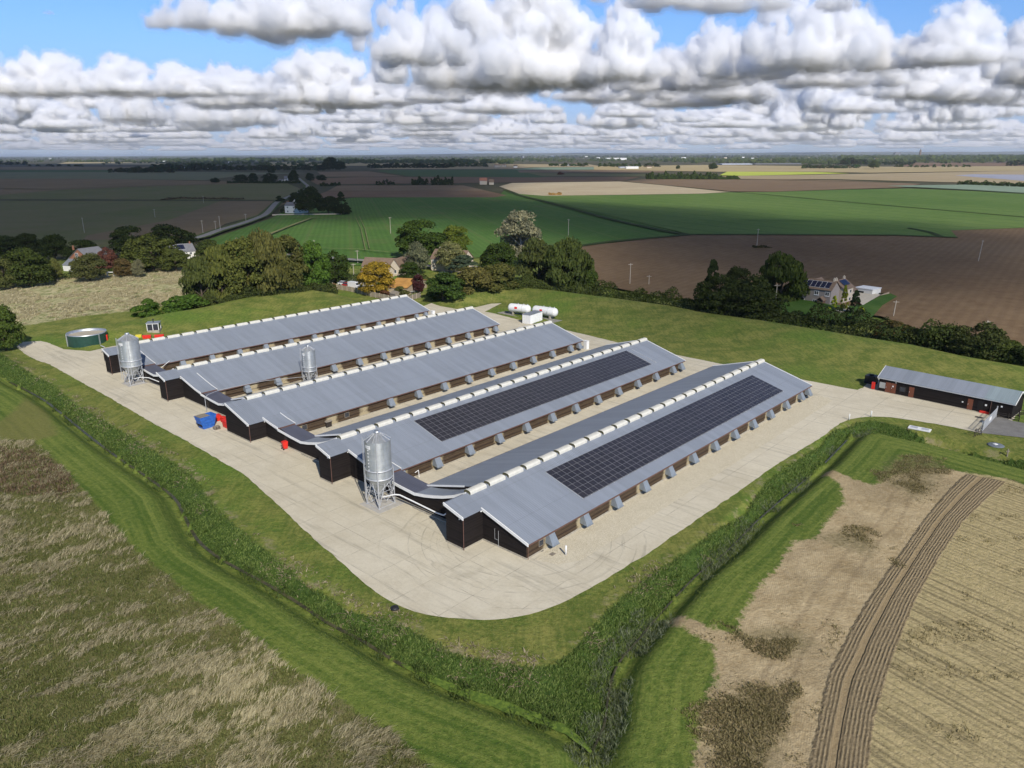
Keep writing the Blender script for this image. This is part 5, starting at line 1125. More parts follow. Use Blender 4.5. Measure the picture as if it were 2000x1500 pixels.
hedge('lower right end of the middle distance plantation', GL([(1402, 350.5), (1444, 350.5)]), 6, 18, (.034, .052, .018), 50, 19, 2.4)
hedge('thin hedge of scattered bushes between two brown fields', GL([(735, 361.5), (770, 361)]), 7, 12, BK, 4, 21, 2.4)
hedge('short row of dark bushes between two brown fields', GL([(805, 361), (835, 361)]), 10, 12, BK, 14, 22, 2.4); hedge('dark clump of field bushes left of the red-roofed house', GL([(842, 361), (885, 360.5)]), 11, 14, BK, 14, 23, 2.4)
hedge('bushes beside the lane right of the hamlet', GL([(625, 363.5), (665, 363)]), 5, 8, BK, 14, 25, 1.6)
hedge('low dark hedge in front of the hamlet', GL([(444, 358), (585, 358)]), 4, 8, BK, 12, 27, 2.0)
hedge('scrubby line of weeds in the shaded left field', GL([(320, 391), (345, 388), (420, 389), (475, 389.5)]), 1.6, 6, (.07, .055, .04), 12, 29, 1.2)

# distant woods, tree belts and villages ---------------------------------------------------------
def lowtree_proto(seed, n=260):
    rg = np.random.default_rng(seed); p, d = crown_pts(rg, 14, n, 'bush', .0); V, F_ = leaves(p, d + rg.normal(size=d.shape) * .4, .16, 1, False, rg); return npmesh('distant_tree', V, F_, M['leaf'])
LT = [lowtree_proto(i) for i in range(4)]; lt_used = set(); far_n = [0]
def fartree(x, y, hm, wm_, col, label, group):
    g = G(x, y); pr = LT[far_n[0] % 4]; o = pr if pr not in lt_used else pr.copy()
    if pr in lt_used: COL.objects.link(o)
    lt_used.add(pr); far_n[0] += 1; o.location = (g[0], g[1], 0); o.scale = (wm_ / .85, wm_ / .85, hm); o.rotation_euler = (0, 0, random.uniform(0, 6)); o.color = (*col, 1); tag(o, label, 'tree', group)
random.seed(11)
for (x0, x1, y, n, hm, col, lb, grp) in (
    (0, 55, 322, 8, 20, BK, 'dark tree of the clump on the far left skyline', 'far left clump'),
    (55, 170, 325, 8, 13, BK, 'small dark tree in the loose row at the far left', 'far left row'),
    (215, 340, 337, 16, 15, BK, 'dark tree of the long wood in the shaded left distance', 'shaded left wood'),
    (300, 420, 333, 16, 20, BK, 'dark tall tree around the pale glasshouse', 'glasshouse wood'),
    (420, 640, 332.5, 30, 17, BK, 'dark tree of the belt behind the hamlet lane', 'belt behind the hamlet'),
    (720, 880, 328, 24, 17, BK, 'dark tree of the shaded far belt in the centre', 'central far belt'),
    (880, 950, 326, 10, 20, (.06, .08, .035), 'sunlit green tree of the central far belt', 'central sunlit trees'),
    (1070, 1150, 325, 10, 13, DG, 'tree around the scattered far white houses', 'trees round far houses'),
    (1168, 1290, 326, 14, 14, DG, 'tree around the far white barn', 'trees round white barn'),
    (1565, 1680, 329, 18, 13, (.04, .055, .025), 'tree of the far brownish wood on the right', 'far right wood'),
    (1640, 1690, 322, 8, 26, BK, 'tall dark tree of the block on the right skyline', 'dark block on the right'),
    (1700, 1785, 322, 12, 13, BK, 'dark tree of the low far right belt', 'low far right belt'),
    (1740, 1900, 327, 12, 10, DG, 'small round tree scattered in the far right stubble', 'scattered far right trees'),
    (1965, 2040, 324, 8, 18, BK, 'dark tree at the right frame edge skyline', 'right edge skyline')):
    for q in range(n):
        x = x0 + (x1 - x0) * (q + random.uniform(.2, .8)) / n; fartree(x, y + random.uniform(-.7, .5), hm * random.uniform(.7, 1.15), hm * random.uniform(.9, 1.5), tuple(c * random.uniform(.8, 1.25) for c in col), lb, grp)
# the countless trees of the last kilometres read as one mass
rg = np.random.default_rng(5); PPx = []; NN = []; SS = []
def belt(x0, x1, y, n, hm, spread=.6):
    for _ in range(n):
        x = rg.uniform(x0, x1); yy = y + rg.normal() * spread
        if yy < 302.6: yy = 302.6
        g = G(x, yy); h = hm * rg.uniform(.5, 1.3); m = 9
        a = rg.uniform(0, 6.28, m); r = h * rg.uniform(.2, .9, m); PPx.append(np.stack([g[0] + r * np.cos(a), g[1] + r * np.sin(a) * .6, h * rg.uniform(.15, .9, m)], 1)); NN.append(np.stack([np.cos(a) * .5, -np.abs(rg.normal(size=m)) * .4 - .3, rg.uniform(.2, 1, m)], 1)); SS.append(np.full(m, h * .8))
for (x0, x1, y, n, hm, sp) in ((-300, 600, 316, 260, 11, .6), (-300, 2300, 312, 900, 11, 1.0), (-300, 2300, 308.5, 1300, 12, .8), (-300, 2300, 305.6, 1500, 14, .6), (-300, 2300, 304, 1300, 16, .3), (640, 1000, 318.5, 260, 15, .7), (330, 660, 322, 120, 10, 1.2), (300, 700, 313.5, 300, 16, .6), (1000, 1600, 314.5, 260, 12, 1.2), (1300, 2300, 316, 420, 14, 1.5), (1640, 2300, 311, 700, 20, 1.6), (1400, 1700, 319.5, 90, 11, .8), (200, 420, 318.5, 60, 8, 1)):
    belt(x0, x1, y, n, hm, sp)
V, F_ = leaves(np.concatenate(PPx), np.concatenate(NN), np.concatenate(SS), 1.0, False, rg)
o = npmesh('distant_woodland', V, F_, M['leaf']); o.color = (.040, .055, .024, 1); tag(o, 'countless dark trees and copses of the flat land towards the horizon', 'woodland', kind='stuff')
# far low hills
hl_ = MB(); pts = []
for q in range(161):
    x = -30000 + q * 500; hh = (70 + 60 * mnoise.noise((q * .09, 0, 0)) + 25 * mnoise.noise((q * .35, 3, 0))) * sm(np.array((q - 20) / 50.0)) * float(1 - .6 * sm(np.array((q - 105) / 40.0))); pts.append((x, 26000 + 1500 * math.sin(q * .2), max(0, float(hh))))
V = []; 
for x, y, z in pts: V += [(x, y - 2500, -2), (x, y, min(112, z * .85 + 6)), (x, y + 4000, -2)]
Fh = [(3 * i + a, 3 * i + 3 + a, 3 * i + 4 + a, 3 * i + 1 + a) for i in range(160) for a in (0, 1)]
tag(npmesh('hills', V, Fh, field_mat('hill_ground', (.06, .075, .04), (.12, .11, .07), .0004, fine=.002), smooth=True), kind='structure')
# ------------------------------------------------------------------ houses
M['brick'] = plain('red_brick', (.26, .12, .07), .9, 0, .2, 3); M['render'] = plain('grey_render', (.27, .235, .21), .9, 0, .06, 1); M['cream'] = plain('cream_render', (.50, .43, .33), .9, 0, .07, 1); M['whiter'] = plain('white_render', (.68, .66, .60), .9, 0, .06, 1)
M['tile'] = plain('brown_tiles', (.17, .12, .085), .85, 0, .2, 1.2); M['slate'] = plain('grey_slates', (.16, .16, .17), .7, 0, .15, 1.2); M['tiler'] = plain('red_tiles', (.32, .14, .09), .85, 0, .2, 1.2); M['orange'] = plain('rusty_orange_sheet', (.42, .22, .06), .8, 0, .28, .35)
M['pv'] = plain('solar_glass', (.010, .013, .034), .35, 0, .2, 1, .3); M['timber'] = plain('fence_timber', (.33, .27, .19), .9, 0, .2, 2); M['timberw'] = plain('fence_timber_new', (.38, .21, .09), .9, 0, .15, 2); M['pale_tone'] = plain('pale_gravel_drive', (.50, .45, .36), .95, 0, .1, .6)
def block(root, x0, x1, y0, y1, he, hr, wall, roof, ridge='x', ov=.3, chim=(), wins=(), pv=None, gwins=()):
    """one wing: front wall at y0 facing the camera; ridge along x or along y"""
    w = MB()
    if ridge == 'x':
        ym = (y0 + y1) / 2; sl = (hr - he) / (ym - y0); w.prism([(y0, 0), (y1, 0), (y1, he), (ym, hr), (y0, he)], x0, x1); w.build('wall', M[wall], root)
        r = MB(); r.prism([(y0 - ov, he - sl * ov + .06), (ym, hr + .06), (y1 + ov, he - sl * ov + .06), (y1 + ov, he - sl * ov + .2), (ym, hr + .2), (y0 - ov, he - sl * ov + .2)], x0 - ov, x1 + ov); ro = r.build('roof', M[roof], root)
    else:
        xm = (x0 + x1) / 2; sl = (hr - he) / (xm - x0); n = [(x0, 0), (x1, 0), (x1, he), (xm, hr), (x0, he)]; w.prism(n[::-1], y0, y1, 'y'); w.build('wall', M[wall], root)
        r = MB(); r.prism([(x0 - ov, he - sl * ov + .06), (x0 - ov, he - sl * ov + .2), (xm, hr + .2), (x1 + ov, he - sl * ov + .2), (x1 + ov, he - sl * ov + .06), (xm, hr + .06)], y0 - ov, y1 + ov, 'y'); ro = r.build('roof', M[roof], root)
    for cx_, cy_ in chim: MB().box(cx_ - .28, cx_ + .28, cy_ - .28, cy_ + .28, hr - .8, hr + .8).box(cx_ - .13, cx_ + .13, cy_ - .13, cy_ + .13, hr + .8, hr + 1.1).build('chimney', M['brick' if wall == 'brick' or wall == 'whiter' else 'cream'], ro)
    for (wx, wz, ww, wh) in wins:
        f = MB()
        for a, b, c, d in ((wx - ww / 2, wx + ww / 2, wz, wz + .09), (wx - ww / 2, wx + ww / 2, wz + wh - .09, wz + wh), (wx - ww / 2, wx - ww / 2 + .09, wz + .09, wz + wh - .09), (wx + ww / 2 - .09, wx + ww / 2, wz + .09, wz + wh - .09), (wx - .04, wx + .04, wz + .09, wz + wh - .09)): f.box(a, b, y0 - .09, y0 - .003, c, d)
        f.box(wx - ww / 2 - .1, wx + ww / 2 + .1, y0 - .16, y0 - .004, wz - .12, wz - .002); fo = f.build('window', M['white'], root); MB().box(wx - ww / 2 + .09, wx + ww / 2 - .09, y0 - .05, y0 - .004, wz + .09, wz + wh - .09).build('pane', M['glass'], fo)
    if pv:
        a = math.atan(sl); n_, px0, pw_, plen, off_ = pv
        for q in range(n_):
            o = MB().box(0, pw_ * .94, 0, plen, 0, .06).build('solar_panel', M['pv'], root); o.location = (px0 + q * pw_, y0 + off_, he + sl * off_ + .25); o.rotation_euler = (a, 0, 0)
            f = MB().box(0, pw_ * .94, -.05, -.002, 0, .075).box(0, pw_ * .94, plen + .002, plen + .05, 0, .075).box(-.06, -.002, -.05, plen + .05, 0, .075).build('frame', M['white'], o)
def houseroot(name, label, A, B, cat='house'):
    a = G(*A); b = G(*B); rz = math.atan2(b[1] - a[1], b[0] - a[0]); return thing(name, label, cat, (a[0], a[1], 0), rz), float(np.hypot(*(b - a)[:2]))
# solar-roofed house on the right
hr_, L = houseroot('farmhouse', 'grey rendered house with a row of solar panels on its roof, by the ploughed field', (1558, 596), (1634, 609))
HA = Vector(hr_.location); rzh = hr_.rotation_euler.z; hr_.rotation_euler.z = rzh + math.radians(8)
block(hr_, -1.7, 9.0, 1.9, 8.1, 5.4, 7.7, 'render', 'tile', 'x', .3, ((-1.0, 5.0), (8.3, 5.0)), ((.6, 3.7, 1.3, 1.2), (.4, 1.0, 1.3, 1.3), (4.6, 3.6, 1.3, 1.2), (4.4, .9, 1.3, 1.3), (7.9, 3.6, 1.3, 1.2)), (6, -.8, 1.5, 2.6, .3))
block(hr_, -2.4, 2.8, 8.15, 14.5, 4.6, 6.9, 'render', 'tile', 'y', .3)
block(hr_, 4.0, 10.0, 9.0, 16.0, 5.0, 7.2, 'cream', 'tile', 'y', .3, ((7.0, 9.6), (7.0, 15.4)))
for (yy, zz_) in ((11.0, 3.3), (14.0, 3.3), (14.0, .9)):
    f = MB(); f.box(10.003, 10.08, yy - .6, yy + .6, zz_, zz_ + 1.1); fo = f.build('window', M['white'], hr_); MB().box(10.082, 10.1, yy - .5, yy + .5, zz_ + .1, zz_ + 1.0).build('pane', M['glass'], fo)
for q in range(3):
    o = MB().box(0, 2.2, 0, 1.4, 0, .06).build('solar_panel', M['pv'], hr_); o.location = (7.5, 10.6 + q * 1.5, 7.2); o.rotation_euler = (0, math.atan(2.2 / 3.0), 0)
block(hr_, 3.6, 8.4, 16.3, 23.5, 2.9, 4.6, 'cream', 'tile', 'y', .3)
pr_ = MB(); pr_.prism([(-.1, 0), (1.88, 0), (1.88, 2.9), (-.1, 2.3)], 5.9, 7.6); pr_.build('porch', M['trim'], hr_); MB().prism([(5.6, 2.32), (6.75, 3.3), (7.9, 2.32), (7.9, 2.46), (6.75, 3.46), (5.6, 2.46)], -.4, 1.87, 'y').build('porch_roof', M['tile'], hr_)
def hl(x, y): return HA + Matrix.Rotation(rzh, 3, 'Z') @ Vector((x, y, 0))
gx_ = thing('garage', 'white flat-roofed garage right of the solar-roofed house', 'garage', tuple(hl(2.6, 27.6)), rzh + .03)
Lg2 = 5.8; MB().box(0, Lg2, 0, 5.5, 0, 2.9).build('wall', M['whiter'], gx_); MB().box(-.15, Lg2 + .15, -.15, 5.65, 2.902, 3.1).build('roof', M['white'], gx_); MB().box(1.2, 3.0, -.06, -.003, .05, 2.1).build('door', M['dark'], gx_)
sheet('gravel_drive', GL([(1668, 579), (1705, 581), (1719, 585), (1700, 596), (1684, 606), (1672, 596)]), zf[0] + .12, M['pale_tone'])
sheet('lawn', GL([(1500, 588), (1560, 592), (1620, 604), (1676, 608), (1720, 586), (1738, 582), (1751, 588), (1722, 606), (1700, 632), (1660, 640), (1480, 616)]), zf[0] + .09, field_mat('garden_lawn', (.04, .10, .015), (.085, .15, .03), .1, fine=.8))
def car(label, x, y, rz, col, L=4.3, van=False):
    g = G(x, y); root = thing('parked_car' if not van else 'parked_van', label, 'van' if van else 'car', (g[0], g[1], 0), rz)
    paint = plain('car_paint', col, .3, 0, .03, 1, .5); W_ = .85 if not van else .95; h = 1.45 if not van else 2.3
    b = MB(); prof = [(-L / 2, .35), (L / 2, .35), (L / 2, .75), (L / 2 - .2, .9), (L * .22, .98), (-L * .48, 1.0), (-L / 2, .8)] if not van else [(-L / 2, .35), (L / 2, .35), (L / 2, 1.0), (L / 2 - .7, 1.2), (L / 2 - 1.2, h), (-L / 2, h)]
    b.prism([(p[0], p[1]) for p in prof][::-1], -W_, W_, 'y'); b.build('body', paint, root)
    c = MB()
    if not van:
        lo = [(-L * .46, -W_ + .03), (L * .20, -W_ + .03), (L * .20, W_ - .03), (-L * .46, W_ - .03)]; hi = [(-L * .34, -W_ + .16), (L * .04, -W_ + .16), (L * .04, W_ - .16), (-L * .34, W_ - .16)]
        c.add([(x_, y_, .99) for x_, y_ in lo] + [(x_, y_, h) for x_, y_ in hi], [(0, 1, 5, 4), (1, 2, 6, 5), (2, 3, 7, 6), (3, 0, 4, 7)]); c.build('window_glass', M['glass'], root); MB().box(-L * .345, L * .045, -W_ + .15, W_ - .15, h, h + .04).build('roof', paint, root)
    else: MB().box(L / 2 - 1.1, L / 2 - .75, -W_ + .1, W_ - .1, 1.3, h - .2).build('windscreen', M['glass'], root)
    for a in (-L * .3, L * .3):
        for s in (-1, 1): w = MB(); w.bar((a, s * (W_ - .12), .32), (a, s * (W_ + .02), .32), .32, 14); w.build('wheel', M['black'], root)
car('dark blue car parked on the gravel drive by the white garage', 1678, 583, .9, (.03, .06, .22)); car('white car half hidden behind the spiky conifer', 1672, 588, .9, (.6, .6, .6))
railfence('rail_fence', 'thin fence along the gravel drive of the solar-roofed house', [tuple(G(1686, 606)[:2]), tuple(G(1719, 587)[:2])], 1.1, M['timber'])
wallbox('garden_wall', 'short grey panel fence at the far corner of the gravel drive', G(1719, 586), G(1735, 580), 1.8, .06, M['timber'], 'fence')
sheet('patio', GL([(1625, 612), (1655, 607), (1660, 616), (1640, 622)]), zf[0] + .15, M['pale_tone'])
# brick house at the left
h2, L = houseroot('brick_house', 'brick gabled house with lean-to grey roof among the left trees', (124, 529), (152, 531))
block(h2, 0, L + 3.5, 3.5, 13, 4.6, 8.6, 'brick', 'slate', 'y', .3, ((.2, 6.0),), ((4.6, 5.4, 1.6, 1.6),)); lt = MB(); lt.prism([(0, 0), (3.49, 0), (3.49, 4.4), (0, 2.3)], 0, L + 1); lt.build('lean_to', M['whiter'], h2)
lr = MB(); lr.prism([(-.2, 2.3), (3.48, 4.5), (3.48, 4.62), (-.2, 2.42)][::-1][::-1], -.2, L + 1.2); lr.build('lean_to_roof', M['galv'], h2)
# white house with slate roof and solar panels
h3, L = houseroot('white_house', 'white house with slate roof and solar panels behind the large olive tree', (338, 516), (384, 512))
block(h3, 0, L, 0, 8, 5.0, 7.8, 'whiter', 'slate', 'x', .3, ((L - .8, 4), (1.2, 4)), tuple((x, z, 1.1, 1.1) for x in (L - 2, L - 5) for z in (1.0, 3.5)), (1, 2.5, L - 6.0, 3.2, .9))
g = G(217, 540); th_ = thing('garden_table', 'white garden table and chairs behind the left hedge', 'garden furniture', (g[0], g[1], 0)); MB().box(-1.5, 1.5, -.6, .6, 1.6, 1.75).build('top', M['white'], th_)
for a in (-1.3, 1.3): MB().box(a - .08, a + .08, -.4, .4, 0, 1.6).build('leg', M['white'], th_)
# white farmhouse by the lane
h4, L = houseroot('white_farmhouse', 'white farmhouse with slate roof beside the lane in cloud shade', (557, 417), (592, 417.5))
block(h4, 0, L, 0, 9, 6.2, 8.6, 'whiter', 'slate', 'x', .3, ((1.2, 4.5),), tuple((x, z, 1.3, 1.4) for x in (2.5, L / 2, L - 2.5) for z in (1.0, 4.1))); block(h4, 2, 9, 9, 18, 8.0, 11.5, 'whiter', 'slate', 'y', .3, ((3, 14),))
wallbox('garden_wall', 'long pale low wall in front of the white farmhouse garden', G(532, 421), G(668, 419.5), 1.0, .25, M['cream'], 'wall')
# central clump of houses
h5, L = houseroot('bungalow', 'cream gabled bungalow peeping over the orange roof', (760, 538), (783, 539))
block(h5, 0, L, 0, 14, 2.9, 6.3, 'cream', 'tile', 'y', .3, (), ((L / 2, 1.0, 1.6, 1.3),)); block(h5, -14, 0, 5, 12, 2.6, 5.4, 'cream', 'tile', 'x', .3)
h6, L = houseroot('brown_roof_house', 'low house with brown tiled roof left of the golden tree', (706, 545), (738, 548)); block(h6, 0, L, 0, 10, 2.7, 6.2, 'cream', 'tile', 'x', .3)
h7, L = houseroot('cream_house', 'cream house half hidden by the pale feathery tree', (842, 528), (905, 532)); block(h7, 0, L, 0, 9, 4.8, 8.0, 'cream', 'tile', 'x', .3, ((2, 4.5),), ((1.3, 1.0, 1.2, 1.3), (1.3, 3.4, 1.0, 1.0)))
h8, L = houseroot('orange_roof_barn', 'barn with a rusty orange sheet roof inside the fence', (757, 576), (795, 578), 'barn'); block(h8, 0, L, 0, 17, 2.6, 4.3, 'timber', 'orange', 'x', .35)
sd_, L = houseroot('garden_shed', 'small grey garden shed in front of the orange barn', (762, 584), (772, 586), 'shed'); block(sd_, 0, L, 0, 2.4, 1.8, 2.5, 'wood', 'wood', 'x', .1)
g = G(801, 574); pt = thing('trampoline_frame', 'grey metal frame and pale clutter on the lawn by the orange barn', 'frame', (g[0], g[1], 0)); mb = MB()
for q in range(6): a = q * 1.05; mb.bar((1.6 * math.cos(a), 1.6 * math.sin(a), 0), (1.6 * math.cos(a), 1.6 * math.sin(a), 2.0), .04, 5); mb.bar((1.6 * math.cos(a), 1.6 * math.sin(a), 1.0), (1.6 * math.cos(a + 1.05), 1.6 * math.sin(a + 1.05), 1.0), .05, 5)
mb.lathe([(0, .9), (1.5, .92)], 18); mb.build('frame', M['galvd'], pt)
car('white van behind the timber fence, left of the golden tree', 693, 563, -.6, (.65, .65, .64), 5.0, True); car('red car behind the timber fence', 680, 560, -.5, (.35, .02, .02)); car('white car behind the timber fence, leftmost vehicle', 672, 557, -.4, (.6, .6, .6))
sheet('gravel_drive', GL([(668, 560), (700, 570), (735, 572), (735, 556), (690, 545), (668, 548)]), .06, M['pale_tone'])
def panelfence(label, pts, h, mat, bay=2.6):
    P = [Vector(G(*p)) for p in pts]; P = [Vector((p.x, p.y, 0)) for p in P]; root = thing('panel_fence', label, 'fence', (P[0].x, P[0].y, float(terrain_z(P[0].x, P[0].y))))
    for a, b in zip(P[:-1], P[1:]):
        Lq = (b - a).length; n = max(1, round(Lq / bay)); rz = math.atan2(b.y - a.y, b.x - a.x); Mx = Matrix.Translation(a - P[0]) @ Matrix.Rotation(rz, 4, 'Z')
        for q in range(n + 1): MB().box(Lq * q / n - .09, Lq * q / n + .09, -.09, .09, 0, h + .1, Mx).build('post', M['cream'], root)
        for q in range(n): MB().box(Lq * q / n + .1, Lq * (q + 1) / n - .1, -.04, .04, .1, h, Mx).build('panel', mat, root)
panelfence('orange-brown end bays of the timber fence beside the dark tree', [(650, 561), (658, 564)], 1.7, M['timberw'])
panelfence('pale post and panel fence in front of the parked vehicles', [(659, 564.5), (698, 572)], 1.7, M['timber']); panelfence('grey dark-boarded stretch of fence below the golden tree', [(699, 573), (724, 579)], 1.7, M['wood']); panelfence('pale post and panel fence right of the golden tree', [(725, 579.5), (768, 589)], 1.7, M['timber']); panelfence('low grey board fence between the farthest shed and the big dark bush', [(798, 588), (821, 581)], 1.7, M['wood'])
# far buildings
def farbarn(label, x, y, wpx, hm, dep, wall, roof, rr=1.5, name='distant_barn', cat='barn'):
    g = G(x, y); m = mpp(x, y); w = wpx * m; root = thing(name, label, cat, (g[0], g[1], 0), random.uniform(-.15, .15)); block(root, -w / 2, w / 2, 0, dep, hm, hm + rr, wall, roof, 'x', .4)
M['glassw'] = plain('glasshouse_panes', (.45, .47, .52), .4, 0, .08, .01); M['barnw'] = plain('barn_white', (.72, .72, .70), .6, 0, .04, .05)
for q in (('far white barn beside a pale concrete apron, right of centre', 1235, 330, 24, 6, 30, 'barnw', 'barnw'), ('grey shed attached left of the far white barn', 1217, 329, 14, 5, 30, 'galv', 'slate'), ('long white warehouse on the far plain, larger one', 1196, 312.5, 26, 14, 60, 'barnw', 'barnw'), ('shorter white warehouse right of the long one', 1217, 312.5, 14, 14, 60, 'barnw', 'barnw'),
          ('pinkish barn with red roof on the far central plain', 972, 327, 12, 8, 20, 'cream', 'tiler'), ('smaller cream barn beside the pinkish one', 983, 327, 7, 8, 20, 'cream', 'tiler'), ('red-roofed farmhouse at the corner of the pale field', 944, 360.5, 14, 6, 9, 'cream', 'tiler', 4), ('small gabled cottage right of the red-roofed farmhouse', 960, 360.8, 9, 4, 8, 'cream', 'tile', 4), ('small white gabled house in the shaded hamlet', 558, 356, 6, 5, 9, 'whiter', 'slate', 5), ('low white cottage in the shaded hamlet', 548, 356, 7, 3, 8, 'whiter', 'slate', 2),
          ('long pale glasshouse among dark trees on the left', 368, 329.5, 64, 5, 40, 'glassw', 'glassw'), ('cream house above the glasshouse wood', 449, 318.5, 6, 8, 15, 'barnw', 'tile'), ('white gabled cottage at the far straw field edge', 1007, 328, 7, 6, 10, 'whiter', 'tile', 4), ('far white house near the scattered trees', 1112, 324.5, 7, 5, 12, 'barnw', 'slate', 3), ('far white house right of another near the scattered trees', 1125, 324, 6, 6, 12, 'barnw', 'tile', 4),
          ('far cream house by the hedge right of the white barn', 1268, 329, 9, 5, 12, 'cream', 'tile', 3), ('low white glasshouse strip right of the lone rounded tree', 1440, 321.5, 62, 3, 60, 'glassw', 'glassw'), ('dark low glasshouse continuing the white strip', 1520, 321, 90, 3, 60, 'slate', 'slate'), ('brown-roofed farm beyond the glasshouse strip', 1505, 316, 14, 8, 20, 'cream', 'tile', 5), ('bright cream farmhouse in front of the far dark block, left', 1697, 314.5, 9, 9, 20, 'cream', 'tile', 6),
          ('bright cream farmhouse in front of the far dark block, middle', 1713, 314.5, 8, 10, 20, 'barnw', 'tile', 6), ('bright cream farmhouse in front of the far dark block, right', 1724, 314.8, 7, 9, 20, 'cream', 'tile', 5), ('tiny white house on the far right plain', 1941, 312.5, 4, 9, 20, 'barnw', 'tile', 5), ('tiny white house at the far left skyline', 97, 310.5, 4, 10, 20, 'barnw', 'slate', 6), ('small sunlit barn on the left skyline beyond the long wood', 321, 316.5, 6, 8, 15, 'barnw', 'slate')): farbarn(*q)
for q in range(46):
    x = random.choice([random.uniform(950, 1700), random.uniform(950, 2050), random.uniform(0, 2000)]); y = random.choice([306.5, 308, 309.5, 311, 305]) + random.uniform(-.4, .4)
    m = mpp(x, y); g = G(x, y); w = random.uniform(2, 9) * m; h = random.uniform(.9, 1.8) * m; o = MB().prism([(0, 0), (h, 0), (h, h * .8), (h / 2, h * 1.2), (0, h * .8)], -w / 2, w / 2).build('distant_building', M[random.choice(['barnw', 'barnw', 'cream', 'slate', 'tiler'])], None, (g[0], g[1], 0)); tag(o, 'pale speck of a building among the trees near the horizon', 'building', 'specks of buildings near the horizon')
# church tower and water tower on the skyline
g = G(1796, 308); m = mpp(1796, 308); tw = thing('church_tower', 'slender brown church tower standing above the right skyline', 'church tower', (g[0], g[1], 0)); a = 1.6 * m; hgt = 16.5 * m
tb_ = MB(); tb_.add([(-a, -a, 0), (a, -a, 0), (a, a, 0), (-a, a, 0), (-a * .75, -a * .75, hgt * .85), (a * .75, -a * .75, hgt * .85), (a * .75, a * .75, hgt * .85), (-a * .75, a * .75, hgt * .85)], [(0, 1, 5, 4), (1, 2, 6, 5), (2, 3, 7, 6), (3, 0, 4, 7), (4, 5, 6, 7)]); tb_.build('tower', M['tile'], tw); MB().lathe([(a * .5, hgt * .85), (a * .5, hgt * .93), (a * .3, hgt), (0, hgt * 1.02)], 8).build('lantern', M['tile'], tw)
g = G(1752, 308); m = mpp(1752, 308); o = MB().box(-5.5 * m, 5.5 * m, 0, 5 * m, 0, 9.3 * m).box(-3.5 * m, 3.5 * m, .5 * m, 4 * m, 9.3 * m, 10.6 * m).build('silo_works', M['slate'], None, (g[0], g[1], 0)); tag(o, 'blocky grey works left of the church tower on the skyline', 'building')
# utility poles and wires
def pole(x, y, hpx, label, lean=0.0, mat='wood', arm=True, w=.16):
    g = G(x, y); m = mpp(x, y); h = hpx * m / .985; root = thing('utility_pole', label, 'pole', (g[0], g[1], float(terrain_z(g[0], g[1]))), 0, 'timber utility poles'); root.rotation_euler = (0, lean, random.uniform(-.6, .6))
    MB().bar((0, 0, -.1), (0, 0, h), w, 8, w * .75).build('shaft', M[mat], root)
    if arm: MB().box(-.9, .9, -.08, .08, h - .5, h - .35).build('crossarm', M[mat], root)
    return root
M['polew'] = plain('pole_timber', (.36, .32, .26), .9, 0, .15, 2)
for q in ((763, 457, 32, 'thin pole in the green field above the round dark tree'), (1110, 462, 33, 'pole at the foot of the green field right of the poplar'), (1230, 558, 44, 'tall pale pole before the ploughed field, thicker than its neighbour'), (1267, 559, 22, 'short pale pole right of the tall one at the hedge'), (1514, 597, 42, 'pole in front of the weeping willow'), (1744, 622, 35, 'leaning pole at the edge of the ploughed field by the garden', .05), (1910, 513, 43, 'leaning pole standing alone in the ploughed field', .10), (1927, 640, 14, 'short pole stub above the right hedge'), (165, 455, 29, 'pole with a bush at its foot in the shaded left field'), (303, 425, 16, 'faint pole in the shaded left field'), (397, 458, 27, 'lamp-like pole left of the lane'), (422, 452, 20, 'shorter pale pole left of the lane'), (431, 452, 29, 'brightest thick pole beside the lane'), (481, 436, 18, 'thin pole beside the lane, right of the bright one'), (699, 515, 26, 'pole at the road behind the dark tree'), (691, 537, 22, 'slim pole by the garden left of the golden tree'), (465, 488, 24, 'thin pole between the lane and the tree belt'), (489, 478, 8, 'short post at the edge of the green field'), (614, 479, 10, 'short post at the green field above the bright green tree'), (1478, 484, 36, 'dark pole with bushes at its foot at the field boundary'), (398, 397, 14, 'faint pole in the shaded ley field')):
    pole(q[0], q[1], q[2], q[3], q[4] if len(q) > 4 else 0.0, 'polew')
g = G(659, 320); o = MB().bar((0, 0, 0), (0, 0, 45), 1.2, 6, .5).build('radio_mast', M['galvd'], None, (g[0], g[1], 0)); tag(o, 'thin radio mast beside the large dark skyline tree', 'mast')
hedge('weedy bushes at the foot of the dark pole in the ploughed field', GL([(1470, 486), (1505, 486)]), 1.6, 4, (.03, .03, .015), 14, 51, .9)
hedge('garden hedge and shrubs behind the white garage', GL([(1706, 577), (1724, 583)]), 2.2, 2, (.03, .035, .018), 40, 53); hedge('dark shrubs between the bungalow and the timber fence', GL([(655, 553), (690, 549), (735, 552)]), 2.6, 4, (.035, .05, .02), 60, 55); hedge('garden shrubs in front of the cream house', GL([(800, 553), (860, 556), (930, 560)]), 3.0, 6, (.045, .06, .022), 60, 57)
hedge('manure heap with weeds at the edge of the pale field', GL([(1072, 381.5), (1096, 381.5)]), 3.0, 8, (.24, .15, .06), 30, 59, 1.6)
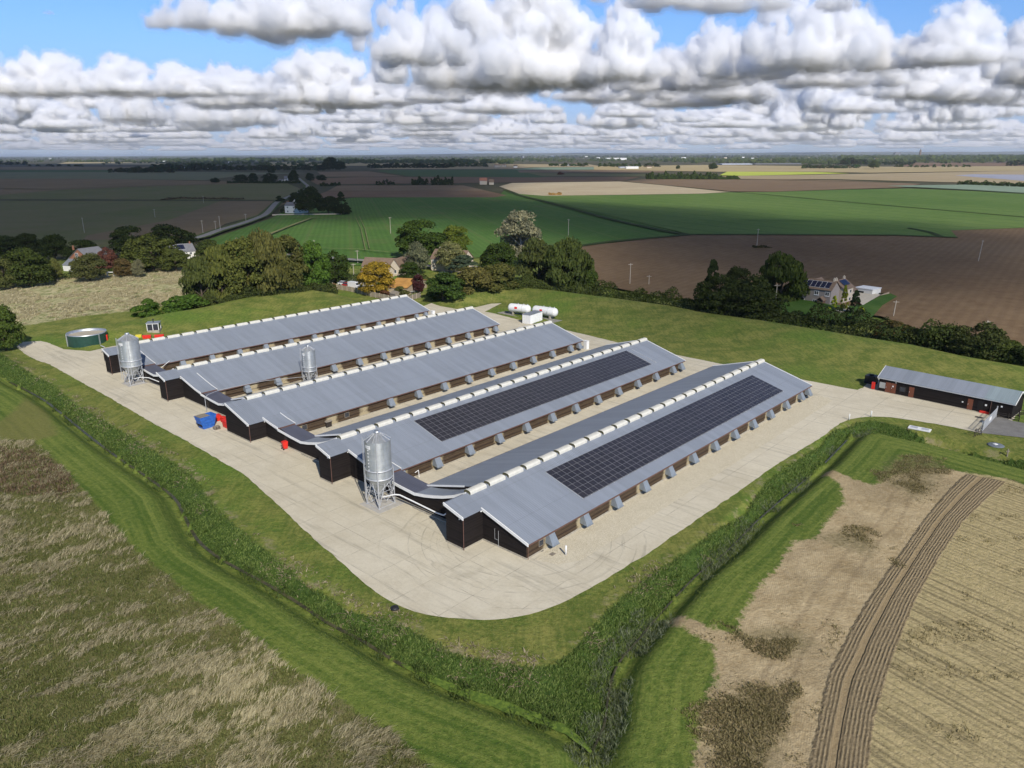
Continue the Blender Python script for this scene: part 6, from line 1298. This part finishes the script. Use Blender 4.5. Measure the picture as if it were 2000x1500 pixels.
# ------------------------------------------------------------------ grasses and reeds (countless: one object each)
def grass_mat(name, c1, c2, tr=.3):
    t = NT(name); P = t.pos(); a = t.noise(.25, P, 4, .6); r = t.n('NewGeometry').outputs['Random Per Island']
    c = t.mix(t.ramp(t.math('ADD', t.math('MULTIPLY', a, .45), t.math('MULTIPLY', r, .55)), .25, .75), c1, c2)
    d = t.n('BsdfDiffuse', None, Color=c); q = t.n('BsdfTranslucent', None, Color=c); m = t.n('MixShader', None, i0=tr)
    t.t.links.new(d.outputs[0], m.inputs[1]); t.t.links.new(q.outputs[0], m.inputs[2]); t.t.links.new(m.outputs[0], t.out.inputs[0]); return t.m
def blades(name, P, h, w, lean, leandir, mat, label, rg, jitter=.5, spread=.15, nb=4):
    """P: tuft points (n,3); each tuft is nb bent blades of two quads"""
    n = len(P); P = np.repeat(P, nb, 0) + np.concatenate([rg.normal(size=(n * nb, 2)) * spread, np.zeros((n * nb, 1))], 1); N = n * nb
    P[:, 2] = terrain_z(P[:, 0], P[:, 1]) - .03
    hh = np.repeat(h, nb) * rg.uniform(.6, 1.25, N); az = np.repeat(leandir, nb) + rg.normal(size=N) * jitter; ln = np.repeat(lean, nb) * rg.uniform(.5, 1.4, N)
    d = np.stack([np.cos(az), np.sin(az), np.zeros(N)], 1); fa = rg.uniform(0, np.pi, N); s = np.stack([np.cos(fa), np.sin(fa), np.zeros(N)], 1) * (np.repeat(np.broadcast_to(w, n), nb) * rg.uniform(.6, 1.4, N))[:, None] * .5
    up = np.array([0, 0, 1.0]); m = P + up * (hh * .55)[:, None] + d * (hh * ln * .25)[:, None]; tpt = P + up * (hh * (1 - .3 * ln))[:, None] + d * (hh * ln)[:, None]
    V = np.stack([P - s * .7, P + s * .7, m + s, m - s, tpt + s * .35, tpt - s * .35], 1).reshape(-1, 3); b = np.arange(N)[:, None] * 6
    F_ = np.concatenate([b + np.array([0, 1, 2, 3]), b + np.array([3, 2, 4, 5])], 1).reshape(-1, 4)
    return tag(npmesh(name, V, F_, mat), label, name.replace('_', ' '), kind='stuff')
def scatter(mask_fn, x0, x1, y0, y1, n, rg):
    x = rg.uniform(x0, x1, n); y = y0 * (y1 / y0) ** rg.uniform(0, 1, n) if y0 > 0 else rg.uniform(y0, y1, n); k = mask_fn(x, y); return np.stack([x[k], y[k], np.zeros(k.sum())], 1)
rg = np.random.default_rng(77)
def vnoise(x, y, s, seed=0):
    """cheap value noise"""
    X = x / s; Y = y / s; xi = np.floor(X).astype(int); yi = np.floor(Y).astype(int); fx = X - xi; fy = Y - yi; fx = fx * fx * (3 - 2 * fx); fy = fy * fy * (3 - 2 * fy)
    def h(a, b): q = np.sin(a * 127.1 + b * 311.7 + seed * 74.7) * 43758.5453; return q - np.floor(q)
    return (h(xi, yi) * (1 - fx) + h(xi + 1, yi) * fx) * (1 - fy) + (h(xi, yi + 1) * (1 - fx) + h(xi + 1, yi + 1) * fx) * fy
MP = GL(MEADOW)
# dry wisps: elongated clumps, all bent the same way by the wind
def wisp_density(x, y):
    c, s = math.cos(math.radians(28)), math.sin(math.radians(28)); a = x * c + y * s; b = -x * s + y * c
    v = .36 * vnoise(a * .4, b, 1.7, 1) + .34 * vnoise(a * .45, b, .6, 2) + .16 * vnoise(x, y, 14, 3) + .18 * vnoise(x, y, 4, 31); return v
P_ = scatter(lambda x, y: inside(x, y, MP) & (wisp_density(x, y) + rg.normal(size=len(x)) * .075 > .60), -135, 12, 40, 150, 420000, rg); P_ = P_[np.hypot(P_[:, 0], P_[:, 1]) > 30]
n = len(P_); ld = math.radians(30) + vnoise(P_[:, 0], P_[:, 1], 9, 8) * 1.6 - .8
blades('dry_grass', P_, rg.uniform(.32, .72, n), .030 + P_[:, 1] * .00022, rg.uniform(.6, 1.2, n), ld, grass_mat('dry_grass', (.27, .235, .13), (.50, .445, .28)), 'pale dry grass wisps blown over in the rough meadow on the left', rg, .35, .10, 4)
P_ = scatter(lambda x, y: inside(x, y, MP), -135, 12, 40, 150, 330000, rg); n = len(P_)
blades('meadow_grass', P_, rg.uniform(.12, .36, n), np.full(n, .06), rg.uniform(.3, .9, n), rg.uniform(0, 6.28, n), grass_mat('meadow_grass', (.088, .110, .030), (.20, .205, .078)), 'green tussocky grass of the rough meadow on the left', rg, .8, .2, 3)
# brown docks at the meadow corner
BR_ = GL([(-40, 880), (0, 875), (60, 880), (105, 905), (140, 935), (150, 955), (110, 975), (40, 965), (-40, 960)])
P_ = scatter(lambda x, y: inside(x, y, BR_), -150, 0, 90, 160, 60000, rg); n = len(P_)
blades('dock_weeds', P_, rg.uniform(.3, .7, n), np.full(n, .09), rg.uniform(.1, .5, n), rg.uniform(0, 6.28, n), grass_mat('dock_weeds', (.10, .068, .042), (.22, .16, .10)), 'reddish brown seeded weeds at the top corner of the rough meadow', rg, 1, .25, 3)
# reeds and rank grass on the ditch banks
RP = reed_poly
def reedy(x, y): return inside(x, y, RP)
P_ = scatter(reedy, -170, 165, 48, 200, 900000, rg); n = len(P_); dn = vnoise(P_[:, 0], P_[:, 1], 3.0, 4)
blades('ditch_reeds', P_, .11 + .33 * dn * rg.uniform(.4, 1.4, n), .045 + P_[:, 1] * .0006, rg.uniform(.3, 1.1, n), rg.uniform(-.6, 2.6, n), grass_mat('ditch_reeds', (.062, .105, .022), (.175, .23, .065), .35), 'dense dark green reeds and nettles filling the ditch banks round the yard', rg, .6, .2, 3)
def nearw2(x, y): return (seg_dist(x, y, w2[:17])[0] < 1.1 + (y < 75) * .8) & (vnoise(x, y, 5, 9) > .42)
P_ = scatter(nearw2, 0, 120, 48, 160, 150000, rg); n = len(P_)
blades('grey_reeds', P_, rg.uniform(.3, .75, n), np.full(n, .05), rg.uniform(.3, .9, n), rg.uniform(0, 6.28, n), grass_mat('grey_reeds', (.085, .11, .055), (.22, .245, .15), .35), 'tall grey-green reeds standing in the right-hand ditch', rg, .5, .2, 3)
# litter of cut straw on the verge edge
def litter(x, y):
    d, _ = seg_dist(x, y, GL(REED_IN)[1:31]); return (d < 1.9) & (vnoise(x, y, 4.0, 12) * .6 + vnoise(x, y, 1.1, 13) * .4 > .56)
P_ = scatter(litter, -160, 60, 55, 190, 90000, rg); n = len(P_)
blades('cut_straw', P_, rg.uniform(.15, .4, n), np.full(n, .10), rg.uniform(1.2, 2.2, n), rg.uniform(0, 6.28, n), grass_mat('cut_straw', (.22, .18, .11), (.38, .325, .21)), 'patchy line of dead straw between the mown verge and the reeds', rg, 1, .2, 3)
# weeds in the bare soil
WP = [GL(q) for q in (WEED1, WEED2, WEED3, WEED4)]
def weedy(x, y):
    m = np.zeros(x.shape, bool)
    x0, y0 = x, y; x = x + (vnoise(x0, y0, 4, 41) - .5) * 7; y = y + (vnoise(x0, y0, 4, 42) - .5) * 7
    for q in WP: m |= inside(x, y, q)
    return m & (vnoise(x, y, 2.6, 20) * .6 + vnoise(x, y, .7, 21) * .4 + rg.normal(size=len(x)) * .05 > .42)
P_ = scatter(weedy, 5, 115, 42, 140, 420000, rg)
SP_ = GL(SOIL)
def sparse(x, y): return inside(x, y, SP_) & ~inside(x, y, GL(PLO_L) + GL(PLO_R)) & (vnoise(x * .35, y, 2.5, 61) * .6 + vnoise(x, y, .8, 62) * .4 > .70)
P_ = np.concatenate([P_, scatter(sparse, 5, 130, 42, 150, 90000, rg)]); n = len(P_)
blades('withered_weeds', P_, rg.uniform(.10, .34, n), np.full(n, .07), rg.uniform(.4, 1.2, n), rg.uniform(0, 6.28, n), grass_mat('withered_weeds', (.12, .105, .042), (.30, .25, .13)), 'withered brown weed patches left in the bare soil on the right', rg, 1, .25, 3)
# verge and mown strip texture: short tufts that roughen the mown grass close to the camera
def near_mown(x, y): return (terrain_z(x, y) > -1.2) & ~inside(x, y, MP) & ~inside(x, y, RP) & ~inside(x, y, yard) & ~inside(x, y, GL(SOIL)) & (x < 95)
P_ = scatter(near_mown, -120, 95, 42, 150, 320000, rg); n = len(P_); gsel = np.where(inside(P_[:, 0], P_[:, 1], GL(REED_IN) + [(270, 250), (270, 400), (-270, 400), (-270, 150)]), True, False)
for sel, nm, a, b, lb in ((gsel, 'verge_grass', (.085, .105, .022), (.20, .19, .055), 'short olive mown grass round the concrete yard'), (~gsel, 'mown_grass', (.075, .12, .022), (.18, .22, .055), 'short green mown grass between ditch and meadow')):
    q = P_[sel]; k = len(q); blades(nm, q, rg.uniform(.04, .10, k), np.full(k, .07), rg.uniform(.5, 1.5, k), rg.uniform(0, 6.28, k), grass_mat(nm, a, b), lb, rg, 1, .22, 2)

P_ = scatter(lambda x, y: (seg_dist(x, y, w1[3:26])[0] < .9) & (vnoise(x, y, 2.2, 71) > .45), -170, 25, 48, 170, 260000, rg); n = len(P_)
blades('ditch_edge_reeds', P_, rg.uniform(.3, .8, n), np.full(n, .06), rg.uniform(.3, 1.0, n), rg.uniform(0, 6.28, n), grass_mat('ditch_edge_reeds', (.040, .070, .018), (.12, .16, .05), .35), 'loose reeds leaning over the left ditch water', rg, .6, .15, 3)
TP = GL(TANF)
P_ = scatter(lambda x, y: inside(x, y, TP) & (vnoise(x, y, 6, 81) * .5 + vnoise(x, y, 1.5, 82) * .5 > .50), -260, -60, 190, 340, 260000, rg); n = len(P_)
blades('straw_grass', P_, rg.uniform(.3, .8, n), np.full(n, .14), rg.uniform(.5, 1.1, n), math.radians(20) + rg.normal(size=n) * .5, grass_mat('straw_grass', (.34, .30, .17), (.58, .51, .33)), 'pale straw grass of the rough field behind the farm on the left', rg, .4, .2, 3)
DENS = .015
cy.volume_bounces = 12; cy.max_bounces = 12
SSS = 160.0
# ------------------------------------------------------------------ clouds: real meshes lit by the sun
def cloud_mat(name, edge=True, sd=False):
    t = NT(name)
    if sd:
        P = t.pos(); d = t.n('BsdfDiffuse', None, Color=(.86, .86, .87)); tr = t.n('BsdfTransparent', None); mm = t.n('MixShader', None)
        f = t.ramp(t.math('ADD', t.attr('sd'), t.math('MULTIPLY', t.math('SUBTRACT', t.noise(.006, P, 6, .7), .5), 150.0)), 75, -75, .38, 1)
        t.t.links.new(f, mm.inputs[0]); t.t.links.new(d.outputs[0], mm.inputs[1]); t.t.links.new(tr.outputs[0], mm.inputs[2]); t.t.links.new(mm.outputs[0], t.out.inputs[0]); return t.m
    v = t.n('VolumeScatter', None, Color=(.984, .984, .988), Density=DENS, Anisotropy=.1)
    t.t.links.new(v.outputs[0], t.out.inputs[1]); return t.m
cmat = cloud_mat('cumulus'); _d = DENS; DENS = .0022; fmat = cloud_mat('cumulus_fringe'); DENS = _d; FR = {}
def vn3(c): return .5 + .35 * np.sin(c[:, 0] * .021 + 1.3 * np.sin(c[:, 2] * .027)) * np.sin(c[:, 1] * .024 + c[:, 2] * .013) + .25 * np.sin(c[:, 0] * .053 + c[:, 2] * .061)
def ico(sub):
    bm = bmesh.new(); bmesh.ops.create_icosphere(bm, subdivisions=sub, radius=1); V = np.array([v.co[:] for v in bm.verts]); F_ = np.array([[v.index for v in f.verts] for f in bm.faces]); bm.free(); return V, F_
IV, IF = ico(2)
tex = []
for sc_, dp in ((300, 'CLOUDS'), (120, 'CLOUDS'), (52, 'CLOUDS')):
    tx = bpy.data.textures.new('puff', 'CLOUDS'); tx.noise_scale = sc_; tx.noise_depth = 2; tx.noise_basis = 'VORONOI_F1'; tex.append(tx)
def cloud_proto(seed, n, tower, wide=1.0):
    """about 2000 m across, flat-based, base at z = 0"""
    rg = np.random.default_rng(seed); VS = []; FS = []; b = 0
    heads = [(rg.uniform(-650, 650) * wide, rg.uniform(-300, 300), rg.uniform(.4, 1.0)) for _ in range(4 if wide <= 1 else 6)]
    for q in range(n):
        hx, hy, hh = heads[rg.integers(len(heads))]; t_ = rg.uniform(0, 1) ** 1.5; top = 240 + 560 * tower * hh
        z = t_ * top; spread = (1 - t_ * .6) * 560; x = hx + rg.normal() * spread * .6; y = hy + rg.normal() * spread * .42; r = rg.uniform(70, 210) * (1 - .25 * t_)
        VS.append(IV * np.array([r * 1.12, r * 1.12, r * .9]) + np.array([x, y, max(z, 70)])); FS.append(IF + b); b += len(IV)
    V = np.concatenate(VS); F_ = np.concatenate(FS); o = npmesh('cloud_src', V, F_, cmat, n=3)
    md = o.modifiers.new('r', 'REMESH'); md.mode = 'VOXEL'; md.voxel_size = 17; md.use_smooth_shade = True
    for tx, st in zip(tex, (-150, -110, -62)):
        m2 = o.modifiers.new('d', 'DISPLACE'); m2.texture = tx; m2.strength = st; m2.mid_level = .45; m2.texture_coords = 'LOCAL'
    m3 = o.modifiers.new('r2', 'REMESH'); m3.mode = 'VOXEL'; m3.voxel_size = 16; m3.use_smooth_shade = True
    dg = bpy.context.evaluated_depsgraph_get(); dg.update(); me = bpy.data.meshes.new_from_object(o.evaluated_get(dg)); 
    co = np.empty(len(me.vertices) * 3, np.float32); me.vertices.foreach_get('co', co); co = co.reshape(-1, 3); low = co[:, 2] < 40; co[:, 2] = np.where(low, 40 + (co[:, 2] - 40) * .38, co[:, 2]) - 20
    me.vertices.foreach_set('co', co.ravel()); me.polygons.foreach_set('use_smooth', np.ones(len(me.polygons), bool)); me.update(); me.materials.clear(); me.materials.append(cmat)
    # a thinner, wider fringe of the same outline softens the edge
    fr = me.copy(); nv_ = np.empty(len(me.vertices) * 3, np.float32); me.vertices.foreach_get('normal', nv_); nv_ = nv_.reshape(-1, 3)
    k_ = 20 + 62 * np.clip(vn3(co), 0, 1)[:, None]; fr.vertices.foreach_set('co', (co + nv_ * k_).ravel()); fr.update(); o.modifiers.clear(); o.data = fr; m4 = o.modifiers.new('r', 'REMESH'); m4.mode = 'VOXEL'; m4.voxel_size = 20; m4.use_smooth_shade = True; dg.update(); fr2 = bpy.data.meshes.new_from_object(o.evaluated_get(bpy.context.evaluated_depsgraph_get())); o.data = fr2; bpy.data.meshes.remove(fr); fr = fr2; fr.materials.clear(); fr.materials.append(fmat); FR[me.name] = fr
    bpy.data.objects.remove(o); return me
CP = [cloud_proto(1, 110, .7), cloud_proto(2, 150, 1.15), cloud_proto(3, 90, .45), cloud_proto(14, 190, 1.0, 1.3), cloud_proto(5, 140, .85, 1.2), cloud_proto(6, 100, .6)]
def put_cloud(x, yb, wpx, hpx, pi, base=900.0, rot=None, zs=None):
    d = Fw * FPX + RV * (x - 1000) - UV * (yb - 750); t = (base - H) / d[2]; p = np.array([0, 0, H]) + d * t; m = float((p - np.array([0, 0, H])) @ Fw) / FPX
    o = bpy.data.objects.new('cloud', CP[pi]); COL.objects.link(o); o.location = tuple(p); b = CP[pi]
    mw = wpx * m / (2300 if pi not in (3, 4) else 2900); mh = hpx * m / (950 if pi in (1, 3) else 760 if pi in (0, 4) else 560)
    o.scale = (mw, max(mw * .7, mh * .7), mh); o.rotation_euler = (0, 0, random.uniform(-.5, .5) if rot is None else rot); tag(o, kind='structure')
    f_ = bpy.data.objects.new('cloud_fringe', FR[CP[pi].name]); COL.objects.link(f_); f_.parent = o
    return o
random.seed(21)
for q in ((-60, 182, 330, 125, 1), (70, 184, 260, 105, 3), (190, 180, 170, 75, 0), (262, 178, 190, 75, 1), (340, 186, 260, 58, 5), (430, 184, 220, 66, 0), (590, 200, 340, 128, 3), (690, 204, 220, 84, 4), (490, 205, 260, 66, 2), (800, 200, 260, 40, 4),
          (380, 50, 200, 60, 5), (540, 66, 420, 150, 4), (640, 60, 200, 60, 2), (930, 168, 560, 235, 3), (800, 120, 260, 130, 4), (1100, 160, 330, 190, 1), (1240, 150, 190, 150, 1), (1320, 172, 300, 130, 0), (1440, 150, 210, 140, 0), (1570, 130, 360, 160, 4), (1400, 190, 330, 110, 3), (1610, 165, 360, 90, 4), (1775, 130, 190, 105, 0), (1760, 190, 330, 100, 3), (1905, 120, 260, 120, 1), (1990, 160, 270, 180, 3), (1390, 22, 400, 70, 2), (1640, 18, 100, 50, 5), (1900, 195, 300, 110, 4),
          (870, 195, 160, 50, 5), (1180, 195, 300, 80, 4), (98, 28, 24, 8, 5), (2150, 150, 400, 140, 4), (-250, 170, 400, 140, 4)): put_cloud(*q)
for yb, n, w_, h_ in ((207, 11, 260, 60), (222, 13, 240, 56), (236, 17, 220, 48), (248, 24, 200, 40), (258, 26, 180, 33), (267, 28, 160, 27), (275, 30, 150, 22), (282, 34, 130, 17), (288, 38, 120, 13), (293, 42, 110, 10)):
    for q in range(n):
        x = -500 + 3000 * (q + random.uniform(.0, 1)) / n; put_cloud(x, yb + random.uniform(-6, 6) * (1 if yb < 260 else .4), w_ * random.uniform(.35, 1.1), h_ * random.uniform(.6, 1.7), random.randrange(6), random.uniform(750, 1650))
# unseen cloud deck overhead, outline shaped to shade the country behind the farm
h0 = 1000.0; off = np.array([-SDIR.x, -SDIR.y]) * (h0 / math.sin(SUN_EL))
SHADE = [(-1500, 330), (-300, 326), (100, 320), (500, 315), (700, 314), (960, 318), (1040, 331), (1255, 339), (1215, 353), (985, 358), (940, 372), (975, 385), (1080, 396), (1250, 404), (1400, 413), (1540, 440), (1700, 436), (1870, 450), (2010, 478), (1960, 510), (1850, 548), (1700, 560), (1580, 562), (1510, 590), (1440, 622), (1380, 622), (1340, 600), (1300, 545), (1255, 500), (1200, 474), (1100, 458), (1000, 440), (900, 428), (800, 424), (690, 430), (560, 424), (450, 445), (380, 458), (330, 478), (230, 492), (100, 500), (0, 505), (-1500, 560)]
sp = [tuple(np.array(p) + off) for p in GL(SHADE)]
xs_ = np.array([p[0] for p in sp]); ys_ = np.array([p[1] for p in sp]); gxs = np.arange(xs_.min() - 150, xs_.max() + 150, 34.0); gys = np.arange(ys_.min() - 150, ys_.max() + 150, 34.0)
if len(gxs) > 420: gxs = np.linspace(gxs[0], gxs[-1], 420)
AX, AY = np.meshgrid(gxs, gys); sdv = sdf(AX.ravel(), AY.ravel(), sp).reshape(AX.shape); keep = sdv > -130
th = 90 * np.clip(sdv / 200, 0, 1) ** .5 * (1 + .5 * np.sin(AX * .011) * np.sin(AY * .013))
idx = -np.ones(AX.shape, int); idx[keep] = np.arange(keep.sum()); nn = keep.sum()
top = np.stack([AX[keep], AY[keep], h0 + th[keep]], 1); F1 = []
a = idx[:-1, :-1]; b = idx[:-1, 1:]; c = idx[1:, 1:]; d = idx[1:, :-1]; ok = (a >= 0) & (b >= 0) & (c >= 0) & (d >= 0); F1 = np.stack([a[ok], b[ok], c[ok], d[ok]], 1)
bot = np.stack([AX[keep], AY[keep], h0 - 12 - th[keep] * .25], 1)
V = np.concatenate([top, bot]); F_ = np.concatenate([F1, F1[:, ::-1] + nn]); o = npmesh('cloud', V, F_, cloud_mat('shade_cloud_deck', sd=True), smooth=True); tag(o, kind='structure')
at = o.data.attributes.new('sd', 'FLOAT', 'POINT'); at.data.foreach_set('value', np.concatenate([sdv[keep], sdv[keep]]).astype(np.float32))

# second haze box, added to fade the far clouds; the haze box near the ground stays below the clouds
tv_ = NT('haze_veil'); v_ = tv_.n('VolumeScatter', None, Color=(.90, .95, 1.0), Density=1.5e-5, Anisotropy=.0); tv_.t.links.new(v_.outputs[0], tv_.out.inputs[1])
o = MB().box(-70000, 70000, 12000, 82000, 120, 2600).build('upper_haze', tv_.m); tag(o, kind='structure')
hz_ = NT('haze'); pv_ = hz_.n('VolumePrincipled', None, Color=(.82, .90, 1.0), Density=3.0e-5, Anisotropy=.1); hz_.t.links.new(pv_.outputs[0], hz_.out.inputs[1])
o = MB().box(-88000, 88000, -1500, 88000, -3.4, 118).build('haze', hz_.m); tag(o, 'faint blue haze lying over the flat land towards the horizon', 'haze', kind='stuff')
